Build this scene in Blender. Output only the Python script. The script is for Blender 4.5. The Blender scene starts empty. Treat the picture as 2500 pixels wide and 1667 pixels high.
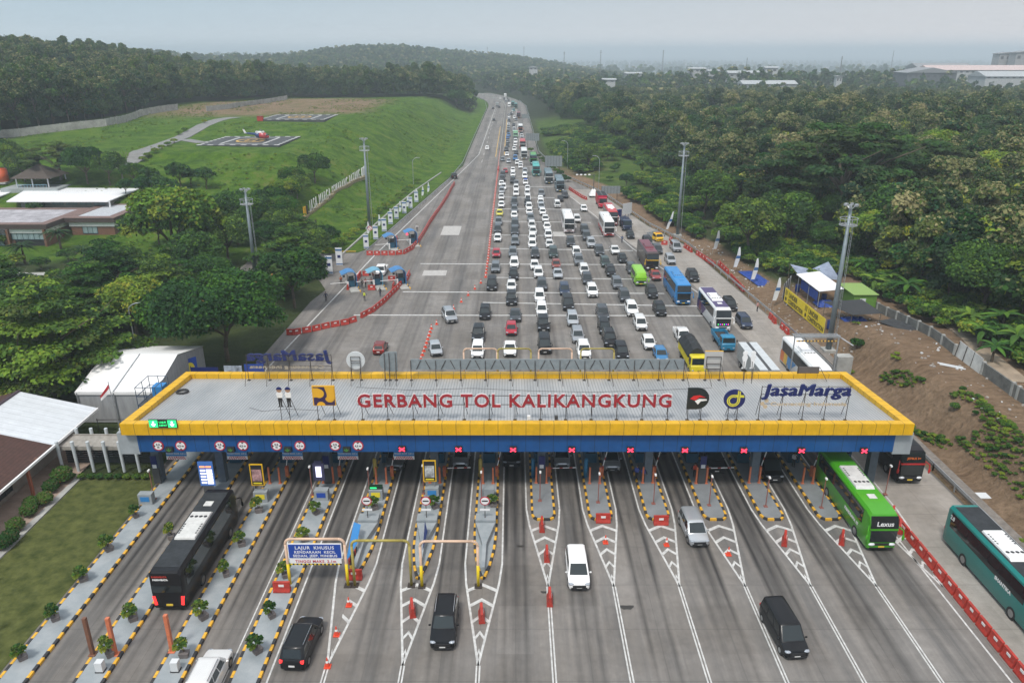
import bpy, bmesh, math, random
import numpy as np
from mathutils import Matrix, Vector
R = math.radians
random.seed(7); np.random.seed(7)
scene = bpy.context.scene
COL = scene.collection

# ------------------------------------------------------------------ camera
FPX, HOR, CAMZ = 1850.0, 128.0, 40.0          # focal length and horizon row in pixels of the 2500 px photograph
PITCH = math.atan((833.5 - HOR) / FPX)
CT, ST = math.cos(PITCH), math.sin(PITCH)
cd = bpy.data.cameras.new('camera'); cam = bpy.data.objects.new('camera', cd); COL.objects.link(cam)
cd.sensor_width = 36.0; cd.lens = 36.0 * FPX / 2500.0
cd.clip_start = 0.5; cd.clip_end = 40000
cam.location = (0, 0, CAMZ); cam.rotation_euler = (R(90) - PITCH, 0, 0)
scene.camera = cam

# ------------------------------------------------------------------ sky, sun, exposure
SUN_EL, SUN_AZ = 58.0, 205.0                  # azimuth clockwise from +Y: the light comes from behind the left shoulder
w = bpy.data.worlds.new('World'); scene.world = w; w.use_nodes = True
nt = w.node_tree; nt.nodes.clear()
out = nt.nodes.new('ShaderNodeOutputWorld'); bg = nt.nodes.new('ShaderNodeBackground')
sky = nt.nodes.new('ShaderNodeTexSky'); sky.sky_type = 'NISHITA'; sky.sun_disc = False
sky.sun_elevation = R(SUN_EL); sky.sun_rotation = R(SUN_AZ)
sky.air_density = 1.0; sky.dust_density = 4.0; sky.ozone_density = 1.5; sky.altitude = 50
tc = nt.nodes.new('ShaderNodeTexCoord'); sep = nt.nodes.new('ShaderNodeSeparateXYZ')
ramp = nt.nodes.new('ShaderNodeValToRGB')     # the cloud deck: pale and warm low down, blue grey higher up
cr = ramp.color_ramp
cr.elements[0].position = 0.0; cr.elements[0].color = (6.9, 6.7, 6.75, 1)
cr.elements[1].position = 0.09; cr.elements[1].color = (2.7, 3.45, 4.05, 1)
e = cr.elements.new(0.03); e.color = (4.6, 4.95, 5.3, 1)
e = cr.elements.new(1.0); e.color = (7.2, 7.5, 8.0, 1)
mixs = nt.nodes.new('ShaderNodeMix'); mixs.data_type = 'RGBA'; mixs.inputs[0].default_value = 0.85
nse = nt.nodes.new('ShaderNodeTexNoise'); nse.inputs['Scale'].default_value = 2.2; nse.inputs['Detail'].default_value = 4
sidemap = nt.nodes.new('ShaderNodeMapRange')  # the deck is thinner and warmer over the plain on the right
sidemap.inputs['From Min'].default_value = -0.45; sidemap.inputs['From Max'].default_value = 0.6
warm = nt.nodes.new('ShaderNodeMix'); warm.data_type = 'RGBA'; warm.blend_type = 'MULTIPLY'
tint = nt.nodes.new('ShaderNodeMix'); tint.data_type = 'RGBA'
tint.inputs[6].default_value = (0.86, 0.97, 1.02, 1); tint.inputs[7].default_value = (1.22, 1.08, 1.02, 1)
L = nt.links.new
L(tc.outputs['Generated'], sep.inputs[0]); L(sep.outputs['Z'], ramp.inputs[0])
L(sep.outputs['X'], sidemap.inputs['Value']); L(sidemap.outputs[0], tint.inputs[0])
warm.inputs[0].default_value = 1.0
L(ramp.outputs[0], warm.inputs[6]); L(tint.outputs[2], warm.inputs[7])
L(sky.outputs[0], mixs.inputs[6]); L(warm.outputs[2], mixs.inputs[7])
L(mixs.outputs[2], bg.inputs[0]); bg.inputs[1].default_value = 0.085
L(bg.outputs[0], out.inputs[0])
sd = bpy.data.lights.new('sun', 'SUN'); sun = bpy.data.objects.new('sun', sd); COL.objects.link(sun)
sd.energy = 1.5; sd.angle = R(11); sd.color = (1.0, 0.95, 0.88)
az, el = R(SUN_AZ), R(SUN_EL)
sdir = Vector((math.sin(az) * math.cos(el), math.cos(az) * math.cos(el), math.sin(el)))
sun.rotation_euler = sdir.to_track_quat('Z', 'Y').to_euler(); sun.location = (-60, -60, 120)
vs = scene.view_settings
scene.display_settings.display_device = 'sRGB'
vs.view_transform = 'Standard'; vs.look = 'None'; vs.gamma = 1.0; vs.use_curve_mapping = False
vs.exposure = 0.9
scene.cycles.use_denoising = True
scene.cycles.max_bounces = 6; scene.cycles.diffuse_bounces = 3; scene.cycles.glossy_bounces = 2
scene.cycles.transmission_bounces = 2; scene.cycles.volume_bounces = 1; scene.cycles.transparent_max_bounces = 4
scene.cycles.caustics_reflective = False; scene.cycles.caustics_refractive = False

# ------------------------------------------------------------------ photograph pixel -> point of the place
def ray(px, py):
    a, b = (px - 1250.0) / FPX, -(py - 833.5) / FPX
    return Vector((a, CT + b * ST, -ST + b * CT))
def at(px, py, z=0.0):
    d = ray(px, py); t = (z - CAMZ) / d.z
    return Vector((d.x * t, d.y * t, z))
def dep(y, z):                                 # camera depth of a point at distance y, height z
    return y * CT + (CAMZ - z) * ST
def xat(px, y, z):
    return (px - 1250.0) * dep(y, z) / FPX
def zat(py, y):                                # height at distance y seen on row py
    k = (py - HOR) * CT / FPX
    return CAMZ - k * y * CT / (1 - k * ST)
def ss(t):
    t = np.clip(t, 0, 1); return t * t * (3 - 2 * t)

# ------------------------------------------------------------------ mesh builder
class MB:
    def __init__(s): s.v = []; s.f = []; s.m = []
    def add(s, vs, fs, mat=0, mx=None):
        o = len(s.v)
        s.v += [tuple(mx @ Vector(p)) for p in vs] if mx is not None else [tuple(p) for p in vs]
        s.f += [tuple(i + o for i in f) for f in fs]; s.m += [mat] * len(fs); return s
    def quad(s, a, b, c, d, mat=0): return s.add([a, b, c, d], [(0, 1, 2, 3)], mat)
    def box(s, c, d, rz=0.0, mat=0, rx=0.0, ry=0.0, top=1.0):
        x, y, z = d[0] / 2, d[1] / 2, d[2] / 2
        vs = [(-x, -y, -z), (x, -y, -z), (x, y, -z), (-x, y, -z), (-x * top, -y * top, z), (x * top, -y * top, z), (x * top, y * top, z), (-x * top, y * top, z)]
        fs = [(3, 2, 1, 0), (4, 5, 6, 7), (0, 1, 5, 4), (1, 2, 6, 5), (2, 3, 7, 6), (3, 0, 4, 7)]
        mx = Matrix.Translation(c) @ Matrix.Rotation(rz, 4, 'Z') @ Matrix.Rotation(ry, 4, 'Y') @ Matrix.Rotation(rx, 4, 'X')
        return s.add(vs, fs, mat, mx)
    def b2(s, x0, x1, y0, y1, z0, z1, mat=0):
        return s.box(((x0 + x1) / 2, (y0 + y1) / 2, (z0 + z1) / 2), (x1 - x0, y1 - y0, z1 - z0), mat=mat)
    def tube(s, p0, p1, r0, r1=None, n=8, mat=0, cap=True):
        r1 = r0 if r1 is None else r1
        p0, p1 = Vector(p0), Vector(p1); d = (p1 - p0)
        if d.length < 1e-6: return s
        q = d.to_track_quat('Z', 'Y'); vs = []
        for p, r in ((p0, r0), (p1, r1)):
            for i in range(n):
                a = 2 * math.pi * i / n; vs.append(p + q @ Vector((math.cos(a) * r, math.sin(a) * r, 0)))
        fs = [(i, (i + 1) % n, n + (i + 1) % n, n + i) for i in range(n)]
        if cap: fs += [tuple(range(n - 1, -1, -1)), tuple(range(n, 2 * n))]
        return s.add(vs, fs, mat)
    def path(s, pts, r, n=8, mat=0):
        for a, b in zip(pts[:-1], pts[1:]): s.tube(a, b, r, r, n, mat)
        return s
    def loft(s, rings, mat=0, caps=True):
        n = len(rings[0]); vs = [p for r in rings for p in r]; fs = []
        for k in range(len(rings) - 1):
            for i in range(n):
                j = (i + 1) % n; fs.append((k * n + i, k * n + j, (k + 1) * n + j, (k + 1) * n + i))
        if caps: fs += [tuple(range(n - 1, -1, -1)), tuple(range((len(rings) - 1) * n, len(rings) * n))]
        return s.add(vs, fs, mat)
    def prism(s, poly, z0, z1, mat=0, mx=None):
        n = len(poly); vs = [(p[0], p[1], z0) for p in poly] + [(p[0], p[1], z1) for p in poly]
        fs = [tuple(range(n - 1, -1, -1)), tuple(range(n, 2 * n))] + [(i, (i + 1) % n, n + (i + 1) % n, n + i) for i in range(n)]
        return s.add(vs, fs, mat, mx)
    def ell(s, c, r, nu=12, nv=7, mat=0):
        vs, fs = [], []
        for j in range(nv + 1):
            t = math.pi * j / nv
            for i in range(nu):
                a = 2 * math.pi * i / nu
                vs.append((c[0] + r[0] * math.sin(t) * math.cos(a), c[1] + r[1] * math.sin(t) * math.sin(a), c[2] - r[2] * math.cos(t)))
        for j in range(nv):
            for i in range(nu):
                k = (i + 1) % nu; fs.append((j * nu + i, j * nu + k, (j + 1) * nu + k, (j + 1) * nu + i))
        return s.add(vs, fs, mat)
    def build(s, name, mats, parent=None, smooth=False, loc=None, bevel=0.0):
        me = bpy.data.meshes.new(name); me.from_pydata(s.v, [], s.f); me.validate(clean_customdata=False)
        if not isinstance(mats, (list, tuple)): mats = [mats]
        for m in mats: me.materials.append(m)
        if len(me.polygons) == len(s.m): me.polygons.foreach_set('material_index', s.m)
        if smooth: me.polygons.foreach_set('use_smooth', [True] * len(me.polygons))
        me.update()
        o = bpy.data.objects.new(name, me); COL.objects.link(o)
        if parent is not None: o.parent = parent
        if loc is not None: o.location = loc
        if bevel:
            b = o.modifiers.new('bevel', 'BEVEL'); b.width = bevel; b.segments = 2; b.limit_method = 'ANGLE'; b.angle_limit = R(40)
        return o
def tag(o, label=None, cat=None, group=None, kind=None):
    if label: o['label'] = label
    if cat: o['category'] = cat
    if group: o['group'] = group
    if kind: o['kind'] = kind
    return o
def empty(name, loc, rz=0.0, label=None, cat=None, group=None):
    o = bpy.data.objects.new(name, None); COL.objects.link(o); o.empty_display_size = 0.3
    o.location = loc; o.rotation_euler = (0, 0, rz); return tag(o, label, cat, group)
KIDS = {}
def kids(o):
    if o.name not in KIDS: KIDS[o.name] = list(o.children)
    return KIDS[o.name]
def copy_tree(o, parent=None):
    c = o.copy(); COL.objects.link(c)
    if parent is not None: c.parent = parent
    for ch in kids(o): copy_tree(ch, c)
    return c
def place(proto, loc, rz=0.0, label=None, group=None, sc=None):
    """first call moves the prototype itself, later calls copy it with its parts"""
    if not proto.get('_used'):
        proto['_used'] = 1; o = proto; kids(proto); [kids(k) for k in proto.children]
    else: o = copy_tree(proto)
    o.location = loc; o.rotation_euler = (0, 0, rz)
    if sc is not None: o.scale = (sc, sc, sc) if not isinstance(sc, (tuple, list)) else sc
    if label: o['label'] = label
    if group: o['group'] = group
    return o

_tg = {}
def text_geo(body, size=1.0, ext=0.03, bold=0.0, shear=0.0, align='CENTER', space=1.0):
    key = (body, size, ext, bold, shear, align, space)
    if key not in _tg:
        c = bpy.data.curves.new('t', 'FONT'); c.body = body; c.size = size; c.extrude = ext; c.offset = bold
        c.shear = shear; c.align_x = align; c.space_character = space; c.resolution_u = 3
        o = bpy.data.objects.new('t', c); COL.objects.link(o)
        dg = bpy.context.evaluated_depsgraph_get(); me = bpy.data.meshes.new_from_object(o.evaluated_get(dg))
        vs = [tuple(v.co) for v in me.vertices]; fs = [tuple(p.vertices) for p in me.polygons]
        bpy.data.objects.remove(o); bpy.data.curves.remove(c); bpy.data.meshes.remove(me)
        _tg[key] = (vs, fs)
    return _tg[key]
def face_cam(x, y, z):   # text plane that faces -Y
    return Matrix(((1, 0, 0, x), (0, 0, -1, y), (0, 1, 0, z), (0, 0, 0, 1)))
def face_away(x, y, z):  # text plane that faces +Y
    return Matrix(((-1, 0, 0, x), (0, 0, 1, y), (0, 1, 0, z), (0, 0, 0, 1)))

# ------------------------------------------------------------------ materials
def mat(name, col, rough=0.6, metal=0.0, var=0.0, scale=2.0, bump=0.0, emit=None, estr=0.0, coat=0.0, spec=0.5, stretch=None, col2=None, objvar=0.0):
    m = bpy.data.materials.new(name); m.use_nodes = True; t = m.node_tree; b = t.nodes['Principled BSDF']
    c = (col[0], col[1], col[2], 1); b.inputs['Base Color'].default_value = c
    b.inputs['Roughness'].default_value = rough; b.inputs['Metallic'].default_value = metal
    b.inputs['Coat Weight'].default_value = coat; b.inputs['Coat Roughness'].default_value = 0.08
    b.inputs['Specular IOR Level'].default_value = spec
    if emit: b.inputs['Emission Color'].default_value = (*emit, 1); b.inputs['Emission Strength'].default_value = estr
    if var or bump:
        tcn = t.nodes.new('ShaderNodeTexCoord'); mp = t.nodes.new('ShaderNodeMapping'); n = t.nodes.new('ShaderNodeTexNoise')
        if stretch: mp.inputs['Scale'].default_value = stretch
        t.links.new(tcn.outputs['Object'], mp.inputs[0]); t.links.new(mp.outputs[0], n.inputs['Vector'])
        n.inputs['Scale'].default_value = scale; n.inputs['Detail'].default_value = 6; n.inputs['Roughness'].default_value = 0.62
        if var:
            r = t.nodes.new('ShaderNodeValToRGB'); lo = [max(0, x * (1 - var)) for x in col]
            hi = [min(1, x * (1 + var)) for x in (col2 or col)]
            r.color_ramp.elements[0].position = 0.3; r.color_ramp.elements[0].color = (*lo, 1)
            r.color_ramp.elements[1].position = 0.7; r.color_ramp.elements[1].color = (*hi, 1)
            t.links.new(n.outputs['Fac'], r.inputs[0]); src = r.outputs[0]
            if objvar:
                oi = t.nodes.new('ShaderNodeObjectInfo'); hs = t.nodes.new('ShaderNodeHueSaturation')
                mr = t.nodes.new('ShaderNodeMapRange'); mr.inputs['To Min'].default_value = 1 - objvar; mr.inputs['To Max'].default_value = 1 + objvar
                mh = t.nodes.new('ShaderNodeMapRange'); mh.inputs['To Min'].default_value = 0.5 + objvar * .07; mh.inputs['To Max'].default_value = 0.5 - objvar * .09
                t.links.new(oi.outputs['Random'], mr.inputs[0]); t.links.new(oi.outputs['Random'], mh.inputs[0])
                t.links.new(mr.outputs[0], hs.inputs['Value']); t.links.new(mh.outputs[0], hs.inputs['Hue'])
                t.links.new(src, hs.inputs['Color']); src = hs.outputs[0]
            t.links.new(src, b.inputs['Base Color'])
        if bump:
            bp = t.nodes.new('ShaderNodeBump'); bp.inputs['Strength'].default_value = bump; bp.inputs['Distance'].default_value = 0.1
            t.links.new(n.outputs['Fac'], bp.inputs['Height']); t.links.new(bp.outputs[0], b.inputs['Normal'])
    return m
def leafmat(name, col, var=0.35, scale=0.5, objvar=0.25):
    m = mat(name, col, 0.75, 0, var, scale, 0, spec=0.25, objvar=objvar)
    t = m.node_tree; b = t.nodes['Principled BSDF']; o = t.nodes['Material Output']
    tr = t.nodes.new('ShaderNodeBsdfTranslucent'); mx = t.nodes.new('ShaderNodeMixShader'); mx.inputs[0].default_value = 0.25
    src = b.inputs['Base Color'].links[0].from_socket
    t.links.new(src, tr.inputs[0]); t.links.new(b.outputs[0], mx.inputs[1]); t.links.new(tr.outputs[0], mx.inputs[2]); t.links.new(mx.outputs[0], o.inputs[0])
    return m
white_m = mat('white_paint', (.78, .78, .77), .5, var=.08, scale=1.2)
black_m = mat('black_plastic', (.02, .02, .022), .55)
dark_m = mat('dark_grey', (.06, .062, .065), .6)
rubber_m = mat('rubber', (.02, .02, .02), .85)
steel_m = mat('galvanised_steel', (.42, .44, .46), .45, .6, var=.2, scale=3)
rust_m = mat('dark_steel_frame', (.045, .035, .03), .7, .2)
conc_m = mat('concrete', (.33, .33, .31), .85, var=.25, scale=.8, bump=.2)
glass_m = mat('dark_glass', (.012, .016, .018), .06, spec=.7)
glassg_m = mat('green_grey_glass', (.018, .027, .030), .08, spec=.55)
chrome_m = mat('chrome', (.7, .7, .7), .18, 1.0)
lamp_m = mat('lamp_lens', (.30, .33, .37), .12, coat=.6)
tail_m = mat('tail_lens', (.42, .01, .015), .2, coat=.5)
tail_on_m = mat('lit_tail_lens', (.6, .01, .01), .3, emit=(1, .03, .03), estr=1.2)
plate_m = mat('number_plate', (.7, .7, .68), .5)
plate_k_m = mat('black_number_plate', (.03, .03, .03), .5)
plate_y_m = mat('yellow_number_plate', (.7, .5, .05), .5)
red_m = mat('red_plastic', (.38, .032, .02), .5, var=.25, scale=3)
orange_m = mat('orange_cone_plastic', (.68, .07, .03), .5)
yel_m = mat('yellow_paint', (.74, .44, .012), .5, var=.15, scale=2)
kerbk_m = mat('kerb_black_paint', (.03, .03, .032), .7, var=.3, scale=6)
kerby_m = mat('kerb_yellow_paint', (.70, .38, .03), .65, var=.22, scale=5)
line_m = mat('white_road_paint', (.50, .50, .485), .75, var=.3, scale=2.2)
liney_m = mat('yellow_road_paint', (.60, .36, .06), .7, var=.25, scale=3)
bark_m = mat('bark', (.11, .085, .06), .9, var=.35, scale=6)
# ================================================================== terrain
PITCHX, X0 = 5.27, 2.9                         # toll lane spacing, centre of the first island right of the camera axis
def ix(i): return X0 + PITCHX * i
def bend(y): return np.where(y > 620, -7.2e-4 * (np.maximum(y, 620) - 620) ** 2, 0.0)
LY = [-50, 64, 66, 80, 124, 131, 139, 141, 156, 158, 161, 291, 320, 1200]
LX = [-36.0, -36.0, -36.4, -35.6, -34.6, -33.6, -37, -54, -54, -33, -31.6, -18.4, -18.6, -18.6]
RY = [-50, 60, 105, 115, 165, 185, 230, 265, 330, 1200]
RX = [42.9, 42.9, 42.4, 41.9, 38.6, 33.6, 27.0, 17.5, 11.2, 10.2]
def ledge(y): return np.interp(y, LY, LX) + bend(y)
def redge(y): return np.interp(y, RY, RX) + bend(y)
def toe(y): return np.interp(y, [140, 155, 250, 400, 600, 900], [-40, -38.5, -31.5, -24, -23, -23]) + bend(y)
def noise2(x, y, s):
    return (np.sin(x / s * 1.3 + 1.7 * np.sin(y / s * .7)) + np.sin(y / s * 1.1 + 1.3 * np.sin(x / s * .9 + 2)) + .5 * np.sin((x + y) / s * 2.3 + 1)) / 2.5
def H(x, y):
    x = np.asarray(x, float); y = np.asarray(y, float)
    zl = np.interp(y, [140, 168, 228, 268, 284, 430, 620, 800], [0, 0, 12.8, 13, 15, 15.5, 9, 7]) + .9 * (ss((y - 186) / 3) - ss((y - 186) / 16)) + 1.0 * (ss((y - 206) / 3) - ss((y - 206) / 16)) + 1.1 * (ss((y - 221) / 3) - ss((y - 221) / 10)) * 1.0
    tq = np.clip((toe(y) - x) / 35.0, 0, 1); z = zl * (tq - .45 * np.sin(2 * np.pi * tq) / (2 * np.pi))
    z = z + 15 * ss((-172 - x) / 120) * ss((y - 190) / 70) * (1 - ss((y - 520) / 260))
    pl = np.interp(y, [0, 95, 112, 135, 170, 250, 420, 700], [4.3, 4.3, 2.2, 1.8, .8, 1.2, 3, 3])
    z = z + pl * ss((x - redge(y) - 3.0) / np.interp(y, [95, 112, 140, 200], [5.0, 4.0, 12, 25]))
    z = z + 5 * ss((x - 66) / 60) * ss((y - 60) / 60) * (1 - ss((y - 430) / 350))
    z = z - 7 * ss((y - 300) / 220) * ss((x - 50) / 60) * (1 - ss((y - 700) / 120))
    z = z + 9 * np.exp(-((y - 880) / 110) ** 2) * ss((x - 120) / 160) * (.75 + .25 * np.sin(x / 95))
    z = z - 22 * ss((y - 780) / 900) * ss((x + 60) / 350)
    z = z + 34 * np.exp(-((x + 255) / 190) ** 2 - ((y - 1450) / 300) ** 2)
    z = z + 16 * np.exp(-((x + 20) / 200) ** 2 - ((y - 1700) / 300) ** 2)
    z = z + 36 * ss((-330 - x) / 400) * np.exp(-((y - 1180) / 260) ** 2)
    z = z + 10 * ss((-500 - x) / 900) * ss((y - 900) / 500)
    z = z - 24 * ss((y - 2000) / 1500) * ss((x + 900) / 600)
    far = ss((y - 130) / 200) * ss((np.minimum(np.abs(x - ledge(y)), np.abs(x - redge(y))) - 5) / 30)
    inside = (x > ledge(y) - 4) & (x < redge(y) + 3)
    z = z + np.where(inside, 0, far * 0.9 * noise2(x, y, 23))
    lump = ss((y - 150) / 40) * ss((toe(y) - 4 - x) / 10) * ss((x + 74) / 12) * .45
    z = z + np.where(inside, 0, lump * (noise2(x, y, 6.0) + .9 * np.sin((x * 1.1 + z * 1.5 + 2 * np.sin(y / 13)) * .75)))
    return z - 0.12
def hz(x, y): return float(H(x, y))
def on(px, py, lift=0.0):                      # the point of the terrain seen at a pixel
    d = ray(px, py); o = Vector((0, 0, CAMZ)); t = 30.0
    for _ in range(6000):
        p = o + d * t
        if p.z <= hz(p.x, p.y) + lift: break
        t += max(.15, (p.z - hz(p.x, p.y)) * .25)
        if t > 9000: break
    return Vector((p.x, p.y, hz(p.x, p.y) + lift))

def axis(a, b, n): return list(np.linspace(a, b, n, endpoint=False))
xs = [-9000, -6000, -4000, -2800, -2000, -1500] + axis(-1200, -400, 27) + axis(-400, -130, 45) + axis(-130, 115, 220) + axis(115, 400, 48) + axis(400, 1300, 30) + [1300, 1700, 2300, 3200, 4500, 6500, 9500]
ys = axis(-60, 30, 12) + axis(30, 330, 270) + axis(330, 620, 73) + axis(620, 2100, 75) + [2100, 2250, 2450, 2700, 3000, 3500, 4200, 5200, 6800, 9000, 12500, 16000]
X, Y = np.meshgrid(np.array(xs), np.array(ys)); Z = H(X, Y)
ny, nx = X.shape
idx = np.arange(nx * ny).reshape(ny, nx)
quads = np.stack([idx[:-1, :-1], idx[:-1, 1:], idx[1:, 1:], idx[1:, :-1]], -1).reshape(-1, 4)
gm = bpy.data.meshes.new('terrain')
gm.vertices.add(nx * ny); gm.vertices.foreach_set('co', np.stack([X, Y, Z], -1).ravel())
gm.loops.add(quads.size); gm.loops.foreach_set('vertex_index', quads.ravel())
gm.polygons.add(len(quads)); gm.polygons.foreach_set('loop_start', np.arange(0, quads.size, 4)); gm.polygons.foreach_set('loop_total', np.full(len(quads), 4))
gm.polygons.foreach_set('use_smooth', np.ones(len(quads), bool)); gm.update()
# what grows or lies where (ground cover, not light): r dirt, g mown or bright grass, b woodland floor
rg = redge(Y); lg = ledge(Y); tt = toe(Y)
dirt = ss((X - rg + 1) / 1.5) * (1 - ss((X - 61) / 3)) * (1 - ss((Y - 122) / 16))
dirt = np.maximum(dirt, ss((X - rg) / 1) * (1 - ss((X - rg - 6) / 3)) * (1 - ss((Y - 250) / 60)))
dirt = np.maximum(dirt, .75 * ss((Y - 300) / 60) * ss((-55 - X) / 20) * ss((X + 170) / 20) * (1 - ss((Y - 440) / 60)))
dirt = np.maximum(dirt, .55 * np.exp(-((X - 24 - (Y - 250) * .1) / 9) ** 2 - ((Y - 300) / 40) ** 2))
dirt = np.maximum(dirt, ss((X - 50) / 3) * (1 - ss((X - 64 - (135 - Y) * .02) / 2)) * ss((Y - 100) / 8) * (1 - ss((Y - 140) / 10)))
gras = ss((tt - X + 2) / 3) * ss((Y - 146) / 14) * (1 - ss((Y - 500) / 60)) * ss((X + 172) / 10)
gras = np.maximum(gras, ss((lg - X) / 1) * ss((X - tt + 6) / 3) * ss((Y - 150) / 10) * .8)
gras = np.maximum(gras, .42 * ss((X - rg - 2) / 3) * (1 - ss((X - rg - 30) / 25)) * ss((Y - 210) / 60) * (1 - ss((Y - 470) / 60)))
wood = ss((-163 - X) / 6) * ss((Y - 190) / 20); wood = np.maximum(wood, ss((Y - 480) / 60) * (1 - ss((Y - 1900) / 500)))
wood = np.maximum(wood, ss((X - 66) / 10))
ca = gm.color_attributes.new('cover', 'FLOAT_COLOR', 'POINT')
ca.data.foreach_set('color', np.stack([dirt, gras, wood, np.ones_like(dirt)], -1).ravel())
gmat = bpy.data.materials.new('ground_cover'); gmat.use_nodes = True; t = gmat.node_tree; b = t.nodes['Principled BSDF']
N = t.nodes.new
geo = N('ShaderNodeNewGeometry'); att = N('ShaderNodeAttribute'); att.attribute_name = 'cover'; sp = N('ShaderNodeSeparateColor'); t.links.new(att.outputs[0], sp.inputs[0])
def noise(scale, detail=6, rough=.6, stretch=None):
    n = N('ShaderNodeTexNoise'); n.inputs['Scale'].default_value = scale; n.inputs['Detail'].default_value = detail; n.inputs['Roughness'].default_value = rough
    if stretch:
        mp = N('ShaderNodeMapping'); mp.inputs['Scale'].default_value = stretch; t.links.new(geo.outputs['Position'], mp.inputs[0]); t.links.new(mp.outputs[0], n.inputs['Vector'])
    else: t.links.new(geo.outputs['Position'], n.inputs['Vector'])
    return n.outputs['Fac']
def crmp(src, stops):
    r = N('ShaderNodeValToRGB'); t.links.new(src, r.inputs[0])
    while len(r.color_ramp.elements) < len(stops): r.color_ramp.elements.new(.5)
    for e, (p, c) in zip(r.color_ramp.elements, stops): e.position = p; e.color = (*c, 1)
    return r.outputs[0]
def mixc(f, a, bb, mode='MIX'):
    m = N('ShaderNodeMix'); m.data_type = 'RGBA'; m.blend_type = mode
    t.links.new(f, m.inputs[0]) if not isinstance(f, float) else setattr(m.inputs[0], 'default_value', f)
    for k, s in ((6, a), (7, bb)):
        if isinstance(s, tuple): m.inputs[k].default_value = (*s, 1)
        else: t.links.new(s, m.inputs[k])
    return m.outputs[2]
def mth(op, a, bb=None, c=None, clamp=False):
    m = N('ShaderNodeMath'); m.operation = op; m.use_clamp = clamp
    for k, s in enumerate((a, bb, c)):
        if s is None: continue
        if isinstance(s, (int, float)): m.inputs[k].default_value = s
        else: t.links.new(s, m.inputs[k])
    return m.outputs[0]
nf, nm_, nb = noise(1.4, 8, .7), noise(.16, 6, .6), noise(.02, 4, .5)
nstr = noise(.5, 6, .7, (1.0, 2.6, 1.0))
field = mixc(nb, crmp(nf, [(.3, (.016, .032, .010)), (.7, (.045, .068, .020))]), crmp(nm_, [(.3, (.030, .046, .014)), (.7, (.075, .082, .032))]))
npat = noise(.07, 7, .72); ndet = noise(.19, 8, .78); grass = mixc(mth('MULTIPLY_ADD', nm_, 3.4, -1.2, clamp=True), crmp(nf, [(.25, (.016, .046, .003)), (.75, (.062, .125, .008))]), crmp(nstr, [(.25, (.020, .052, .004)), (.55, (.075, .135, .012)), (.75, (.13, .14, .04))])); grass = mixc(mth('MULTIPLY_ADD', npat, 5.0, -2.75, clamp=True), grass, crmp(nf, [(.3, (.065, .062, .022)), (.7, (.125, .115, .045))])); grass = mixc(.75, grass, crmp(ndet, [(.36, (.016, .046, .004)), (.45, (.042, .100, .007)), (.55, (.080, .155, .010)), (.66, (.15, .155, .040))]))
rill = noise(1.3, 6, .7, (.25, 1.6, .4)); soil = mixc(mth('MULTIPLY_ADD', nm_, 2.5, -.8, clamp=True), crmp(rill, [(.3, (.075, .047, .028)), (.7, (.27, .180, .112))]), crmp(nf, [(.3, (.11, .075, .046)), (.72, (.35, .245, .160))]))
floor = crmp(nf, [(.3, (.010, .018, .006)), (.75, (.028, .038, .014))])
c = mixc(sp.outputs[2], field, floor)
c = mixc(mth('MULTIPLY_ADD', nm_, 1.0, mth('SUBTRACT', mth('MULTIPLY', sp.outputs[1], 1.6), .55), clamp=True), c, grass)
c = mixc(mth('MULTIPLY_ADD', nm_, 1.2, mth('SUBTRACT', mth('MULTIPLY', sp.outputs[0], 1.5), .85), clamp=True), c, soil)
t.links.new(c, b.inputs['Base Color']); b.inputs['Roughness'].default_value = .95; b.inputs['Specular IOR Level'].default_value = .15
bp = N('ShaderNodeBump'); bp.inputs['Strength'].default_value = .9; bp.inputs['Distance'].default_value = .6; t.links.new(nf, bp.inputs['Height']); t.links.new(bp.outputs[0], b.inputs['Normal'])
gm.materials.append(gmat)
terrain = bpy.data.objects.new('terrain', gm); COL.objects.link(terrain); terrain['kind'] = 'structure'

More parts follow.
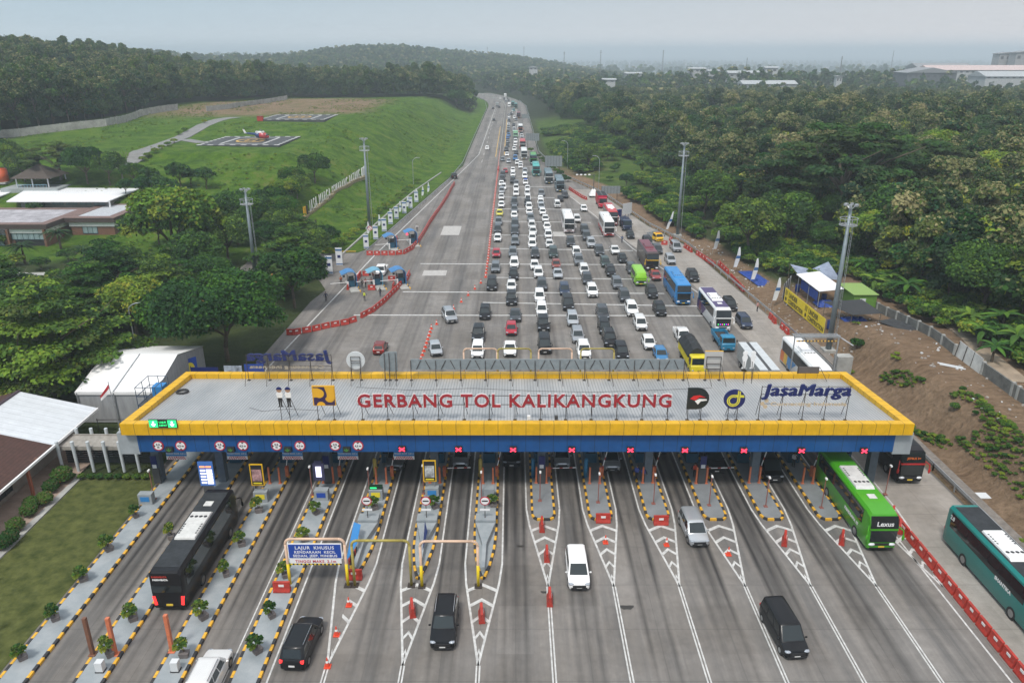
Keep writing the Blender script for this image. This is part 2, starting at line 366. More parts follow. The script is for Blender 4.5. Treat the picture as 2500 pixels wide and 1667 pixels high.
# ================================================================== roads
def concrete_road(name, base, streak, lanes=True, joint=.5):
    global t, N, geo
    m = bpy.data.materials.new(name); m.use_nodes = True; t = m.node_tree; b = t.nodes['Principled BSDF']; N = t.nodes.new
    geo = N('ShaderNodeNewGeometry'); px = N('ShaderNodeSeparateXYZ'); t.links.new(geo.outputs['Position'], px.inputs[0])
    n1, n2, n3 = noise(.9, 8, .7), noise(.11, 5, .6), noise(.28, 6, .7, (1.6, .09, 1))
    c = crmp(n1, [(.25, tuple(v * .74 for v in base)), (.75, tuple(v * 1.16 for v in base))])
    c = mixc(mth('MULTIPLY_ADD', n2, 1.8, -.55, clamp=True), mixc(1.0, c, (.66, .63, .59), 'MULTIPLY'), c)
    c = mixc(mth('MULTIPLY', mth('MULTIPLY_ADD', n3, 4.0, -1.75, clamp=True), streak), c, (.10, .10, .10))
    n4 = noise(3.2, 5, .75, (1, .35, 1)); c = mixc(mth('MULTIPLY', mth('MULTIPLY_ADD', n4, 4, -2.5, clamp=True), .35), c, (.5, .49, .47))
    if lanes:                                  # rubber and oil left along the wheel tracks of the toll lanes
        u = mth('FRACT', mth('DIVIDE', mth('SUBTRACT', px.outputs[0], X0), PITCHX))
        d1 = mth('ABSOLUTE', mth('SUBTRACT', u, .5))
        band = mth('SUBTRACT', 1.0, mth('MULTIPLY', d1, 5.2), clamp=True)
        trk = mth('SUBTRACT', 1.0, mth('MULTIPLY', mth('ABSOLUTE', mth('SUBTRACT', d1, .15)), 13.0), clamp=True)
        wob = mth('MULTIPLY_ADD', noise(.5, 4, .6, (1, .12, 1)), 2.6, -.55, clamp=True)
        f1 = mth('SUBTRACT', 1.0, mth('DIVIDE', mth('ABSOLUTE', mth('SUBTRACT', px.outputs[1], 66.0)), 26.0), clamp=True)
        f1 = mth('ADD', mth('MULTIPLY', f1, 1.3, clamp=True), .45)
        c = mixc(mth('MULTIPLY', mth('MULTIPLY', mth('MAXIMUM', mth('MULTIPLY', band, .8), trk), wob), f1, clamp=True), c, (.038, .036, .035))
    j1 = mth('GREATER_THAN', mth('ABSOLUTE', mth('SUBTRACT', mth('FRACT', mth('DIVIDE', px.outputs[1], 5.0)), .5)), .4955)
    j2 = mth('GREATER_THAN', mth('ABSOLUTE', mth('SUBTRACT', mth('FRACT', mth('DIVIDE', mth('SUBTRACT', px.outputs[0], X0), PITCHX / 2 if lanes else 3.6)), .5)), .4925)
    c = mixc(mth('MULTIPLY', mth('MAXIMUM', j1, mth('MULTIPLY', j2, .7)), joint), c, (.06, .06, .06))
    # single slabs are a little lighter or darker than their neighbours
    sl = N('ShaderNodeTexWhiteNoise'); sl.noise_dimensions = '2D'; cm = N('ShaderNodeCombineXYZ')
    t.links.new(mth('FLOOR', mth('ADD', mth('DIVIDE', mth('SUBTRACT', px.outputs[0], X0), PITCHX / 2 if lanes else 3.6), .5)), cm.inputs[0])
    t.links.new(mth('FLOOR', mth('ADD', mth('DIVIDE', px.outputs[1], 5.0), .5)), cm.inputs[1]); t.links.new(cm.outputs[0], sl.inputs['Vector'])
    c = mixc(mth('MULTIPLY', sl.outputs['Value'], .45), c, mixc(1.0, c, (.62, .61, .60), 'MULTIPLY'))
    t.links.new(c, b.inputs['Base Color']); b.inputs['Roughness'].default_value = .8; b.inputs['Specular IOR Level'].default_value = .3
    bp = N('ShaderNodeBump'); bp.inputs['Strength'].default_value = .15; t.links.new(n1, bp.inputs['Height']); t.links.new(bp.outputs[0], b.inputs['Normal'])
    return m
road_m = concrete_road('worn_concrete_road', (.285, .270, .255), .78)
pale_m = concrete_road('pale_concrete_road', (.43, .405, .375), .16, False)
asph_m = concrete_road('grey_plaza_road', (.235, .233, .23), .4, False, .35)
def strip(name, yl, fl, fr, z, m, thick=.14, ncol=1):
    mb = MB()
    for a, b_ in zip(yl[:-1], yl[1:]):
        l0, l1, r0, r1 = float(fl(a)), float(fl(b_)), float(fr(a)), float(fr(b_))
        mb.quad((l0, a, z), (r0, a, z), (r1, b_, z), (l1, b_, z))
        if thick:
            mb.quad((l1, b_, z), (l1, b_, z - thick), (l0, a, z - thick), (l0, a, z)); mb.quad((r0, a, z), (r0, a, z - thick), (r1, b_, z - thick), (r1, b_, z))
    o = mb.build(name, m); o['kind'] = 'structure'; return o
YL = sorted(set([-40, 0, 30] + LY[1:-1] + [105, 115, 165, 185, 230, 265, 330, 400, 500, 600] + list(range(620, 960, 15))))
strip('road', YL, ledge, redge, 0.0, road_m)
# the newer pale lane along the right edge
def pale_l(y): return np.interp(y, [-40, 80, 100, 134, 165, 200, 225, 245], [35.6, 35.6, 35.4, 33.4, 26.6, 20.8, 17.4, 15.6])
def pale_r(y): return redge(y) - .25
strip('shoulder_lane', [-40, 0, 30, 60, 80, 105, 115, 134, 165, 185, 200, 225, 238], pale_l, lambda y: np.minimum(pale_r(y), pale_l(y) + 14), 0.006, pale_m, 0)
# worn darker field left of the cones, and lighter repaired slabs
def flat(name, poly, z, m):
    mb = MB(); mb.add([(p[0], p[1], z) for p in poly], [tuple(range(len(poly)))]); o = mb.build(name, m); o['kind'] = 'structure'; return o
patch_m = mat('repaired_concrete', (.40, .385, .365), .85, var=.14, scale=1.5)
for (ax_, ay_, bx_, by_) in ((1075, 552, 1127, 574), (1030, 660, 1092, 673), (1512, 565, 1582, 575), (1352, 566, 1378, 577)):
    p, q = at(ax_, by_), at(bx_, ay_); flat('road_patch', [(p.x, p.y), (q.x, p.y), (q.x, q.y), (p.x, q.y)], .005, patch_m)

# ================================================================== road markings
mk = MB()
def mline(p, q, wdt=.15, m=0, z=.011):
    p, q = Vector((p[0], p[1], 0)), Vector((q[0], q[1], 0)); d = q - p
    if d.length < 1e-3: return
    n = Vector((-d.y, d.x, 0)).normalized() * wdt / 2
    mk.add([(*(p - n).xy, z), (*(q - n).xy, z), (*(q + n).xy, z), (*(p + n).xy, z)], [(0, 1, 2, 3)], m)
def pxline(pts, wdt=.15, m=0):
    P = [at(*p) for p in pts]
    for a, b_ in zip(P[:-1], P[1:]): mline(a, b_, wdt, m)
def r6(x, y): return (1150 + x / 3.1367, 400 + y / 3.1367)
def r5(x, y): return (650 + x / 3.1367, 400 + y / 3.1367)
def r1(x, y): return (1140 + x / 7.84, 210 + y / 7.84)
def r2(x, y): return (1180 + x / 7.84, 390 + y / 7.84)
def r7(x, y): return (1650 + x / 2.767, 500 + y / 2.767)
for a, b_, wd in (((-388, 765), (1240, 773), .45), ((130, 870), (1400, 885), .42), ((-523, 980), (1480, 993), .45), ((90, 1062), (1780, 1090), .42), ((-898, 1158), (1780, 1163), .45),
               ((140, 648), (1240, 665), .45), ((140, 545), (1110, 555), .45), ((170, 440), (920, 450), .48), ((180, 345), (840, 350), .5), ((215, 255), (640, 260), .5),
               ((225, 172), (630, 178), .5), ((250, 96), (550, 98), .5), ((260, 26), (470, 26), .5)):
    pxline([r6(*a), r6(*b_)], wd)
pxline([(600, 954), (691, 859), (915, 623), (1147, 400), (1169, 378), (1178, 353), (1197, 299), (1209.5, 263.6)], .22)
pxline([(1392, 480), (1446, 521), (1545, 607), (1711, 719), (1760, 760)], .2)
pxline([(1210, 383.5), (1221.6, 309.5)], .25, 1); pxline([(1231, 378), (1237.6, 291.6)], .25, 1)
pxline([(1260, 267), (1262.5, 299), (1269, 350), (1275, 380)], .22)
for k in range(14):
    y = 300 + k * 22; mline((-11.8, y), (-11.8, y + 8), .16)
    mline((2.0, y), (2.0, y + 8), .16)
for i in range(-4, 7):                         # lane edges beside the islands and the chevron wedges ahead of them
    x = ix(i)
    if i <= -4:
        mline((x + 1.5, 20), (x + 1.5, 86), .13); mline((x - 1.45, 20), (x - 1.45, 86), .10); continue
    n0, tip = (59.3, 49.8) if i >= 0 else (51.2, 41.4)
    hw = 1.55
    for s in (-1, 1):
        mline((x + s * hw, n0 + 1.5), (x + s * hw, 88), .14); mline((x + s * hw, n0 + 1.5), (x + s * hw * .86, n0 - 1), .16)
        mline((x + s * hw * .86, n0 - 1), (x, tip), .17)
    if i < 6: mline((x - .1, tip), (x - .1 - .012 * i, 20), .11); mline((x + .12, tip), (x + .12 - .012 * i, 20), .11)
    for k in range(5):
        yy = n0 - 1.0 - k * 1.75 * (n0 - tip) / 9.6; w_ = hw * .86 * (yy - .7 - tip) / (n0 - 1 - tip)
        if w_ < .1: continue
        for s in (-1, 1):
            if i == -3 and s < 0: continue
            mk.add([(x, yy, .012), (x + s * w_, yy - .75, .012), (x + s * w_, yy - 1.15, .012), (x, yy - .38, .012)], [(0, 1, 2, 3) if s < 0 else (3, 2, 1, 0)])
mline((34.0, 10), (34.0, 58), .14)
mk.build('road_markings', [line_m, liney_m])['kind'] = 'structure'
sm = MB()                                       # patches of spilled oil on the road
for px_, py_, r in ((1530, 1482, .35), (1270, 1333, .22), (1330, 1445, .2)):
    p = at(px_, py_); sm.add([(p.x + r * (1 + .3 * math.sin(3 * a)) * math.cos(a) * 1.5, p.y + r * (1 + .4 * math.cos(2 * a)) * math.sin(a), .009) for a in [k * math.pi / 6 for k in range(12)]], [tuple(range(12))])
sm.build('oil_stains', mat('oil', (.035, .033, .03), .5))['kind'] = 'structure'

# lawn and walkway at the lower left
lawn_m = mat('mown_lawn', (.060, .082, .022), .95, var=.45, scale=.9, bump=.4, col2=(.075, .082, .026), spec=.1)
flat('lawn', [(-43.2, 20), (ix(-7) - 1.35, 20), (ix(-7) - 1.35, 66.9), (-43.2, 66.9)], .03, lawn_m)
walk_m = mat('pinkish_paving', (.33, .25, .20), .85, var=.2, scale=1.2)
flat('walkway', [(-48.2, 20), (-43.9, 20), (-43.9, 72), (-48.2, 72)], .05, walk_m)
kb = MB(); kb.b2(-43.85, -43.25, 20, 66.9, -.1, .12); o = kb.build('lawn_kerb', conc_m); o['kind'] = 'structure'

# ================================================================== toll islands
deck_m = mat('pale_blue_island_deck', (.25, .29, .31), .75, var=.14, scale=.6, col2=(.29, .31, .32))
deck2_m = mat('grey_island_deck', (.20, .215, .225), .8, var=.13, scale=.7)
def kerb_ring(mb, pts, wdt=.2, h=.2, seg=.62):
    """kerb stones alternately yellow and black along a closed outline"""
    P = [Vector((p[0], p[1])) for p in pts]; n = len(P); k = 0
    fine = []
    for a, b_ in zip(P, P[1:] + P[:1]):
        m_ = max(1, int(round((b_ - a).length / seg)))
        fine += [a.lerp(b_, j / m_) for j in range(m_)]
    n = len(fine); nor = []
    for i in range(n):
        d = (fine[(i + 1) % n] - fine[i - 1]).normalized(); nor.append(Vector((-d.y, d.x)))
    for i in range(n):
        j = (i + 1) % n; a, b_ = fine[i], fine[j]; ai, bi = a + nor[i] * wdt, b_ + nor[j] * wdt
        mb.quad((a.x, a.y, h), (b_.x, b_.y, h), (bi.x, bi.y, h), (ai.x, ai.y, h), i % 2)
        mb.quad((a.x, a.y, 0), (b_.x, b_.y, 0), (b_.x, b_.y, h), (a.x, a.y, h), i % 2)
        mb.quad((bi.x, bi.y, .1), (ai.x, ai.y, .1), (ai.x, ai.y, h), (bi.x, bi.y, h), i % 2)
def island(i):
    x = ix(i)
    if i >= 0:
        hw, nose, back = (1.12, 58.9, 86) if i < 6 else (.95, 57.6, 86)
        o = [(hw, back - .8), (hw - .7, back), (-hw + .7, back), (-hw, back - .8), (-hw, nose + .8), (-hw + .16, nose + .3), (-hw + .5, nose), (hw - .5, nose), (hw - .16, nose + .3), (hw, nose + .8)]
        lab = ['first round nosed toll island right of the wedge shaped ones', 'second round nosed toll island from the left, a red barrier at its nose', 'third round nosed toll island, two people in reflective vests standing on it',
               'fourth round nosed toll island, right beside the silver minivan', 'fifth round nosed toll island, left of the black car under the roof', 'sixth round nosed toll island, just left of the green coach', 'narrow outermost toll island right of the green coach'][i]
    elif i >= -3:
        hw, nose, back = 1.06, 50.6, 86
        o = [(hw, back - .8), (hw - .7, back), (-hw + .7, back), (-hw, back - .8), (-hw, 57), (-hw * .86, 54.4), (-hw * .55, 52.2), (-.22, nose + .15), (0, nose), (.22, nose + .15), (hw * .55, 52.2), (hw * .86, 54.4), (hw, 57)]
        lab = {-1: 'toll island with pointed nose under the right post of the beige pipe portal', -2: 'middle toll island with pointed nose between the two pipe portals', -3: 'pointed toll island with blue banner, right of the blue lane sign'}[i]
    else:
        hw, nose, back = 1.05, 24, 86
        o = [(hw, back), (-hw, back), (-hw, nose), (hw, nose)]
        lab = {-4: 'long straight toll island under the blue lane sign, rightmost of the planted ones', -5: 'long straight planted toll island right of the black coach', -6: 'long straight planted toll island left of the black coach', -7: 'long straight island with plant pots along the lawn'}[i]
    root = empty('toll_island', (x, 0, 0), 0, lab, 'toll island', 'concrete toll islands between the lanes')
    kb = MB(); kerb_ring(kb, o); kb.build('kerb', [kerby_m, kerbk_m], root)
    d = MB(); c = Vector((0, 65)); shr = [(p[0] * (1 - .19 / max(.2, abs(p[0]))) if abs(p[0]) > .25 else 0, p[1] + (.19 if p[1] < 60 else -.19)) for p in o]
    d.prism(shr, 0.02, .17); d.build('deck', deck_m if i < 0 else deck2_m, root)
    if -3 <= i <= -1:                          # concrete impact wedge on the nose
        m = MB(); m.prism([(-.9, 57.6), (.9, 57.6), (.9, 58.7), (-.9, 58.7)], .17, .95)
        m.prism([(-.86, 57.55), (-.18, 54.6), (-.14, 51.3), (.14, 51.3), (.18, 54.6), (.86, 57.55)], .17, .72); m.build('impact_block', deck_m, root)
    return root
ISL = {i: island(i) for i in range(-7, 7)}
# ================================================================== toll gate roof
def seam_mat(name, col, axis, step, rough=.45, seamc=(.10, .06, .02), var=.14, wd=.018, stain=0.5):
    global t, N, geo
    m = bpy.data.materials.new(name); m.use_nodes = True; t = m.node_tree; b = t.nodes['Principled BSDF']; N = t.nodes.new
    geo = N('ShaderNodeNewGeometry'); px = N('ShaderNodeSeparateXYZ'); t.links.new(geo.outputs['Position'], px.inputs[0])
    n1 = noise(1.1, 6, .65); n2 = noise(.8, 5, .7, (1.6, 1.6, .35))
    c = crmp(n1, [(.3, tuple(v * (1 - var) for v in col)), (.7, tuple(min(1, v * (1 + var)) for v in col))])
    c = mixc(mth('MULTIPLY', mth('MULTIPLY_ADD', n2, 4, -2.6, clamp=True), stain), c, tuple(v * .35 for v in col))
    f = mth('GREATER_THAN', mth('ABSOLUTE', mth('SUBTRACT', mth('FRACT', mth('DIVIDE', px.outputs[axis], step)), .5)), .5 - wd)
    pn = N('ShaderNodeTexWhiteNoise'); pn.noise_dimensions = '1D'; t.links.new(mth('FLOOR', mth('DIVIDE', mth('ADD', px.outputs[axis], step / 2), step)), pn.inputs['W'])
    c = mixc(mth('MULTIPLY', pn.outputs['Value'], .25), c, mixc(1.0, c, (.66, .66, .62), 'MULTIPLY'))
    c = mixc(mth('MULTIPLY', f, .85), c, seamc)
    t.links.new(c, b.inputs['Base Color']); b.inputs['Roughness'].default_value = rough; return m
yelx_m = seam_mat('yellow_panels', (.70, .395, .004), 0, 1.28, stain=.85)
yely_m = seam_mat('yellow_panels_side', (.70, .395, .004), 1, 1.28, stain=.85)
blux_m = seam_mat('blue_panels', (.004, .072, .24), 0, 1.28, seamc=(.003, .015, .05), stain=.25)
deckm = bpy.data.materials.new('corrugated_roof'); deckm.use_nodes = True; t = deckm.node_tree; b = t.nodes['Principled BSDF']; N = t.nodes.new
geo = N('ShaderNodeNewGeometry'); px = N('ShaderNodeSeparateXYZ'); t.links.new(geo.outputs['Position'], px.inputs[0])
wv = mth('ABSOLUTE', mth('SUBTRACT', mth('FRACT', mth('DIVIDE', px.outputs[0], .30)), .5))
n1, n2 = noise(.35, 6, .65, (1, .35, 1)), noise(.9, 6, .7, (1.2, .12, 1))
c = crmp(n1, [(.3, (.30, .315, .325)), (.7, (.44, .445, .445))])
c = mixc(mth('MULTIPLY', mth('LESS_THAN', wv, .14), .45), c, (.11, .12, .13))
c = mixc(mth('MULTIPLY', mth('MULTIPLY_ADD', n2, 4, -2.35, clamp=True), .5), c, (.24, .20, .16))
t.links.new(c, b.inputs['Base Color']); b.inputs['Roughness'].default_value = .5; b.inputs['Metallic'].default_value = .15
bp = N('ShaderNodeBump'); bp.inputs['Strength'].default_value = .9; bp.inputs['Distance'].default_value = .05; t.links.new(wv, bp.inputs['Height']); t.links.new(bp.outputs[0], b.inputs['Normal'])
GX0, GX1, GF, GB = -35.85, 36.75, 61.9, 76.7
ZF, ZB = 8.35, 7.2
def zr(y): return ZF + (ZB - ZF) * (y - GF) / (GB - GF)      # top of the parapet, falling to the back
gate = empty('toll_gate', (0, 0, 0), 0, 'wide toll gate with grey corrugated roof, yellow parapet and blue beam across the road', 'toll gate')
PW, PH = .85, 1.15
def bar(p0, p1, p2, p3, dz, mats, name):
    """parapet piece over a quadrilateral footprint, its top following the roof fall"""
    m = MB(); T = [(p[0], p[1], zr(p[1])) for p in (p0, p1, p2, p3)]; B = [(p[0], p[1], zr(p[1]) - dz) for p in (p0, p1, p2, p3)]
    m.add(T + B, [(0, 1, 2, 3), (7, 6, 5, 4), (4, 5, 1, 0), (5, 6, 2, 1), (6, 7, 3, 2), (7, 4, 0, 3)]); o = m.build(name, mats, gate); return o
bar((GX0, GF), (GX1, GF), (GX1 - PW, GF + PW), (GX0 + PW, GF + PW), PH, yelx_m, 'parapet')
bar((GX0 + PW, GB - PW), (GX1 - PW, GB - PW), (GX1, GB), (GX0, GB), PH, yelx_m, 'parapet')
bar((GX0, GF), (GX0 + PW, GF + PW), (GX0 + PW, GB - PW), (GX0, GB), PH, yely_m, 'parapet')
bar((GX1 - PW, GF + PW), (GX1, GF), (GX1, GB), (GX1 - PW, GB - PW), PH, yely_m, 'parapet')
m = MB(); a, b_ = GF + PW - .1, GB - PW + .1; m.add([(GX0 + PW - .1, a, zr(a) - .42), (GX1 - PW + .1, a, zr(a) - .42), (GX1 - PW + .1, b_, zr(b_) - .55), (GX0 + PW - .1, b_, zr(b_) - .55),
    (GX0 + PW - .1, a, zr(a) - .6), (GX1 - PW + .1, a, zr(a) - .6), (GX1 - PW + .1, b_, zr(b_) - .7), (GX0 + PW - .1, b_, zr(b_) - .7)], [(0, 1, 2, 3), (7, 6, 5, 4), (4, 5, 1, 0), (5, 6, 2, 1), (6, 7, 3, 2), (7, 4, 0, 3)])
m.build('roof_deck', deckm, gate)
def roofz(y): return zr(y) - .42 - .13 * (y - GF) / (GB - GF)
m = MB(); m.b2(-34.75, 35.5, 62.4, 63.1, 5.2, 7.13); m.build('beam', blux_m, gate)
m = MB(); m.b2(-34.7, 35.4, 75.3, 75.9, 4.9, 6.2); m.build('beam', blux_m, gate)
m = MB(); m.b2(-34.7, 35.45, 63.12, 75.28, 6.02, 6.2); m.build('soffit', mat('dark_soffit', (.09, .09, .095), .8), gate)
greyp_m = mat('pale_grey_cladding', (.30, .33, .35), .6, var=.12, scale=1)
for x0, x1 in ((35.52, 37.2), (-36.6, -34.77)):
    m = MB(); m.b2(x0, x1, 62.5, 64.1, 4.9, 7.12); m.build('end_bracket', greyp_m, gate)
col_m = mat('blue_grey_column', (.10, .13, .16), .6, var=.15)
for i in range(-7, 7, 1):
    if i in (-5, -3, -1, 1, 3, 5): continue
    x = ix(i) + (1.0 if i == 6 else 0) - (1.0 if i == -7 else 0)
    m = MB(); m.b2(x - .38, x + .38, 65.3, 66.06, .15, 6.0); m.build('column', col_m, gate)
    m = MB(); m.b2(x - .38, x + .38, 72.3, 73.06, .15, 6.0); m.build('column', col_m, gate)

# ---- things fixed to the blue beam
sgn_w = mat('sign_white', (.78, .78, .78), .45); sgn_r = mat('sign_red', (.48, .015, .04), .45); ink_m = mat('sign_black', (.015, .015, .018), .5)
blue_m = mat('sign_blue', (.012, .06, .34), .45); skyb_m = mat('sign_light_blue', (.03, .20, .48), .5); navy_m = mat('navy_letters', (.008, .016, .11), .45)
def disc(mb, c, r, y, mat_, n=24, th=.02):
    vs = [(c[0] + r * math.cos(2 * math.pi * k / n), y, c[1] + r * math.sin(2 * math.pi * k / n)) for k in range(n)]
    vs += [(p[0], y + th, p[2]) for p in vs]
    mb.add(vs, [tuple(range(n)), tuple(range(2 * n - 1, n - 1, -1))] + [(k, n + k, n + (k + 1) % n, (k + 1) % n) for k in range(n)], mat_)
BY = 62.4
def bx(px_, z=6.1): return xat(px_, BY, z)
def limit_sign(px_, txt, width, lane):
    x = bx(px_); z = zat(1087, BY)
    o = empty('limit_sign', (x, BY - .08, z), 0, f'round {"width" if width else "height"} limit sign {txt} m on blue beam, {lane}', 'traffic sign', 'limit signs on the blue beam')
    m = MB(); disc(m, (0, 0), .50, 0, 0, th=.07); m.build('rim', sgn_r, o)
    m = MB(); disc(m, (0, 0), .40, -.012, 0); m.build('face', sgn_w, o)
    m = MB()
    for s in (-1, 1):
        if width: m.add([(s * .40, -.03, .16), (s * .40, -.03, -.16), (s * .22, -.03, 0)], [(0, 1, 2)])
        else: m.add([(-.16, -.03, s * .40), (.16, -.03, s * .40), (0, -.03, s * .22)], [(0, 1, 2)])
    if width:
        m.add(*text_geo(txt, .30, .006, .008), 0, face_cam(0, -.03, .04)); m.add(*text_geo('m', .27, .006, .008), 0, face_cam(0, -.03, -.22))
    else: m.add(*text_geo(txt + ' m', .27, .006, .008), 0, face_cam(0, -.03, -.09))
    m.build('marking', ink_m, o)
lanes4 = ['leftmost lane', 'second lane from the left', 'third lane from the left', 'fourth lane from the left']
for k, (a, b_) in enumerate(((386, 441), (536.4, 592.5), (675, 732), (818, 874))):
    limit_sign(a, '3,3' if k == 0 else '2,5', True, lanes4[k]); limit_sign(b_, '4,2', False, lanes4[k])
led_on = mat('red_led', (.6, .01, .02), .4, emit=(1.0, .03, .07), estr=2.2); led_dim = mat('dim_green_led', (.05, .16, .03), .5, emit=(.1, .4, .05), estr=.12)
def lane_light(px_, py_, red, lane):
    x = bx(px_); z = zat(py_, BY)
    o = empty('lane_signal', (x, BY - .15, z), 0, f'{"lit red cross" if red else "dark green arrow"} signal on the beam over {lane}', 'lane signal', 'lane signals on the blue beam')
    m = MB(); m.box((0, 0, 0), (.66, .28, .52)); m.build('housing', black_m, o)
    m = MB()
    if red:
        for s in (-1, 1): m.box((0, -.155, 0), (.62, .02, .11), ry=s * .62)
    else:
        for s in (-1, 1): m.box((s * .1, -.155, -.03), (.3, .02, .07), ry=s * -.8)
        m.box((0, -.155, .1), (.07, .02, .2))
    m.build('light', led_on if red else led_dim, o)
for k, px_ in enumerate((413, 563, 702, 846)): lane_light(px_, 1095, False, lanes4[k])
xl = ['the fifth lane, above the hanging height board', 'the sixth lane, left of centre', 'the middle lane with the black car', 'the lane right of the middle', 'the lane of the silver hatchback', 'the lane above the two vested people',
      'the lane of the dark SUV', 'the lane of the black car', 'the lane of the green coach']
for k, px_ in enumerate((981.6, 1119.5, 1252.7, 1396, 1539, 1672, 1816, 1957, 2110)): lane_light(px_, 1093 + k * .5, True, xl[k])
strw_m = mat('board_stripes', (.7, .68, .66), .5)
for k, px_ in enumerate((426, 575, 711, 847, 985)):
    y = 64.2; x = xat(px_, y, 5); z = zat(1121, y) + .38
    o = empty('height_board', (x, y, z), 0, f'blue height board with striped foot under the beam, {["leftmost of five", "second from left", "third from left", "fourth from left", "rightmost, beside the grey SUV"][k]}', 'height board', 'hanging height boards')
    m = MB(); m.b2(-.98, .98, -.03, .03, 0, .5); m.build('panel', skyb_m, o)
    m = MB(); m.add(*text_geo('TINGGI MAKS. 4,20 m', .2, .005, .003), 0, face_cam(0, -.045, .2)); m.build('lettering', sgn_w, o)
    m = MB(); m.b2(-.98, .98, -.03, .03, -.38, -.02, 0)
    for s in range(-5, 6):
        if s: m.add([(s * .17 + d, -.04, zz) for d, zz in ((-.04, -.37), (.04, -.37), (.04 - .2 * np.sign(s), -.03), (-.04 - .2 * np.sign(s), -.03))], [(0, 1, 2, 3)], 1)
    m.build('stripes', [strw_m, sgn_r], o)
    m = MB(); m.tube((-.8, 0, .48), (-.8, 0, 6.1 - z), .015); m.tube((.8, 0, .48), (.8, 0, 6.1 - z), .015); m.build('hanger', rust_m, o)

# ---- signs standing on the roof
redl_m = mat('red_letters', (.30, .018, .03), .5, var=.15); tan_m = mat('tan_letters', (.48, .40, .29), .6)
def frame_legs(xs_, y, ztop, back=1.6, zb=None):
    m = MB()
    for x in xs_:
        m.tube((x, y + .08, roofz(y)), (x, y + .08, ztop), .035, n=5); m.tube((x, y + .08, ztop - .7), (x + .25, y + back, roofz(y + back)), .028, n=5)
        m.box((x, y + .08, roofz(y) + .03), (.3, .3, .06))
    return m
def fit(txt, w_, h_, **kw):
    vs, fs = text_geo(txt, 1.0, 0, 0, 0, 'LEFT', kw.get('space', 1.0)); a = np.array(vs); sx = w_ / (a[:, 0].max() - a[:, 0].min()); return sx
SY = 63.6
def letter_row(mb, txt, x0, x1, zb, h, y, away=False, ext=.06, bold=.02, shear=0, space=1.0, mt=0):
    vs, fs = text_geo(txt, 1.0, 0.5, bold, shear, 'LEFT', space); a = np.array(vs); lo = a[:, 0].min(); wd = a[:, 0].max() - lo
    cap = np.array(text_geo('E', 1.0, 0.5, bold)[0])[:, 1].max()
    sx, sy = (x1 - x0) / wd, h / cap
    pts = [((p[0] - lo) * sx, p[1] * sy, p[2] / .5 * ext) for p in vs]
    mb.add(pts, fs, mt, face_away(x1, y, zb) if away else face_cam(x0, y, zb))
z0, z1 = zat(993, SY), zat(963, SY)
o = empty('lettering_sign', (0, 0, 0), 0, 'long red letter sign reading GERBANG TOL KALIKANGKUNG standing on the toll gate roof', 'sign')
m = MB(); letter_row(m, 'GERBANG TOL KALIKANGKUNG', xat(874, SY, z0), xat(1638, SY, z0), z0, z1 - z0, SY, ext=.08, bold=.016, space=1.12); m.build('letters', redl_m, o)
m = MB()
for x0, x1 in ((-14.4, 4.0), (4.0, 14.8)): pass
letter_row(m, 'GERBANG TOL KALIKANGKUNG', xat(872, SY + .1, z0), xat(1640, SY + .1, z0), z0 + .04, (z1 - z0) + .03, SY + .12, ext=.02, bold=.03, space=1.12); m.build('letter_backs', white_m, o)
m = frame_legs([-14 + 2.38 * k for k in range(13)], SY + .15, z1 - .1)
for zz in (z0 + .1, z1 - .25): m.b2(-14.4, 14.8, SY + .2, SY + .25, zz, zz + .05)
m.build('frame', rust_m, o)
# public works emblem: yellow square with navy drop shapes
def board(name, label, x0, x1, zb, zt, y, col, away=False):
    o = empty(name, (0, 0, 0), 0, label, 'sign'); m = MB(); m.b2(x0, x1, y, y + .16, zb, zt); m.build('panel', col, o)
    fm = frame_legs([x0 + .3, x1 - .3], y + .12, zt - .1, -1.4 if away else 1.6); fm.build('frame', rust_m, o); return o
gold_m = mat('golden_yellow', (.70, .38, .02), .5); pnavy_m = mat('dark_purple_navy', (.03, .015, .07), .5)
za, zb_ = zat(990, SY), zat(942, SY); xa, xb = xat(765, SY, za), xat(820, SY, za)
o = board('emblem_board', 'square golden emblem board with dark drop shapes left of the red letter sign', xa, xb, za, zb_, SY, gold_m)
m = MB(); cx, cz, s = (xa + xb) / 2, (za + zb_) / 2, (zb_ - za) / 2
def poly_xz(mb, pts, y, mt=0): mb.add([(p[0], y, p[1]) for p in pts], [tuple(range(len(pts)))], mt)
def arc(c, r, a0, a1, n=12): return [(c[0] + r * math.cos(R(a0 + (a1 - a0) * k / n)), c[1] + r * math.sin(R(a0 + (a1 - a0) * k / n))) for k in range(n + 1)]
poly_xz(m, [(cx - s * .95, cz + s * .9), (cx + s * .1, cz + s * .9)] + arc((cx - s * .1, cz + s * .1), s * .42, 0, -90) + [(cx - s * .95, cz - s * .35)], SY - .015, 0)
poly_xz(m, [(cx + s * .1, cz + s * .95), (cx + s * .1, cz - s * .2)] + arc((cx + s * .55, cz - s * .2), s * .45, 180, 360) + [(cx + s * .98, cz - s * .95), (cx - s * .95, cz - s * .95), (cx - s * .95, cz - s * .3), (cx - s * .25, cz - s * .3), (cx + s * 0.0, cz + s * .2)], SY - .02, 0)
poly_xz(m, [(cx - s * .95, cz + s * .8)] + [(cx - s * .5, cz + s * .8)] + arc((cx - s * .4, cz + s * .25), s * .45, 60, -120) + [(cx - s * .95, cz - s * .15)], SY - .03, 1)
poly_xz(m, [(cx + s * .3, cz + s * .95), (cx + s * .3, cz - s * .1)] + arc((cx + s * .64, cz - s * .15), s * .34, 180, 360) + [(cx + s * .98, cz + s * .95)], SY - .03, 1)
poly_xz(m, arc((cx - s * .3, cz - s * .98), s * .4, 0, 180), SY - .03, 1); m.build('emblem', [pnavy_m, gold_m], o)
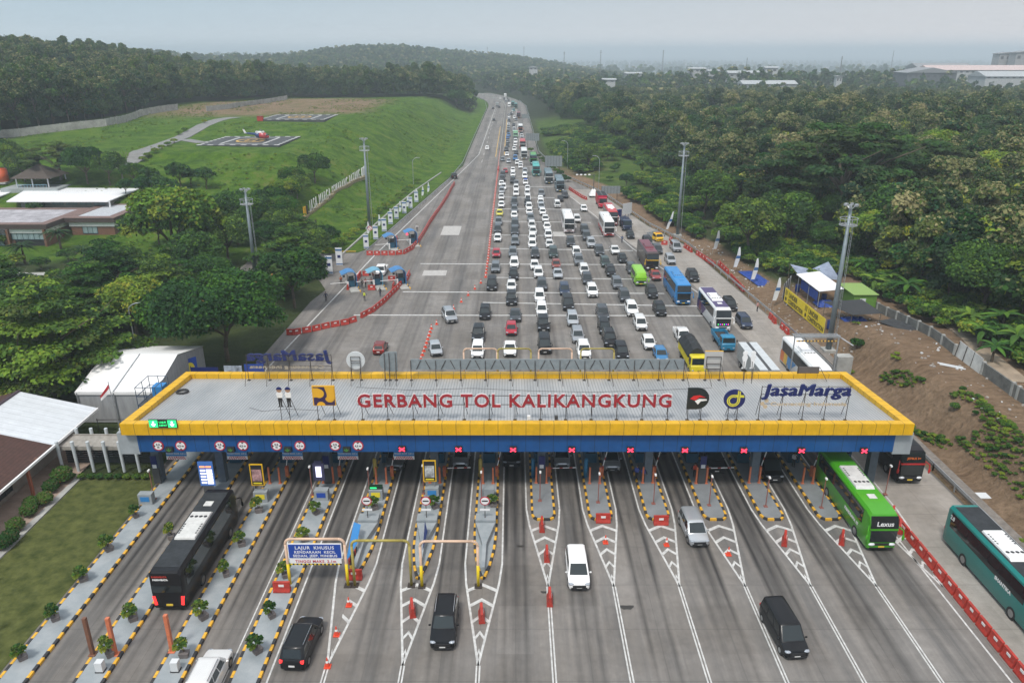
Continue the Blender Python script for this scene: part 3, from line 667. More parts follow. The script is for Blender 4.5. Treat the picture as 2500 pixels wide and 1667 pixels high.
# two cut-out figures of gate staff
skin_m = mat('skin', (.36, .21, .13), .6); hair_m = mat('dark_hair', (.015, .012, .01), .6)
def cutout(x, label, away=False, y=SY):
    zb = zat(993 if not away else 900, y); k = 1.0; o = empty('cutout_figure', (x, y, zb), R(180) if away else 0, label, 'sign figure')
    m = MB(); P = [(-.22, .95), (-.30, 1.3), (-.24, 1.5), (.24, 1.5), (.30, 1.3), (.22, .95)]
    m.prism([(p[0], p[1]) for p in P], 0, .06, 0, face_cam(0, 0, 0)); m.build('shirt', white_m, o)
    m = MB()
    for s in (-1, 1): m.prism([(s * .03, .12), (s * .14, .12), (s * .2, .95), (0, .95)], 0, .06, 0, face_cam(0, 0, 0)); m.prism([(s * .02, 0), (s * .3, .02), (s * .14, .13), (s * .03, .13)], 0, .06, 0, face_cam(0, 0, 0))
    m.build('trousers', white_m if away else ink_m, o)
    m = MB(); disc(m, (0, 1.72), .24, -.06, 0, 16, .06); m.build('head', white_m if away else skin_m, o)
    m = MB(); m.prism(arc((0, 1.78), .26, 0, 180, 10), 0, .07, 0, face_cam(0, -.01, 0)); m.build('cap', white_m if away else navy_m, o)
    m = MB(); m.tube((-.1, .1, .2), (-.1, .1, roofz(y) - zb), .03, n=5); m.tube((.1, .1, .9), (.3, 1.3, roofz(y + 1.3) - zb), .03, n=5); m.build('frame', rust_m, o)
cutout(xat(684, SY, 10), 'left one of two cut-out figures in white shirts and caps on the roof')
cutout(xat(705, SY, 10), 'right one of two cut-out figures in white shirts, beside the golden emblem board')
# black D shaped emblem with red and white wing
za, zb_ = zat(999, SY), zat(947, SY); xa, xb = xat(1676, SY, za), xat(1729, SY, za); h = zb_ - za
o = empty('emblem_board', (0, 0, 0), 0, 'black D shaped emblem board with red and white wing, right of the red letters', 'sign')
dp = [(xa, za)] + [(xa + (xb - xa) * .45 + (xb - xa) * .55 * math.cos(a), (za + zb_) / 2 + h / 2 * math.sin(a)) for a in np.linspace(-math.pi / 2, math.pi / 2, 14)] + [(xa, zb_)]
m = MB(); m.prism(dp, 0, .15, 0, face_cam(0, SY + .15, 0)); m.build('panel', mat('black_green_panel', (.012, .018, .018), .45), o)
m = MB(); X_ = lambda u: xa + u * (xb - xa); Z_ = lambda v: za + v * h
poly_xz(m, [(X_(.12), Z_(.5)), (X_(.28), Z_(.64)), (X_(.55), Z_(.67)), (X_(.85), Z_(.55)), (X_(.55), Z_(.57)), (X_(.36), Z_(.42))], SY - .015, 0)
poly_xz(m, [(X_(.34), Z_(.40)), (X_(.55), Z_(.50)), (X_(.88), Z_(.48)), (X_(.90), Z_(.42)), (X_(.62), Z_(.38)), (X_(.50), Z_(.23))], SY - .015, 1); m.build('wing', [mat('bright_red', (.6, .02, .02), .5), white_m], o)
frame_legs([xa + .2, xb - .6], SY + .12, zb_ - .5).build('frame', rust_m, o)
# round navy emblem with a yellow looping road
cx, cz = xat(1794, SY, 10.2), zat(975, SY); rr = xat(1820, SY, 10.2) - cx
def round_emblem():
    o = empty('emblem_board', (0, 0, 0), 0, 'round navy emblem board with a yellow looping road, left of the navy lettering', 'sign')
    m = MB(); disc(m, (cx, cz), rr, SY, 0, 32, .16); m.build('panel', navy_m, o)
    m = MB(); lim = mat('lime_yellow', (.62, .58, .05), .5)
    def band(c, r0, r1, a0, a1, y, mt, n=24):
        A, B = arc(c, r0, a0, a1, n), arc(c, r1, a0, a1, n)
        for k in range(n): poly_xz(m, [A[k], A[k + 1], B[k + 1], B[k]], y, mt)
    c = (cx - rr * .1, cz - rr * .12)
    band(c, rr * .34, rr * .62, 60, 360, SY - .012, 0); band(c, rr * .46, rr * .50, 60, 360, SY - .02, 1)
    poly_xz(m, [(c[0] + rr * .34, c[1]), (c[0] + rr * .62, c[1]), (c[0] + rr * .62, cz + rr * .82), (c[0] + rr * .34, cz + rr * .92)], SY - .012, 0)
    poly_xz(m, [(c[0] + rr * .46, c[1]), (c[0] + rr * .50, c[1]), (c[0] + rr * .50, cz + rr * .86), (c[0] + rr * .46, cz + rr * .88)], SY - .02, 1)
    poly_xz(m, [(c[0], c[1] + rr * .34), (cx + rr * .9, cz + rr * .2), (cx + rr * .84, cz + rr * .45), (c[0], c[1] + rr * .62)], SY - .014, 0); m.build('looping_road', [lim, navy_m], o)
    frame_legs([cx - .4, cx + .45], SY + .12, cz).build('frame', rust_m, o)
round_emblem()
za, zb_ = zat(966, SY), zat(939, SY); xa, xb = xat(1860, SY, za), xat(2076, SY, za)
o = empty('lettering_sign', (0, 0, 0), 0, 'navy JasaMarga lettering with tan line Connecting Indonesia below, at the roof right end', 'sign')
m = MB(); [letter_row(m, 'JasaMarga', xa + d_, xb - .1 + d_, za + e_, zb_ - za, SY + e_ * .2, ext=.1, bold=0, shear=.12, space=1.06) for d_, e_ in ((0, 0), (.07, .02), (.14, .04))]; m.build('letters', navy_m, o)
z2 = zat(990, SY)
m = MB(); letter_row(m, 'Connecting Indonesia', xa + .9, xb - .2, z2, .36, SY, ext=.04, bold=.012)
for k, (dx, dz) in enumerate(((.15, .2), (.5, .5), (.45, -.1))): disc(m, (xa + dx, z2 + dz), .2, SY, 0, 14, .05)
m.build('tagline', tan_m, o)
m = frame_legs([xa + k * (xb - xa) / 4 for k in range(5)], SY + .1, zb_ - .2)
for zz in (za + .05, zb_ - .3, z2 + .1): m.b2(xa, xb, SY + .16, SY + .2, zz, zz + .04)
m.build('frame', rust_m, o)
# green LED board on the front parapet
gl_m = mat('green_led_panel', (.02, .35, .10), .4, emit=(.02, .75, .20), estr=1.0); gw_m = mat('white_led', (.8, 1, .9), .4, emit=(.75, 1, .85), estr=1.6); gk_m = mat('dark_green_panel', (.01, .04, .02), .5)
xa, xb = xat(367, GF + .3, 8.7), xat(435, GF + .3, 8.7); zb_ = 8.32
o = empty('led_board', (0, 0, 0), 0, 'lit green LED board LAJUR CEPAT with two white arrows on the parapet left corner', 'sign'); m = MB(); m.b2(xa, xb, GF - .12, GF + .02, zb_ - .3, zb_ + .52); m.build('housing', black_m, o)
w3 = (xb - xa) / 3; zc = zb_ + .11
m = MB()
for k in (0, 2): m.b2(xa + k * w3 + .04, xa + (k + 1) * w3 - .04, GF - .14, GF - .121, zb_ - .25, zb_ + .47)
m.add(*text_geo('LAJUR', .24, .005, .004), 0, face_cam((xa + xb) / 2, GF - .135, zc + .08)); m.add(*text_geo('CEPAT', .24, .005, .004), 0, face_cam((xa + xb) / 2, GF - .135, zc - .24)); m.build('green_panel', gl_m, o)
m = MB()
for k in (.5, 2.5):
    x = xa + k * w3; poly_xz(m, [(x - .07, zc + .24), (x + .07, zc + .24), (x + .07, zc - .02), (x + .22, zc - .02), (x, zc - .28), (x - .22, zc - .02), (x - .07, zc - .02)], GF - .15)
m.build('arrow', gw_m, o)
# signs on the back edge that face the queue: their backs are seen
QY = 75.4
def qz(py_): return zat(py_, QY)
def qx(px_, z=8.5): return xat(px_, QY, z)
o = empty('lettering_sign', (0, 0, 0), 0, 'navy JasaMarga lettering seen from behind, mirrored, at the back left of the roof', 'sign')
m = MB(); xa, xb = qx(604), qx(811); [letter_row(m, 'JasaMarga', xa + d_, xb - .1 + d_, qz(880) + e_, qz(856) - qz(880), QY + e_ * .2, True, .1, 0, .12, 1.06) for d_, e_ in ((0, 0), (.07, .02), (.14, .04))]; m.build('letters', navy_m, o)
m = MB(); letter_row(m, 'Connecting Indonesia', xa + .2, xb - .9, qz(899), .34, QY, True, .04, .012); m.build('tagline', tan_m, o)
m = frame_legs([xa + k * (xb - xa) / 4 for k in range(5)], QY - .2, qz(864), -1.9)
for zz in (qz(880), qz(866), qz(892), qz(901)): m.b2(xa, xb, QY - .2, QY - .16, zz, zz + .04)
m.build('frame', rust_m, o)
cx2, cz2 = qx(869), qz(880)
o = empty('emblem_board', (0, 0, 0), 0, 'round white emblem board seen from behind at the back edge of the roof', 'sign'); m = MB(); disc(m, (cx2, cz2), 1.0, QY, 0, 28, .16); m.build('panel', mat('whitish_grey_back', (.55, .57, .57), .6), o)
fm = frame_legs([cx2 - .5, cx2 + .5], QY - .2, cz2 + .5, -1.8)
for zz in (cz2 - .3, cz2, cz2 + .45): fm.b2(cx2 - .52, cx2 + .52, QY - .16, QY - .1, zz, zz + .05)
fm.build('frame', rust_m, o)
xa, xb, za, zb_ = qx(926), qx(970), qz(906), qz(859); gback = mat('sheet_metal_back', (.23, .26, .27), .55, .2, var=.15)
o = empty('emblem_board', (0, 0, 0), 0, 'grey D shaped board seen from behind, left of the long grey panels', 'sign')
dp = [(xb, za)] + [(xb - (xb - xa) * .45 - (xb - xa) * .55 * math.cos(a), (za + zb_) / 2 + (zb_ - za) / 2 * math.sin(a)) for a in np.linspace(-math.pi / 2, math.pi / 2, 14)] + [(xb, zb_)]
m = MB(); m.prism(dp[::-1], 0, .12, 0, face_cam(0, QY + .12, 0)); m.build('panel', gback, o); frame_legs([xa + .6, xa + 1.1, xb - .15], QY - .2, zb_ - .1, -1.8).build('frame', rust_m, o)
xa, xb, za, zb_ = qx(1003), qx(1670), qz(902), qz(877)
o = empty('lettering_sign', (0, 0, 0), 0, 'long grey sheet metal sign seen from behind with braced frame at the roof back edge', 'sign')
m = MB(); m.b2(xa, xb, QY, QY + .1, za, zb_); m.build('panel', gback, o)
m = frame_legs([xa + k * (xb - xa) / 11 for k in range(12)], QY - .2, zb_ - .1, -1.9)
for k in range(11):
    x = xa + (k + .5) * (xb - xa) / 11
    for s in (-1, 1): m.tube((x + s * .25, QY - .06, zb_ - .1), (x + s * .75, QY - .06, za + .05), .035, n=4)
m.build('frame', rust_m, o)
xa, xb, za, zb_ = qx(1719), qx(1763), qz(900), qz(858)
o = empty('emblem_board', (0, 0, 0), 0, 'square grey board seen from behind with thin yellow top edge, near the yellow truck', 'sign')
m = MB(); m.b2(xa, xb, QY, QY + .12, za, zb_); m.b2(xa, xb, QY, QY + .12, zb_ + .002, zb_ + .06, 1); m.build('panel', [mat('light_sheet_back', (.45, .44, .42), .6), gold_m], o)
fm = frame_legs([xa + .2, xb - .2], QY - .2, zb_ - .55, -1.9)
for zz in (za, za + .6, zb_ - .6): fm.b2(xa + .2, xb - .2, QY - .16, QY - .1, zz, zz + .06)
fm.build('frame', rust_m, o)
cutout(qx(1817), 'white back of the left cut-out figure at the roof back edge', True, QY); cutout(qx(1837), 'white back of the right cut-out figure at the roof back edge', True, QY)
xa, xb = qx(1956), qx(2009)
o = empty('led_board', (0, 0, 0), 0, 'dark back of a small board at the back right corner of the roof', 'sign'); m = MB(); m.b2(xa, xb, QY + .7, QY + .82, 7.25, 8.0); m.build('panel', mat('brown_grey_back', (.10, .085, .08), .7), o); m = MB(); m.tube((xa, QY + .6, 6.7), (xa, QY + .6, 8.1), .04); m.tube((xb, QY + .6, 8.0), (xb + .3, QY - .9, 7.0), .03); m.build('frame', rust_m, o)
for k, px_ in enumerate((1291, 1358)):
    y = 63.4; x = xat(px_, y, 8.5); o = empty('floodlight', (x, y, roofz(y)), 0, ['small white floodlight box on the roof under the red letters', 'dark floodlight box on the roof front edge, under letter K'][k], 'floodlight')
    m = MB(); m.box((0, 0, .45), (.3, .25, .4)); m.build('lamp', white_m if k == 0 else dark_m, o); m = MB(); m.tube((0, 0, 0), (0, 0, .3), .03); m.build('bracket', rust_m, o)
o = MB(); c_ = [(GX0 + 1.75 + .55 * math.cos(a), 71.4 + .5 * math.sin(a), roofz(71.4) + .12) for a in np.linspace(0, 2 * math.pi, 19)]; o.path(c_, .12, 6); o = o.build('coiled_hose', black_m); tag(o, 'black coiled hose lying on the left end of the roof', 'hose')
m = MB(); P = [(xat(a, 66, 7.6), yy, roofz(yy) + .06) for a, yy in ((600, 67), (640, 66), (700, 66.6), (780, 66.2))]; P2 = [(xat(a, 71, 7.4), yy, roofz(yy) + .06) for a, yy in ((860, 73), (1000, 72), (1150, 72.6), (1300, 71.8), (1450, 71.4), (1600, 72), (1750, 72.8))]
m.path(P, .016, 4); m.path(P2, .018, 4); o = m.build('cable', rust_m); tag(o, 'thin dark cables lying slack across the corrugated roof', 'cable')
# railing cage at the left end of the roof
cg = empty('ladder_cage', (-37.2, 71.5, 0), 0, 'dark railed ladder platform at the left end of the toll gate roof', 'ladder cage')
m = MB()
for zz in (6.3, 7.3, 8.3):
    m.path([(-1, -1.5, zz), (1, -1.5, zz), (1, 1.5, zz), (-1, 1.5, zz), (-1, -1.5, zz)], .04, 5)
for p in ((-1, -1.5), (0, -1.5), (1, -1.5), (1, 1.5), (0, 1.5), (-1, 1.5), (-1, 0), (1, 0)): m.tube((p[0], p[1], 0 if p[0] == -1 and p[1] else 6), (p[0], p[1], 8.3), .04, n=5)
m.build('railing', mat('blue_grey_rail', (.06, .09, .14), .5, .3), cg); m = MB(); m.b2(-1, 1, -1.5, 1.5, 6.2, 6.28); m.build('platform', dark_m, cg)
m = MB(); m.b2(-.2, .9, .2, 1.4, 6.3, 7.6); m.build('cabinet', skyb_m, cg)

# ================================================================== lane furniture under and before the roof
booth_m = mat('teal_blue_booth', (.012, .075, .13), .5, var=.15); boothw = glassg_m; borange_m = mat('faded_orange_steel', (.55, .16, .075), .55, var=.2, scale=3); brown_m = mat('brown_steel', (.17, .075, .045), .6, var=.2)
paper_m = mat('notice_paper', (.6, .62, .63), .6); ylw_sign = mat('yellow_notice', (.75, .62, .03), .5)
nth = ['first', 'second', 'third', 'fourth', 'fifth', 'sixth', 'seventh', 'eighth', 'ninth', 'tenth', 'eleventh', 'twelfth', 'thirteenth', 'fourteenth', 'fifteenth', 'sixteenth', 'seventeenth', 'eighteenth', 'nineteenth', 'twentieth']
nth += ['twenty-' + k for k in nth[:9]] + ['thirtieth'] + ['thirty-' + k for k in nth[:9]]
def booth_proto():
    o = empty('toll_booth', (0, 0, 0), 0, 'x', 'toll booth', 'booths on the toll islands')
    m = MB(); m.b2(-.62, .62, -1.1, 1.1, 0, 1.05); m.b2(-.62, .62, -1.1, 1.1, 2.15, 2.6)
    for a in (-.56, .56):
        for c_ in (-1.04, 1.04): m.b2(a - .06, a + .06, c_ - .06, c_ + .06, 1.05, 2.15)
    m.build('cabin', booth_m, o); m = MB(); m.b2(-.57, .57, -1.05, 1.05, 1.05, 2.15); m.build('window', boothw, o)
    m = MB(); m.b2(-.25, .25, -1.13, -1.11, 1.3, 1.9); m.build('notice', paper_m, o); m = MB(); m.b2(-.75, .75, -1.3, 1.3, 2.6, 2.7); m.build('roof', dark_m, o); return o
bp_ = booth_proto()
for k, i in enumerate(range(-6, 7)): place(bp_, (ix(i), 70.2, .17), 0, f'teal blue toll booth under the roof on the {nth[k]} island from the black coach side' if i > -6 else 'teal blue toll booth with white notice, directly left of the white tariff screen')
def bollard_proto():
    m = MB(); m.box((0, 0, .9), (.17, .17, 1.8)); m.box((0, 0, .02), (.32, .32, .04)); o = m.build('bollard', borange_m, bevel=.02); return tag(o, 'x', 'bollard')
bo = bollard_proto()
for k, i in enumerate(range(-5, 6)):
    for s, nm in ((-1, 'left'), (1, 'right')):
        place(bo, (ix(i) + s * .5, 65.2 - .1 * (i % 2), .17), 0, f'{nm} faded orange post of the pair on the {nth[k]} island right of the black coach', 'orange posts guarding the booths')
def boom(i, up, k):
    o = empty('boom_barrier', (ix(i) + .85, 66.5, .17), 0, f'{"raised" if up else "lowered"} white striped boom on the {nth[k]} island right of the black coach', 'boom barrier', 'boom barriers')
    m = MB(); m.box((0, 0, .55), (.32, .36, 1.1)); m.build('cabinet', borange_m, o, bevel=.02)
    m = MB(); a = R(78) if up else R(2)
    for j in range(8):
        p = (math.cos(a) * j * .33, -.22, 1.0 + math.sin(a) * j * .33); q = (math.cos(a) * (j + 1) * .33, -.22, 1.0 + math.sin(a) * (j + 1) * .33); m.tube(p, q, .05, n=6, mat=0 if j % 3 else 1)
    m.build('arm', [white_m, red_m], o)
for k, (i, up) in enumerate(((-5, 1), (-4, 1), (-3, 1), (-2, 0), (-1, 1), (0, 0), (1, 1), (2, 1), (3, 0), (4, 1), (5, 1))): boom(i, up, k)
for k, (i, col) in enumerate(((-3, 'yel'), (-1, 'yel'), (0, 'blu'), (1, 'blu'))):
    m = MB(); m.tube((0, 0, 0), (0, 0, 1.9), .2, .2, 10); m.ell((0, 0, 1.9), (.2, .2, .25)); o = m.build('guard_post', mat('guard_' + col, (.42, .32, .07) if col == 'yel' else (.02, .16, .30), .5, var=.2), smooth=True, loc=(ix(i) - .78, 66.3, .17))
    tag(o, ['thick yellow round guard post beside the green lit board island', 'thick yellow round guard post on the island of the middle lanes', 'thick blue round guard post beside a banner column', 'thick blue round guard post left of the silver hatchback'][k], 'guard post')
# slim camera posts further out on the islands
pole_m = mat('reddish_pole', (.26, .10, .08), .6)
def cam_post(x, y, lab, h=3.1):
    o = empty('camera_post', (x, y, .17), 0, lab, 'camera post', 'slim camera posts on the islands'); m = MB(); m.tube((0, 0, 0), (0, 0, h), .045, n=6); m.box((0, 0, .03), (.35, .35, .06)); m.build('pole', pole_m, o); m = MB(); m.box((.0, -.05, h + .05), (.16, .3, .14)); m.build('camera', white_m, o)
for (px_, py_), lab in (((1318, 1222), 'slim reddish camera post on the first round nosed island'), ((1460, 1226), 'slim reddish camera post on the second round nosed island'), ((1595, 1229), 'slim reddish camera post on the third round nosed island'), ((1731, 1233), 'slim reddish camera post on the fourth round nosed island'),
    ((1869, 1236), 'slim reddish camera post on the fifth round nosed island'), ((2005, 1239), 'slim reddish camera post beside the green coach'), ((2161, 1206), 'slim brown camera post right of the green coach'), ((763, 1208), 'slim red camera post left of the dark banner screen'), ((903, 1213), 'slim red camera post beside the yellow notice island'), ((1035, 1205), 'slim red camera post at the yellow framed poster'), ((1176, 1222), 'slim red camera post beside the plain blue grey cabinet'), ((377, 1218), 'slim red white camera post beside the left cabinet')):
    p = at(px_, py_, .17); cam_post(p.x, p.y, lab)
# cabinets, posters, tariff screens on the left islands
def cabinet(px_, py_, lab, sign, head=None):
    p = at(px_, py_, .17); o = empty('lane_cabinet', (p.x, p.y + .35, .17), 0, lab, 'cabinet'); m = MB(); m.box((0, 0, .55), (1.3, .7, 1.1)); m.build('case', deck_m, o, bevel=.03)
    if sign: m = MB(); m.b2(-.42, .42, -.375, -.352, .35, .85); m.build('notice', {'y': ylw_sign, 'b': blue_m, 'l': skyb_m}[sign], o)
    if head: m = MB(); m.b2(-.62, .62, -.2, .2, 1.11, 1.42); m.build('display', gk_m, o); m = MB(); m.b2(-.5, .1, -.215, -.2, 1.2, 1.34); m.build('lit_row', gl_m, o)
    return o
cabinet(637, 1226, 'blue grey cabinet with yellow notice below the car poster', 'y'); cabinet(785, 1222, 'blue grey cabinet with dark blue notice below the banner screen', 'b'); cabinet(918, 1221, 'blue grey cabinet with yellow notice and green lit display', 'y', 1)
cabinet(1055, 1216, 'blue grey cabinet with light blue notice below the yellow framed poster', 'l'); cabinet(1190, 1218, 'plain blue grey cabinet with a pale box on top', None); cabinet(356, 1232, 'pale blue grey cabinet with light blue notice beside the lawn', 'l')
photo_m = mat('printed_photo', (.16, .17, .18), .5, var=.95, scale=1.4, col2=(.38, .22, .22)); photo2_m = mat('printed_car_photo', (.18, .19, .20), .5, var=.95, scale=1.2, col2=(.40, .42, .42))
for px_, py_, lab, pm in ((635, 1200, 'yellow framed poster with crowded car picture on the second planted island', photo_m), (1052, 1195, 'yellow framed poster with grey car picture beside the grey SUV', photo2_m)):
    p = at(px_, 1226 if px_ < 900 else 1216, .17); o = empty('poster_stand', (p.x - .05, p.y + .25, 1.3), 0, lab, 'poster'); m = MB()
    m.b2(-.62, .62, 0, .08, .55, 2.85); m.build('frame', yel_m, o); m = MB(); m.b2(-.52, .52, -.02, -.001, .65, 2.75); m.build('black_border', ink_m, o); m = MB(); m.b2(-.44, .44, -.03, -.021, 1.05, 2.3); m.build('picture', pm, o)
    m = MB(); m.b2(-.4, .4, -.032, -.022, .75, .9); m.build('lettering', ylw_sign, o); m = MB(); m.tube((-.4, .04, -.05), (-.4, .04, .56), .03); m.tube((.4, .04, -.05), (.4, .04, .56), .03); m.build('leg', steel_m, o)
scr_w = mat('screen_white', (.6, .6, .75), .4, emit=(.62, .62, .85), estr=.9); scr_b = mat('screen_blue', (.02, .05, .14), .4, emit=(.04, .12, .35), estr=.5); scr_o = mat('screen_orange', (.6, .2, .08), .4, emit=(.9, .3, .12), estr=.9)
p = at(510, 1210, .17); o = empty('tariff_screen', (p.x, p.y + .2, .17), 0, 'lit tariff screen with white rows and orange heads left of the teal booth', 'screen'); m = MB(); m.b2(-.7, .7, 0, .12, 1.0, 3.6); m.build('panel', scr_b, o); m = MB()
for r_ in range(5): m.b2(-.55, -.05, -.015, 0, 1.25 + r_ * .33, 1.45 + r_ * .33); m.b2(.03, .6, -.015, 0, 1.2 + r_ * .33, 1.48 + r_ * .33)
m.build('rows', scr_w, o); m = MB(); m.b2(-.55, -.05, -.015, 0, 2.98, 3.15); m.b2(.03, .55, -.015, 0, 2.98, 3.15); m.build('heading', scr_o, o); m = MB(); m.b2(-.5, .5, .02, .1, 0, 1.0); m.build('foot', dark_m, o)
p = at(781, 1205, .17); o = empty('tariff_screen', (p.x, p.y + .3, 1.25), 0, 'dark purple banner screen with white middle block behind the blue notice cabinet', 'screen'); m = MB(); m.b2(-.55, .55, 0, .12, .2, 2.1); m.b2(-.35, .35, 0, .1, 2.15, 2.35); m.build('panel', mat('dark_violet_panel', (.05, .05, .11), .5), o); m = MB(); m.b2(-.27, .27, -.02, 0, .6, 1.75); m.build('white_block', scr_w, o)
for k, i in enumerate((-7, -4, 0, 3)):
    y = 65.05; x = ix(i) + (.0 if i != -7 else -1.0); o = MB(); o.b2(x - .36, x + .36, y - .09, y - .02, .2, 1.9); o.b2(x - .3, x + .3, y - .11, y - .09, 2.0, 3.3, 1); o.b2(x - .2, x + .2, y - .115, y - .09, 1.95, 2.35, 2)
    o = o.build('column_banner', [dark_m, navy_m, paper_m]); tag(o, 'dark banner with navy top on the column ' + ['beside the lawn', 'left of the dim lane entrance', 'right of the middle lane', 'left of the dark SUV'][k], 'banner')
# no-entry style signs and banners on the wedge islands
for k, i in enumerate((-3, -2, -1)):
    o = empty('closed_lane_sign', (ix(i) - .05, 58.0, .95), 0, 'round white sign with black bar on the ' + ['left wedge island beside the blue banner', 'middle wedge island', 'right wedge island, left of the middle lane'][k], 'traffic sign', 'round barred signs on wedge islands')
    m = MB(); disc(m, (0, 1.75), .45, 0, 0); m.build('rim', sgn_r, o); m = MB(); disc(m, (0, 1.75), .36, -.015, 0); m.build('face', sgn_w, o); m = MB(); m.b2(-.27, .27, -.03, -.016, 1.69, 1.81); m.build('bar', ink_m, o)
    m = MB(); m.b2(-.45, .45, -.03, 0, .75, .95); m.build('name_plate', sgn_w, o); m = MB(); m.tube((0, .04, 0), (0, .04, 2.1), .035, n=6); m.build('pole', rust_m, o)
o = empty('wedge_banner', (ix(-3) - .55, 54.2, .5), 0, 'blue triangular banner with striped foot leaning on the left wedge island', 'banner'); m = MB(); m.add([(-.25, 1.6, 1.5), (.35, 1.5, 1.3), (.4, -.6, .9), (-.1, -2.2, .45), (-.25, -1.8, .4)], [(0, 1, 2, 3, 4)]); m.add([(-.25, 1.6, 1.45), (.35, 1.5, 1.25), (.4, -.6, .85), (-.1, -2.2, .4), (-.25, -1.8, .35)], [(4, 3, 2, 1, 0)]); m.build('sheet', skyb_m, o)
m = MB(); [m.box((.35 - .06 * k, -.8 - .3 * k, .35), (.1, .26, .5), mat=k % 2) for k in range(6)]; m.build('striped_edge', [kerbk_m, red_m], o)
o = MB(); o.add([(ix(-2) + .05, 56.6, .75), (ix(-2) + .22, 56.2, .75), (ix(-2) + .12, 55.6, 2.3)], [(0, 1, 2)]); o.add([(ix(-2) + .05, 56.6, .74), (ix(-2) + .22, 56.2, .74), (ix(-2) + .1, 53.5, .74), (ix(-2) + .12, 55.6, 2.28)], [(0, 2, 3), (1, 3, 2)]); o = o.build('furled_flag', blue_m); tag(o, 'furled blue flag lying on the middle wedge island', 'flag')

# ---- height limit portals
def portal(xl, xr, y, h, mats, lab, zl=0, r=.11, low=None):
    o = empty('height_portal', (xl, y, zl), 0, lab, 'height portal', 'pipe height portals'); w_ = xr - xl
    m = MB(); pts = [(0, 0, .02)] + [(0, 0, h - .45)] + [(.45 - .45 * math.cos(a), 0, h - .45 + .45 * math.sin(a)) for a in np.linspace(.3, math.pi / 2, 5)] + [(w_ - .45 + .45 * math.sin(a), 0, h - .45 + .45 * math.cos(a)) for a in np.linspace(0, math.pi / 2 - .3, 5)] + [(w_, 0, h - .45), (w_, 0, .02)]
    m.path(pts, r, 8); m.build('pipe', mats, o, smooth=True)
    if low: m = MB(); m.tube((0, 0, .05), (0, 0, h * .48), r + .012, n=8); m.tube((w_, 0, .05), (w_, 0, h * .48), r + .012, n=8); m.build('painted_foot', low, o, smooth=True)
    m = MB(); m.box((0, 0, .03), (.6, .6, .06)); m.box((w_, 0, .03), (.6, .6, .06)); m.build('base_plate', rust_m, o); return o
beige_m = mat('faded_beige_pipe', (.62, .43, .31), .55, var=.12); olive_m = mat('olive_yellow_pipe', (.33, .27, .06), .5, var=.2); bright_y = mat('bright_yellow_paint', (.76, .56, .01), .5)
p, q = at(705.6, 1432, .17), at(845.5, 1444); po = portal(p.x, q.x, 49.9, 4.45, beige_m, 'beige pipe portal holding the blue lane sign', low=bright_y)
w_ = q.x - p.x; so = empty('lane_sign', (p.x, 49.7, 0), 0, 'blue lane sign LAJUR KHUSUS above white strip TINGGI MAKS. 2,1m in the beige portal', 'traffic sign')
m = MB(); m.b2(.2, w_ - .2, 0, .07, 2.75, 4.15); m.build('border', sgn_w, so); m = MB(); m.b2(.27, w_ - .27, -.015, 0, 2.82, 4.08); m.build('panel', blue_m, so)
m = MB(); cxx = w_ / 2
for tx, sz, zz in (('LAJUR  KHUSUS', .40, 3.66), ('KENDARAAN  KECIL', .32, 3.28), ('SEDAN, JEEP, MINIBUS', .32, 2.93)): m.add(*text_geo(tx, sz, .006, .006, space=1.12), 0, face_cam(cxx, -.025, zz))
m.build('lettering', sgn_w, so); m = MB(); m.b2(.3, w_ - .3, 0, .06, 2.3, 2.73); m.build('white_strip', sgn_w, so)
m = MB(); m.add(*text_geo('TINGGI MAKS. 2,1m', .34, .006, .006, space=1.1), 0, face_cam(cxx, -.012, 2.39)); m.build('strip_lettering', sgn_r, so)
m = MB(); n_ = 26; [m.b2(.3 + k * (w_ - .6) / n_, .3 + (k + 1) * (w_ - .6) / n_, 0, .05, 2.16, 2.28, k % 2) for k in range(n_)]; m.build('warning_strip', [bright_y, black_m], so)
p, q = at(865, 1435), at(1003, 1438); portal(p.x, q.x, 49.9, 4.3, olive_m, 'olive yellow pipe portal between the blue lane sign and the beige portal')
p, q = at(1028.6, 1441), at(1167, 1443); portal(p.x, q.x, 49.8, 4.3, beige_m, 'beige pipe portal with yellow feet above the black SUV', low=bright_y)
for k, xc in enumerate((-4.1, .3, 5.6, 11.05)): portal(xc - 2.15, xc + 2.15, 91.0, 4.3, beige_m if k % 2 == 0 else olive_m, f'pipe portal in the queue behind the roof, {nth[k]} from the left')
# brown steel posts near the bottom left edge
for k, (x, y, c_, lab) in enumerate(((-38.4, 44.0, brown_m, 'brown square steel post at the lawn edge, bottom left corner'), (-29.7, 42.3, brown_m, 'brown square steel post left of a salmon post near the bottom edge'), (-28.1, 42.3, borange_m, 'salmon square steel post right beside the brown one'), (-24.2, 42.6, borange_m, 'lone salmon square steel post left of the white car'))):
    m = MB(); m.box((0, 0, 1.6), (.26, .26, 3.2)); m.box((0, 0, .03), (.5, .5, .06)); o = m.build('steel_post', c_, bevel=.02, loc=(x, y, .02 if k == 0 else .17)); tag(o, lab, 'post')
for k, (px_, py_) in enumerate(((430, 1635), (247, 1636))):
    p = at(px_, py_, .17); m = MB(); m.box((0, 0, .45), (.5, .45, .75)); m.box((0, 0, .04), (.6, .5, .08), mat=1); o = m.build('control_box', [paper_m, black_m], loc=p); tag(o, ['white control box standing left of the white car', 'white control box behind the salmon post pair'][k], 'control box')
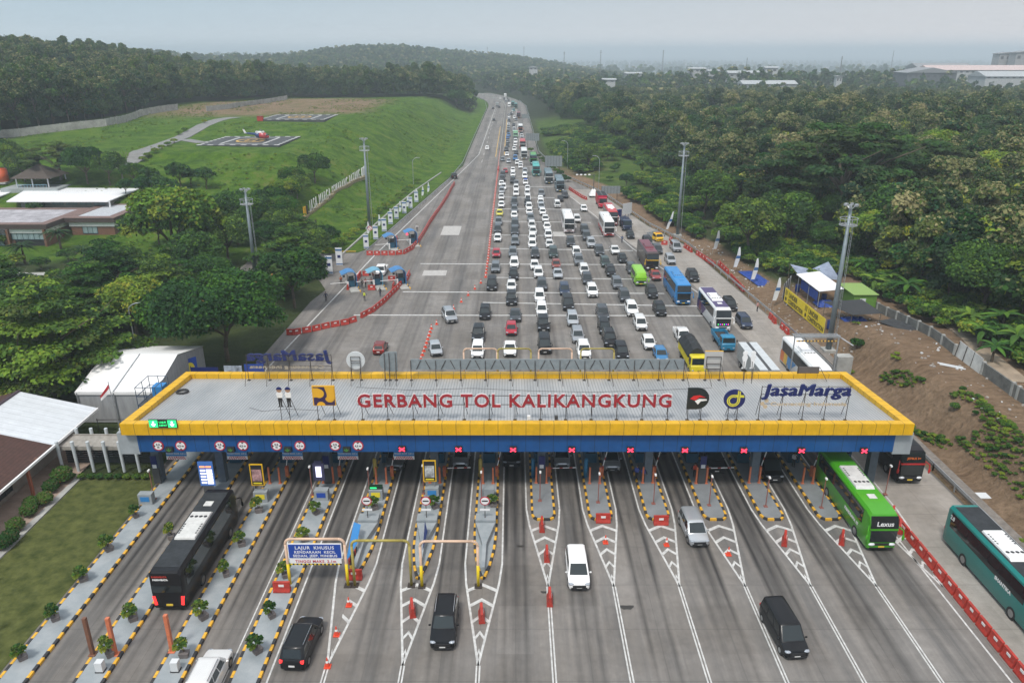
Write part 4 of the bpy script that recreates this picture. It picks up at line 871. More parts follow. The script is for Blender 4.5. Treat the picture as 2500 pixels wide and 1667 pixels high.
# ================================================================== vehicles
PAINT = {}
for nm, c_, mt in (('white', (.74, .74, .73), 0), ('silver', (.42, .44, .46), .5), ('grey', (.15, .165, .18), .35), ('dark grey', (.042, .048, .055), .25), ('black', (.010, .011, .013), 0), ('red', (.40, .012, .03), .1), ('dark red', (.20, .012, .015), .1),
                    ('yellow', (.62, .56, .04), 0), ('blue', (.03, .15, .36), .2), ('dark blue', (.012, .022, .06), .2), ('dark green', (.03, .055, .05), .3), ('red brown', (.26, .05, .035), .2), ('teal', (.04, .22, .24), .2), ('cream', (.58, .55, .48), .2)):
    PAINT[nm] = mat('paint_' + nm.replace(' ', '_'), c_, .32, mt, coat=.35 if max(c_) > .03 else .12, spec=.4 if max(c_) > .03 else .2, var=.05, scale=.7, objvar=.16)
rim_m = mat('alloy_rim', (.35, .36, .37), .35, .8)
def ring(hw, z0, z1, y, s=.86):
    zm = (z0 + z1) / 2
    return [(hw * .9, y, z0), (hw, y, z0 + .12), (hw, y, zm), (hw * .985, y, z1 - .07), (hw * s, y, z1), (-hw * s, y, z1), (-hw * .985, y, z1 - .07), (-hw, y, zm), (-hw, y, z0 + .12), (-hw * .9, y, z0)]
def ring8(hw, yf, yr, z, ch=.12):
    return [(hw, yf + ch, z), (hw, yr - ch, z), (hw - ch, yr, z), (-hw + ch, yr, z), (-hw, yr - ch, z), (-hw, yf + ch, z), (-hw + ch, yf, z), (hw - ch, yf, z)]
def bil(A, B, C, D, u, v): return A.lerp(B, u).lerp(D.lerp(C, u), v)
def patch(m, A, B, C, D, u0, u1, v0, v1, off, mt=0):
    A, B, C, D = map(Vector, (A, B, C, D)); n = (B - A).cross(D - A).normalized() * off
    P = [bil(A, B, C, D, u, v) for u, v in ((u0, v0), (u1, v0), (u1, v1), (u0, v1))]
    m.add([p + n for p in P] + [p - n * .5 for p in P], [(0, 1, 2, 3), (4, 5, 1, 0), (5, 6, 2, 1), (6, 7, 3, 2), (7, 4, 0, 3)], mt)
def sharp(o, a=35):
    o.data.polygons.foreach_set('use_smooth', [True] * len(o.data.polygons)); o.data.set_sharp_from_angle(angle=R(a)); return o
SPEC = {  # L, W, H, hood, belt, windscreen run, rear run, tail deck, rails
    'hatchback': (3.85, 1.68, 1.50, .80, .92, .72, .42, .05, 0), 'minivan': (4.45, 1.74, 1.70, .78, 1.0, .78, .32, .05, 0), 'SUV': (4.70, 1.84, 1.80, 1.12, 1.08, .62, .42, .05, 1),
    'sedan': (4.60, 1.78, 1.46, 1.15, .93, .78, .72, .62, 0), 'van': (4.2, 1.66, 1.86, .38, 1.0, .50, .12, .03, 0), 'large van': (4.95, 1.85, 1.92, .72, 1.06, .82, .25, .04, 0)}
def wheel_mesh(r=.32, wd=.21):
    m = MB(); m.tube((-wd / 2, 0, 0), (wd / 2, 0, 0), r, r, 16, 0); m.tube((-wd / 2 - .006, 0, 0), (wd / 2 + .006, 0, 0), r * .62, r * .62, 12, 1); return m
def wheels(root, L_, W_, ax, r=.32, wd=.21, dual=False):
    for y in ax:
        for s in (-1, 1): wheel_mesh(r, wd).build('wheel', [rubber_m, rim_m], root, loc=(s * (W_ / 2 - wd / 2 + .015), y, r))
def make_car(kind, near=True):
    L_, W_, H_, hood, belt, wr, rr_, deck, rails = SPEC[kind]; h, hw = L_ / 2, W_ / 2
    root = empty('minivan' if kind in ('minivan', 'large van') else kind.lower().replace(' ', '_'), (0, 0, 0), 0, 'x', 'car')
    nose = belt - .22 if kind != 'van' else belt - .08
    m = MB()
    m.loft([ring(hw * .78, .34, nose - .12, -h), ring(hw * .92, .24, nose, -h + .10), ring(hw * .985, .21, nose + .05, -h + .34), ring(hw, .2, belt - .05, -h + hood), ring(hw, .2, belt, -h + hood + .5), ring(hw, .2, belt + .02, h - .75), ring(hw * .98, .23, belt + (.02 if deck < .3 else -.02), h - .28), ring(hw * .9, .28, belt - .04, h - .07), ring(hw * .8, .36, belt - .2, h)])
    yfb, yrb = -h + hood + .02, h - .06 - deck; yft, yrt = yfb + wr, yrb - rr_; wb, wt = hw * .955, hw * .80
    m.loft([ring8(wb, yfb, yrb, belt - .04, .10), ring8(wt + .02, yft - .04, yrt + .03, H_ - .09, .10), ring8(wt - .08, yft + .06, yrt - .04, H_ - .012, .10), ring8(wt - .35, yft + .35, yrt - .3, H_ + .01, .10)])
    if rails and near:
        for s in (-1, 1): m.tube((s * (wt - .06), yft + .25, H_ + .05), (s * (wt - .06), yrt - .2, H_ + .05), .025, n=5, mat=1)
    FB = [(-wb + .1, yfb, belt - .04), (wb - .1, yfb, belt - .04), (wt - .08, yft - .04, H_ - .09), (-wt + .08, yft - .04, H_ - .09)]
    RB = [(wb - .1, yrb, belt - .04), (-wb + .1, yrb, belt - .04), (-wt + .08, yrt + .03, H_ - .09), (wt - .08, yrt + .03, H_ - .09)]
    SR = [(wb, yfb + .1, belt - .04), (wb, yrb - .1, belt - .04), (wt + .02, yrt - .07, H_ - .09), (wt + .02, yft + .06, H_ - .09)]
    SL = [(-wb, yrb - .1, belt - .04), (-wb, yfb + .1, belt - .04), (-wt - .02, yft + .06, H_ - .09), (-wt - .02, yrt - .07, H_ - .09)]
    if near:
        sharp(m.build('body', [white_m, chrome_m], root))
        g = MB(); patch(g, *FB, .0, 1.0, .06, .98, .012); g.build('windscreen', glassg_m, root)
        g = MB(); patch(g, *RB, .06, .94, .16, .92, .012); g.build('rear_window', glass_m, root)
        for q in (SR, SL):
            g = MB(); n_ = 2 if kind in ('hatchback', 'sedan') else 3; e = .04
            for k in range(n_): patch(g, *q, .03 + k * (.94 / n_), .03 + (k + 1) * (.94 / n_) - .035, .12, .93, .012)
            g.build('side_window', glass_m, root)
        wheels(root, L_, W_, (-h + .82, h - .85), .32 if kind != 'SUV' else .36)
        for s in (-1, 1):
            l = MB(); l.ell((s * hw * .72, -h + .15, nose - .07), (.24, .2, .085), 10, 6); l.build('headlight', lamp_m, root, True)
            l = MB(); l.box((s * hw * .80, h - .11, belt - .14), (.22, .2, .22 if kind != 'sedan' else .16)); l.build('tail_light', tail_m, root, bevel=.02)
            l = MB(); l.ell((s * (hw + .1), yfb + .32, belt + .06), (.11, .07, .08), 8, 5); l.build('mirror', white_m, root, True)
        g = MB(); g.box((0, -h + .02, nose - .23), (W_ * .60, .14, .22)); g.box((0, -h + .035, .36), (W_ * .74, .15, .16)); g.build('grille', black_m, root)
        g = MB(); g.box((0, -h - .03, .47), (.42, .03, .13)); g.build('number_plate', plate_m, root)
        g = MB(); g.box((0, h + .01, .62), (.42, .03, .13)); g.build('number_plate', plate_m, root)
        g = MB()
        for y in (-h + .82, h - .85):
            for s in (-1, 1): g.tube((s * (hw - .12), y, .36), (s * (hw + .004), y, .36), .41, n=16)
        g.build('wheel_arch', black_m, root)
    else:                                       # far back in the queue the parts are below a pixel: body, glass, wheels
        sharp(m.build('body', [white_m, chrome_m], root))
        g = MB(); patch(g, *FB, .0, 1.0, .06, .98, .012); patch(g, *RB, .06, .94, .16, .92, .012); patch(g, *SR, .03, .97, .12, .93, .012); patch(g, *SL, .03, .97, .12, .93, .012); g.box((0, -h + .04, .45), (W_ * .6, .14, .2)); g.build('windows', glass_m, root)
        g = MB()
        for y in (-h + .82, h - .85):
            for s in (-1, 1): g.tube((s * (hw - .2), y, .32), (s * (hw + .01), y, .32), .32, n=10)
        g.build('wheels', rubber_m, root)
    return root
PROTO = {}
def set_paint(o, pm):
    for ch in o.children:
        if ch.name.split('.')[0] in ('body', 'mirror', 'bed', 'cab'):
            s = ch.material_slots[0]; s.link = 'OBJECT'; s.material = pm
RECORD = []
def car(p, kind, col, label, group=None, rz=0.0, near=True, front=True, gap=True):
    """p: the point on the road under the bumper nearest the camera"""
    key = (kind, near)
    if key not in PROTO: PROTO[key] = make_car(kind, near)
    L_ = SPEC[kind][0]
    c = Vector((p[0], p[1], 0)) + Vector((-math.sin(rz), math.cos(rz), 0)) * (L_ / 2)
    if gap:
        for _ in range(30):
            hit = [q for q in RECORD if abs(q[0] - c.x) < 1.75 + q[3] and abs(q[1] - c.y) < (L_ + q[2]) / 2 + .45]
            if not hit: break
            c.y += .35 if c.y >= hit[0][1] else .35
    RECORD.append((c.x, c.y, L_, 0))
    o = place(PROTO[key], (c.x, c.y, .006), rz if front else rz + math.pi, label, group); set_paint(o, PAINT[col]); o['category'] = 'car'
    return o
def tail_on(o):
    for ch in o.children:
        if ch.name.split('.')[0] == 'tail_light': ch.material_slots[0].link = 'OBJECT'; ch.material_slots[0].material = tail_on_m

blamp_m = mat('coach_lamp_lens', (.7, .72, .75), .15, coat=.5)
# ------------------------------------------------------------------ coaches, built before the cars so that the queue keeps clear of them
def coach(p, label, body, roof=None, low=None, rz=0.0, L_=12.0, W_=2.5, H_=3.75, rear=False, texts=(), ac=True, double=True, acc=None, dark_side=True, lights=None, stripe=None, name='coach', acmat=None, windshield_text=None, swoosh=None):
    hw, h = W_ / 2, L_ / 2
    c = Vector((p[0], p[1], 0)) + Vector((-math.sin(rz), math.cos(rz), 0)) * h
    root = empty(name, (c.x, c.y, .006), rz + (math.pi if rear else 0), label, 'bus'); RECORD.append((c.x, c.y, L_, .5))
    def rg(s, z0, z1, y, top=.25): return [(hw * s - .06, y, z0), (hw * s, y, z0 + .12), (hw * s, y, (z0 + z1) / 2), (hw * s - .03, y, z1 - top), (hw * s - .22, y, z1), (-hw * s + .22, y, z1), (-hw * s + .03, y, z1 - top), (-hw * s, y, (z0 + z1) / 2), (-hw * s, y, z0 + .12), (-hw * s + .06, y, z0)]
    m = MB(); m.loft([rg(.90, .42, H_ * .62, -h), rg(.965, .34, H_ * .80, -h + .12), rg(.995, .32, H_ - .12, -h + .42), rg(1, .32, H_, -h + 1.1), rg(1, .32, H_, h - .5), rg(.985, .36, H_ - .04, h - .12), rg(.94, .5, H_ - .2, h)])
    sharp(m.build('body', body, root), 30)
    if roof: m = MB(); m.b2(-hw + .24, hw - .24, -h + 1.15, h - .5, H_ - .01, H_ + .022); m.build('roof_panel', roof, root)
    if low:
        for s in (-1, 1): m = MB(); m.b2(s * hw - .012, s * hw + .012, -h + .7, h - .2, .36, 1.15); m.build('lower_panel', low, root)
    if low: m = MB(); m.b2(-hw * .9, hw * .9, -h - .03, -h + .1, .4, .98); m.build('lower_panel', low, root)
    zb, zt = H_ * .53, H_ * .89
    for s in (-1, 1):
        m = MB(); m.b2(s * hw - .014, s * hw + .014, -h + 1.5, h - .7, zb, zt); m.build('side_window', glass_m, root)
        if stripe: m = MB(); m.add([(s * (hw + .017), -h + 2, 1.0), (s * (hw + .017), -h + 5, 1.0), (s * (hw + .017), h - .6, zb - .05), (s * (hw + .017), h - 3.2, zb - .05)], [(0, 1, 2, 3) if s > 0 else (3, 2, 1, 0)]); m.build('livery_stripe', stripe, root)
        if swoosh: 
            for k, sm_ in enumerate(swoosh): m = MB(); a = h - .4 - k * 1.3; m.add([(s * (hw + .018 + .002 * k), a - 1.3, .5), (s * (hw + .018 + .002 * k), a, .5), (s * (hw + .018 + .002 * k), a + .0, 2.0), (s * (hw + .018 + .002 * k), a - 2.3, zb - .06), (s * (hw + .018 + .002 * k), a - 3.2, zb - .06)], [(0, 1, 2, 3, 4) if s > 0 else (4, 3, 2, 1, 0)]); m.build('livery_swoosh', sm_, root)
    # front glass follows the raked nose
    A = [(-hw * .86, -h - .02, H_ * .30), (hw * .86, -h - .02, H_ * .30), (hw * .90, -h + .0, H_ * .60), (-hw * .90, -h + .0, H_ * .60)]
    B = [(-hw * .93, -h + .03, H_ * .65), (hw * .93, -h + .03, H_ * .65), (hw * .91, -h + .33, H_ * .93), (-hw * .91, -h + .33, H_ * .93)]
    for q in ((A, B) if double else ([A[0], A[1], (hw * .93, -h + .36, H_ * .88), (-hw * .93, -h + .36, H_ * .88)],)):
        m = MB(); patch(m, *q, 0, 1, 0, 1, .07); m.build('windscreen', glass_m, root)
    if acc: m = MB(); m.b2(-hw * .94, hw * .94, -h - .07, -h + .14, H_ * .605, H_ * .645); m.build('brow', acc, root)
    if lights is not None: m = MB(); [m.box(((k - 2.5) * .3, -h - .09, H_ * .37), (.14, .03, .1), mat=k % len(lights)) for k in range(6)]; m.build('strip_light', lights, root)
    m = MB(); patch(m, (hw * .9, h + .0, 1.9), (-hw * .9, h, 1.9), (-hw * .92, h - .08, H_ - .35), (hw * .92, h - .08, H_ - .35), .02, .98, 0, 1, .03); m.build('rear_window', glass_m, root)
    for s in (-1, 1):
        m = MB(); m.ell((s * hw * .68, -h + .0, .80), (.30, .12, .15), 10, 6); m.build('headlight', blamp_m, root, True)
        m = MB(); m.box((s * hw * .84, h - .03, 1.15), (.22, .12, .8), ry=s * .12); m.build('tail_light', tail_on_m if rear else tail_m, root)
        m = MB(); m.path([(s * hw * .95, -h + .3, H_ * .68), (s * (hw + .25), -h - .25, H_ * .64), (s * (hw + .28), -h - .3, H_ * .5)], .05, 6); m.ell((s * (hw + .28), -h - .3, H_ * .46), (.13, .09, .28), 8, 5); m.build('mirror', acc or body, root)
    m = MB(); m.b2(-hw * .5, hw * .5, -h - .05, -h + .1, .72, .92); m.b2(-hw * .8, hw * .8, -h - .04, -h + .1, .40, .50); m.build('grille', black_m, root)
    for y in (-h + 2.4, h - 3.3): wheel_mesh(.5, .3).build('wheel', [rubber_m, rim_m], root, loc=(hw - .13, y, .5)); wheel_mesh(.5, .3).build('wheel', [rubber_m, rim_m], root, loc=(-hw + .13, y, .5))
    m = MB(); m.box((0, -h - .01, .55), (.5, .04, .16)); m.build('number_plate', plate_y_m, root)
    m = MB(); m.box((0, h + .02, .75), (.5, .04, .16)); m.build('number_plate', plate_y_m, root)
    if ac:
        am = acmat or white_m; m = MB(); m.loft([[(-.85, -1.9, H_ - .02), (.85, -1.9, H_ - .02), (.85, 2.1, H_ - .02), (-.85, 2.1, H_ - .02)], [(-.8, -1.6, H_ + .2), (.8, -1.6, H_ + .2), (.8, 2.0, H_ + .2), (-.8, 2.0, H_ + .2)]]); a = m.build('air_conditioner', am, root, bevel=.05)
        for k in range(4): m = MB(); m.tube((-.57 + k * .38, -.9, H_ + .19), (-.57 + k * .38, -.9, H_ + .215), .15, n=12); m.build('fan', black_m, a)
        m = MB()
        for k in range(5):
            for s in (-1, 1): m.box((s * .68, .2 + k * .3, H_ + .2), (.14, .18, .025))
        m.build('vent', dark_m, a)
        m = MB(); m.b2(-.35, .35, -h + 2.6, -h + 3.3, H_, H_ + .07); m.build('roof_hatch', am, root, bevel=.02)
    for (tx, sz, face, u, z, tm) in texts:
        m = MB(); zz = z
        if face == 'F': mx = face_cam(u, -h - .12 if z < H_ * .6 else -h - .02, z)
        elif face == 'B': mx = face_away(u, h + .05, z)
        else:
            s = 1 if face == 'R' else -1
            mx = Matrix(((0, 0, s, s * (hw + .03)), (s, 0, 0, u), (0, 1, 0, z), (0, 0, 0, 1)))
        m.add(*text_geo(tx, sz, .006, .012), 0, mx); m.build('lettering', tm, root)
    return root
cp = lambda n, c, **k: mat('coach_' + n, c, .34, coat=.25 if max(c) > .03 else .08, spec=.4 if max(c) > .03 else .2, var=.05, **k)
green_c = cp('green', (.055, .30, .012)); teal_c = cp('teal', (.008, .19, .17)); blk_c = cp('black', (.012, .012, .014)); blue_c = cp('blue', (.022, .21, .50)); wht_c = cp('white', (.72, .72, .71)); mar_c = cp('maroon', (.14, .012, .025)); brn_c = cp('brown_black', (.045, .025, .022)); pur_c = cp('purple', (.045, .018, .11)); org_c = cp('orange', (.60, .13, .02)); red_c = cp('red', (.45, .02, .02)); gb_c = cp('grey_blue', (.13, .19, .22)); tq_c = cp('turquoise', (.05, .36, .33)); dteal_c = cp('dark_teal', (.02, .10, .10)); gold_c = cp('gold', (.66, .40, .03)); pink_c = cp('pale_pink', (.62, .50, .50)); lgreen_c = cp('light_green', (.22, .50, .02)); roofg_m = mat('coach_dark_roof', (.032, .036, .04), .7, var=.3, spec=.2)
silv_ac = mat('dusty_white_ac', (.55, .55, .53), .6, var=.15)
def r3(x, y): return (1400 + x / 5.8075, 420 + y / 5.8075)
def r8(x, y): return (1780 + x / 4.704, 1050 + y / 4.704)
def z8(x, y): return (1800 + x / 3.36, 1230 + y / 3.36)
def z7(x, y): return (1200 + x / 3.36, 1230 + y / 3.36)
def z6(x, y): return (600 + x / 3.36, 1230 + y / 3.36)
G2 = lambda q, z=.35: at(q[0], q[1], z)
p = G2(r8(1740, 1360)); coach(p, 'bright green coach coming out of the gate, grey roof unit, lettering on the windscreen', green_c, texts=(('Lexus', .62, 'F', 0, 2.62, white_m), ('PANORAMA 37', .42, 'L', -2.6, 1.3, white_m)), acmat=silv_ac, acc=green_c, H_=3.65)
p = at(*r8(2070, 590), .35); coach((p.x, p.y), 'black and dark red coach passing the right end of the gate', blk_c, roof=roofg_m, acc=red_c, ac=False, texts=(('JETBUS 3+', .3, 'F', 0, 2.85, org_c),))
# teal coach, rear end towards the top, driving out of the frame at the lower right

coach((38.85, 43.7), 'teal coach with dark roof and white roof unit leaving the frame at lower right', teal_c, roof=roofg_m, L_=12.2, texts=(('2.0', .5, 'L', 5.2, 2.75, white_m), ('SHANTIKA', .42, 'L', -2.2, 1.75, white_m)), H_=3.75)
# black coach going away in the left lanes
p = at(428, 1482, .5); coach((ix(-6) + PITCHX / 2 + .05, p.y), 'black coach driving away in the second left lane, lit red tail lamps', blk_c, roof=roofg_m, rear=True, texts=(('PARIWISATA', .2, 'B', .35, 3.0, white_m), ('PARIWISATA', .2, 'B', .4, 3.26, red_m)), acmat=silv_ac, H_=3.8)
p = G2(r6(1625, 1075)); coach(p, 'sky blue coach in the queue with blue roof unit', blue_c, acmat=blue_c, acc=blue_c, stripe=skyb_m)
p = G2(r7(315, 850)); coach(p, 'white and purple coach with coloured light strip, right of the queue', wht_c, roof=pur_c, low=None, lights=[mat('strip_' + n_, c_, .4, emit=c_, estr=1.5) for n_, c_ in (('green', (.1, .9, .2)), ('violet', (.3, .1, 1)), ('pink', (1, .1, .4)))], swoosh=(pur_c, mar_c, pur_c), acc=white_m)
p = G2(r6(1387, 815)); coach(p, 'dark brown coach with maroon roof and golden trim', brn_c, roof=mar_c, acc=gold_c, acmat=mar_c)
p = G2(r6(1057, 553)); coach(p, 'white coach with red orange skirt at the edge line', wht_c, low=red_c, acc=white_m)
p = G2(r6(1085, 470)); coach(p, 'dark red coach with white roof unit behind the white and red one', red_c, acc=white_m)
p = G2(r6(752, 525)); coach(p, 'white coach with pinkish side and black double windscreen mid queue', wht_c, low=pink_c, acc=wht_c, L_=11.5)
p = G2(r6(683, 212)); coach(p, 'grey blue coach nearest of the pair at the narrowing right edge', gb_c, acc=gb_c, acmat=gb_c)
p = G2(r6(598, 150)); coach(p, 'grey coach with pale brow directly behind the grey blue one', gb_c, acc=white_m, acmat=gb_c)
p = G2(r6(500, 92)); coach(p, 'turquoise coach with double windscreen leading the far coaches', tq_c, acc=tq_c, acmat=tq_c)
p = G2(r1(1275, 1500)); coach(p, 'dark green truck-like coach behind the turquoise coach', dteal_c, roof=green_c, acc=green_c, ac=False, L_=10)
p = G2(r1(1095, 1400)); coach(p, 'white and dark coach far back at the right rail', wht_c, acc=wht_c, ac=False)
p = G2(r1(1067, 1205)); coach(p, 'brown red coach far back at the right rail', red_c, acc=wht_c, ac=False)
p = G2(r1(1025, 882)); coach(p, 'white coach with orange trim far back on the shoulder', wht_c, low=org_c, acc=org_c, ac=False)
p = G2(r1(988, 615)); coach(p, 'dark red bus farthest back on the shoulder', mar_c, acc=mar_c, ac=False)
p = G2(r1(935, 430)); coach(p, 'teal bus at the far bend, front one', teal_c, ac=False); p = G2(r1(882, 392)); coach(p, 'teal bus at the far bend behind another teal bus', teal_c, ac=False)
p = G2(r6(1302, 928)); coach(p, 'small bright green minibus in the queue', lgreen_c, L_=6.2, W_=2.05, H_=2.65, ac=False, double=False, acc=lgreen_c, name='minibus')
# white coach with orange livery beside the embankment
p = at(*r7(985, 1112), .4); coach((38.25, 85.3), 'white coach with orange, yellow and blue livery by the embankment behind the roof', wht_c, roof=white_m, swoosh=(org_c, gold_c, blue_c), acc=red_c)

# ------------------------------------------------------------------ trucks and pickups
def truck(p, label, cabc, L_=7.0, W_=2.1, H_=2.4, cargo='open', cargoc=None, topc=None, rz=0.0, name='truck', ch=3.0, rear=False):
    h, hw = L_ / 2, W_ / 2; c = Vector((p[0], p[1], 0)) + Vector((-math.sin(rz), math.cos(rz), 0)) * h
    root = empty(name, (c.x, c.y, .006), rz + (math.pi if rear else 0), label, 'truck'); RECORD.append((c.x, c.y, L_, .3))
    m = MB(); cl = 1.7 if name != 'pickup' else 2.3
    if name == 'pickup' : m.loft([ring(hw * .85, .3, .85, -h), ring(hw * .98, .25, 1.0, -h + .25), ring(hw, .25, 1.1, -h + .55), ring(hw, .25, 1.1, -h + cl)]); m.loft([ring8(hw * .97, -h + .35, -h + cl, 1.05, .1), ring8(hw * .86, -h + .75, -h + cl - .05, H_ - .08, .1), ring8(hw * .76, -h + .85, -h + cl - .15, H_, .1)]); fb, ft, zb = -h + .35, -h + .75, 1.05
    else: m.loft([ring(hw * .9, .45, 1.25, -h), ring(hw * .98, .4, 1.4, -h + .12), ring(hw, .4, 1.5, -h + .3), ring(hw, .4, 1.5, -h + cl)]); m.loft([ring8(hw * .98, -h + .12, -h + cl, 1.4, .1), ring8(hw * .92, -h + .3, -h + cl, H_ - .1, .1), ring8(hw * .8, -h + .42, -h + cl - .1, H_, .1)]); fb, ft, zb = -h + .12, -h + .3, 1.4
    sharp(m.build('cab', cabc, root)); wt = hw * (.86 if name == 'pickup' else .92)
    m = MB(); patch(m, (-hw * .9, fb, zb), (hw * .9, fb, zb), (wt * .92, ft, H_ - .1), (-wt * .92, ft, H_ - .1), .02, .98, .08, .92, .02); m.build('windscreen', glassg_m, root)
    for s in (-1, 1):
        m = MB(); q = [(s * hw * .98, fb + .25, zb), (s * hw * .98, -h + cl - .2, zb), (s * wt, -h + cl - .2, H_ - .14), (s * wt, ft + .15, H_ - .14)]; patch(m, *(q if s > 0 else [q[1], q[0], q[3], q[2]]), 0, 1, .1, .9, .02); m.build('side_window', glass_m, root)
        m = MB(); m.ell((s * hw * .72, -h + .04, .72), (.2, .1, .11), 8, 5); m.build('headlight', lamp_m, root, True)
        m = MB(); m.box((s * (hw + .14), -h + .15, zb + .35), (.14, .08, .34)); m.build('mirror', black_m, root)
    m = MB(); m.b2(-hw * .8, hw * .8, -h + .3, h - .05, .45, .75); m.build('chassis', black_m, root)
    y0, y1, zf = -h + cl + .1, h, .95 if name != 'pickup' else .75; cm = cargoc or cabc; m = MB()
    if cargo == 'open':
        hh = .55 if name != 'pickup' else .45; m.b2(-hw, hw, y0, y1, zf - .2, zf)
        for s in (-1, 1): m.b2(s * hw - .03, s * hw + .03, y0, y1, zf, zf + hh)
        m.b2(-hw + .03, hw - .03, y0, y0 + .05, zf, zf + hh + .2); m.b2(-hw + .03, hw - .03, y1 - .05, y1, zf, zf + hh); m.build('bed', cm, root)
        m = MB(); m.b2(-hw + .04, hw - .04, y0 + .06, y1 - .06, zf + .002, zf + .02); m.build('bed_floor', topc or rust_m, root)
    elif cargo == 'box':
        m.b2(-hw - .05, hw + .05, y0, y1, zf - .1, ch); m.build('cargo_box', cm, root, bevel=.03)
        if topc: m = MB(); m.b2(-hw - .05, -.22, y0, y1, ch + .005, ch + .06); m.b2(.22, hw + .05, y0, y1, ch + .005, ch + .06); m.build('roof_panel', topc, root); m = MB(); m.b2(-.2, .2, y0, y1, ch + .005, ch + .03); m.build('roof_seam', dark_m, root)
        m = MB()
        for k in range(int((y1 - y0) / .25)):
            for s in (-1, 1): m.b2(s * (hw + .05) - .015, s * (hw + .05) + .015, y0 + k * .25 + .05, y0 + k * .25 + .14, zf, ch - .1)
        m.build('side_rib', cm, root)
    elif cargo == 'tarp':
        m.b2(-hw, hw, y0, y1, zf - .15, zf + 1.15)
        for k in range(9):
            for s in (-1, 1): m.b2(s * hw - .03, s * hw + .03, y0 + .2 + k * (y1 - y0 - .4) / 8 - .04, y0 + .2 + k * (y1 - y0 - .4) / 8 + .04, zf, zf + 1.2)
        m.build('cargo_bed', cm, root); m = MB(); n_ = 8; rows = []
        for k in range(n_ + 1):
            y = y0 - .03 + (y1 - y0 + .06) * k / n_; zz = ch - .18 * (k % 2) - (.35 if k in (0, n_) else 0); rows.append([(hw + .05, y, zf + .95), (hw + .06, y, zf + 1.2), (hw * .5, y, zz - .3), (0, y, zz), (-hw * .5, y, zz - .3), (-hw - .06, y, zf + 1.2), (-hw - .05, y, zf + .95)])
        m.loft(rows); m.build('tarpaulin', topc or dark_m, root)
    r = .42 if name != 'pickup' else .3
    for y in ((-h + .9, h - 1.5) if L_ < 9 else (-h + 1.0, h - 2.7, h - 1.5)): wheel_mesh(r, .24).build('wheel', [rubber_m, rim_m], root, loc=(hw - .1, y, r)); wheel_mesh(r, .24).build('wheel', [rubber_m, rim_m], root, loc=(-hw + .1, y, r))
    m = MB(); m.box((0, -h - .02, .6), (.45, .03, .14)); m.build('number_plate', plate_k_m, root); return root
tarp_m = mat('black_tarpaulin', (.018, .02, .022), .7, var=.3, scale=2); tyl = mat('truck_yellow', (.60, .50, .015), .45, var=.15); tbl = mat('truck_blue', (.02, .19, .34), .45, var=.15); steelg = mat('aluminium_sheet', (.33, .35, .36), .5, .2, var=.15); palet = mat('pale_roof_sheet', (.50, .53, .54), .55, var=.1)
p = at(1706, 912, .3); truck((p.x, p.y), 'yellow truck with a black tarpaulin over its load behind the gate roof', tyl, 8.0, 2.3, 2.5, 'tarp', tyl, tarp_m, ch=3.6)
p = G2(r7(355, 985)); truck(p, 'light blue flatbed truck with open rusty bed behind the purple coach', tbl, 6.2, 2.0, 2.3, 'open', tbl)
p = at(1850, 904, .3); truck((32.1, 85), 'grey box truck with pale split roof beside the pale lane', steelg, 11.5, 2.4, 2.7, 'box', steelg, palet, ch=3.05)
p = G2(r6(1632, 1362)); truck(p, 'white pickup truck with a wheel and boxes in its bed', PAINT['white'], 4.3, 1.72, 1.9, 'open', PAINT['white'], dark_m, name='pickup')
p = G2(r6(1197, 507)); truck(p, 'dark blue truck standing by the right rail beside the board', PAINT['dark blue'], 7.0, 2.2, 2.6, 'tarp', PAINT['dark blue'], mat('navy_tarp', (.012, .02, .05), .6), ch=2.7)
p = G2(r6(1010, 335)); truck(p, 'red truck with dark roof by the right rail, near the white lamp trailer', PAINT['red'], 8.5, 2.4, 2.9, 'box', PAINT['red'], roofg_m, ch=3.3)
p = G2(r1(930, 985)); truck(p, 'pale green truck far back in the queue', mat('pale_green_paint', (.22, .42, .25), .5), 7, 2.2, 2.5, 'box', mat('pale_green_box', (.25, .45, .3), .5), ch=3.1)
p = G2(r1(808, 400)); truck(p, 'white box truck at the far bend', white_m, 7, 2.2, 2.5, 'box', white_m, ch=3.2); p = G2(r1(733, 212)); truck(p, 'white truck farthest away on the bend', white_m, 7, 2.2, 2.5, 'box', white_m, ch=3.1)
p = G2(r1(580, 390)); truck(p, 'grey truck driving away on the far left carriageway', steelg, 7, 2.2, 2.5, 'box', steelg, ch=3.0, rear=True)
# yellow patrol tow truck with light bar
p = G2(r3(1230, 975)); o = truck(p, 'yellow patrol tow truck with black white chequers parked by the right rail', yel_m, 5.4, 1.85, 1.85, 'open', steelg, steelg, rz=.25, name='pickup')
m = MB(); m.b2(-.6, .6, -1.55, -1.3, 1.86, 2.0); m.build('light_bar', [mat('amber_bar', (.5, .12, .02), .4)], o); m = MB(); [m.b2(-.75 + k * .25, -.5 + k * .25, -2.74, -2.70, .55 + .12 * (k % 2), .67 + .12 * (k % 2)) for k in range(6)]; m.build('chequers', black_m, o)
m = MB(); m.b2(-.8, .8, .2, .4, .8, 2.0); m.b2(-.7, -.6, .3, 2.4, 1.9, 2.0); m.b2(.6, .7, .3, 2.4, 1.9, 2.0); m.build('tow_frame', steelg, o)
p = G2(r5(872, 850)); o = truck(p, 'white service truck beside the pale blue booth on the left flare', PAINT['white'], 4.6, 1.75, 1.95, 'open', PAINT['white'], white_m, name='pickup', rear=False)

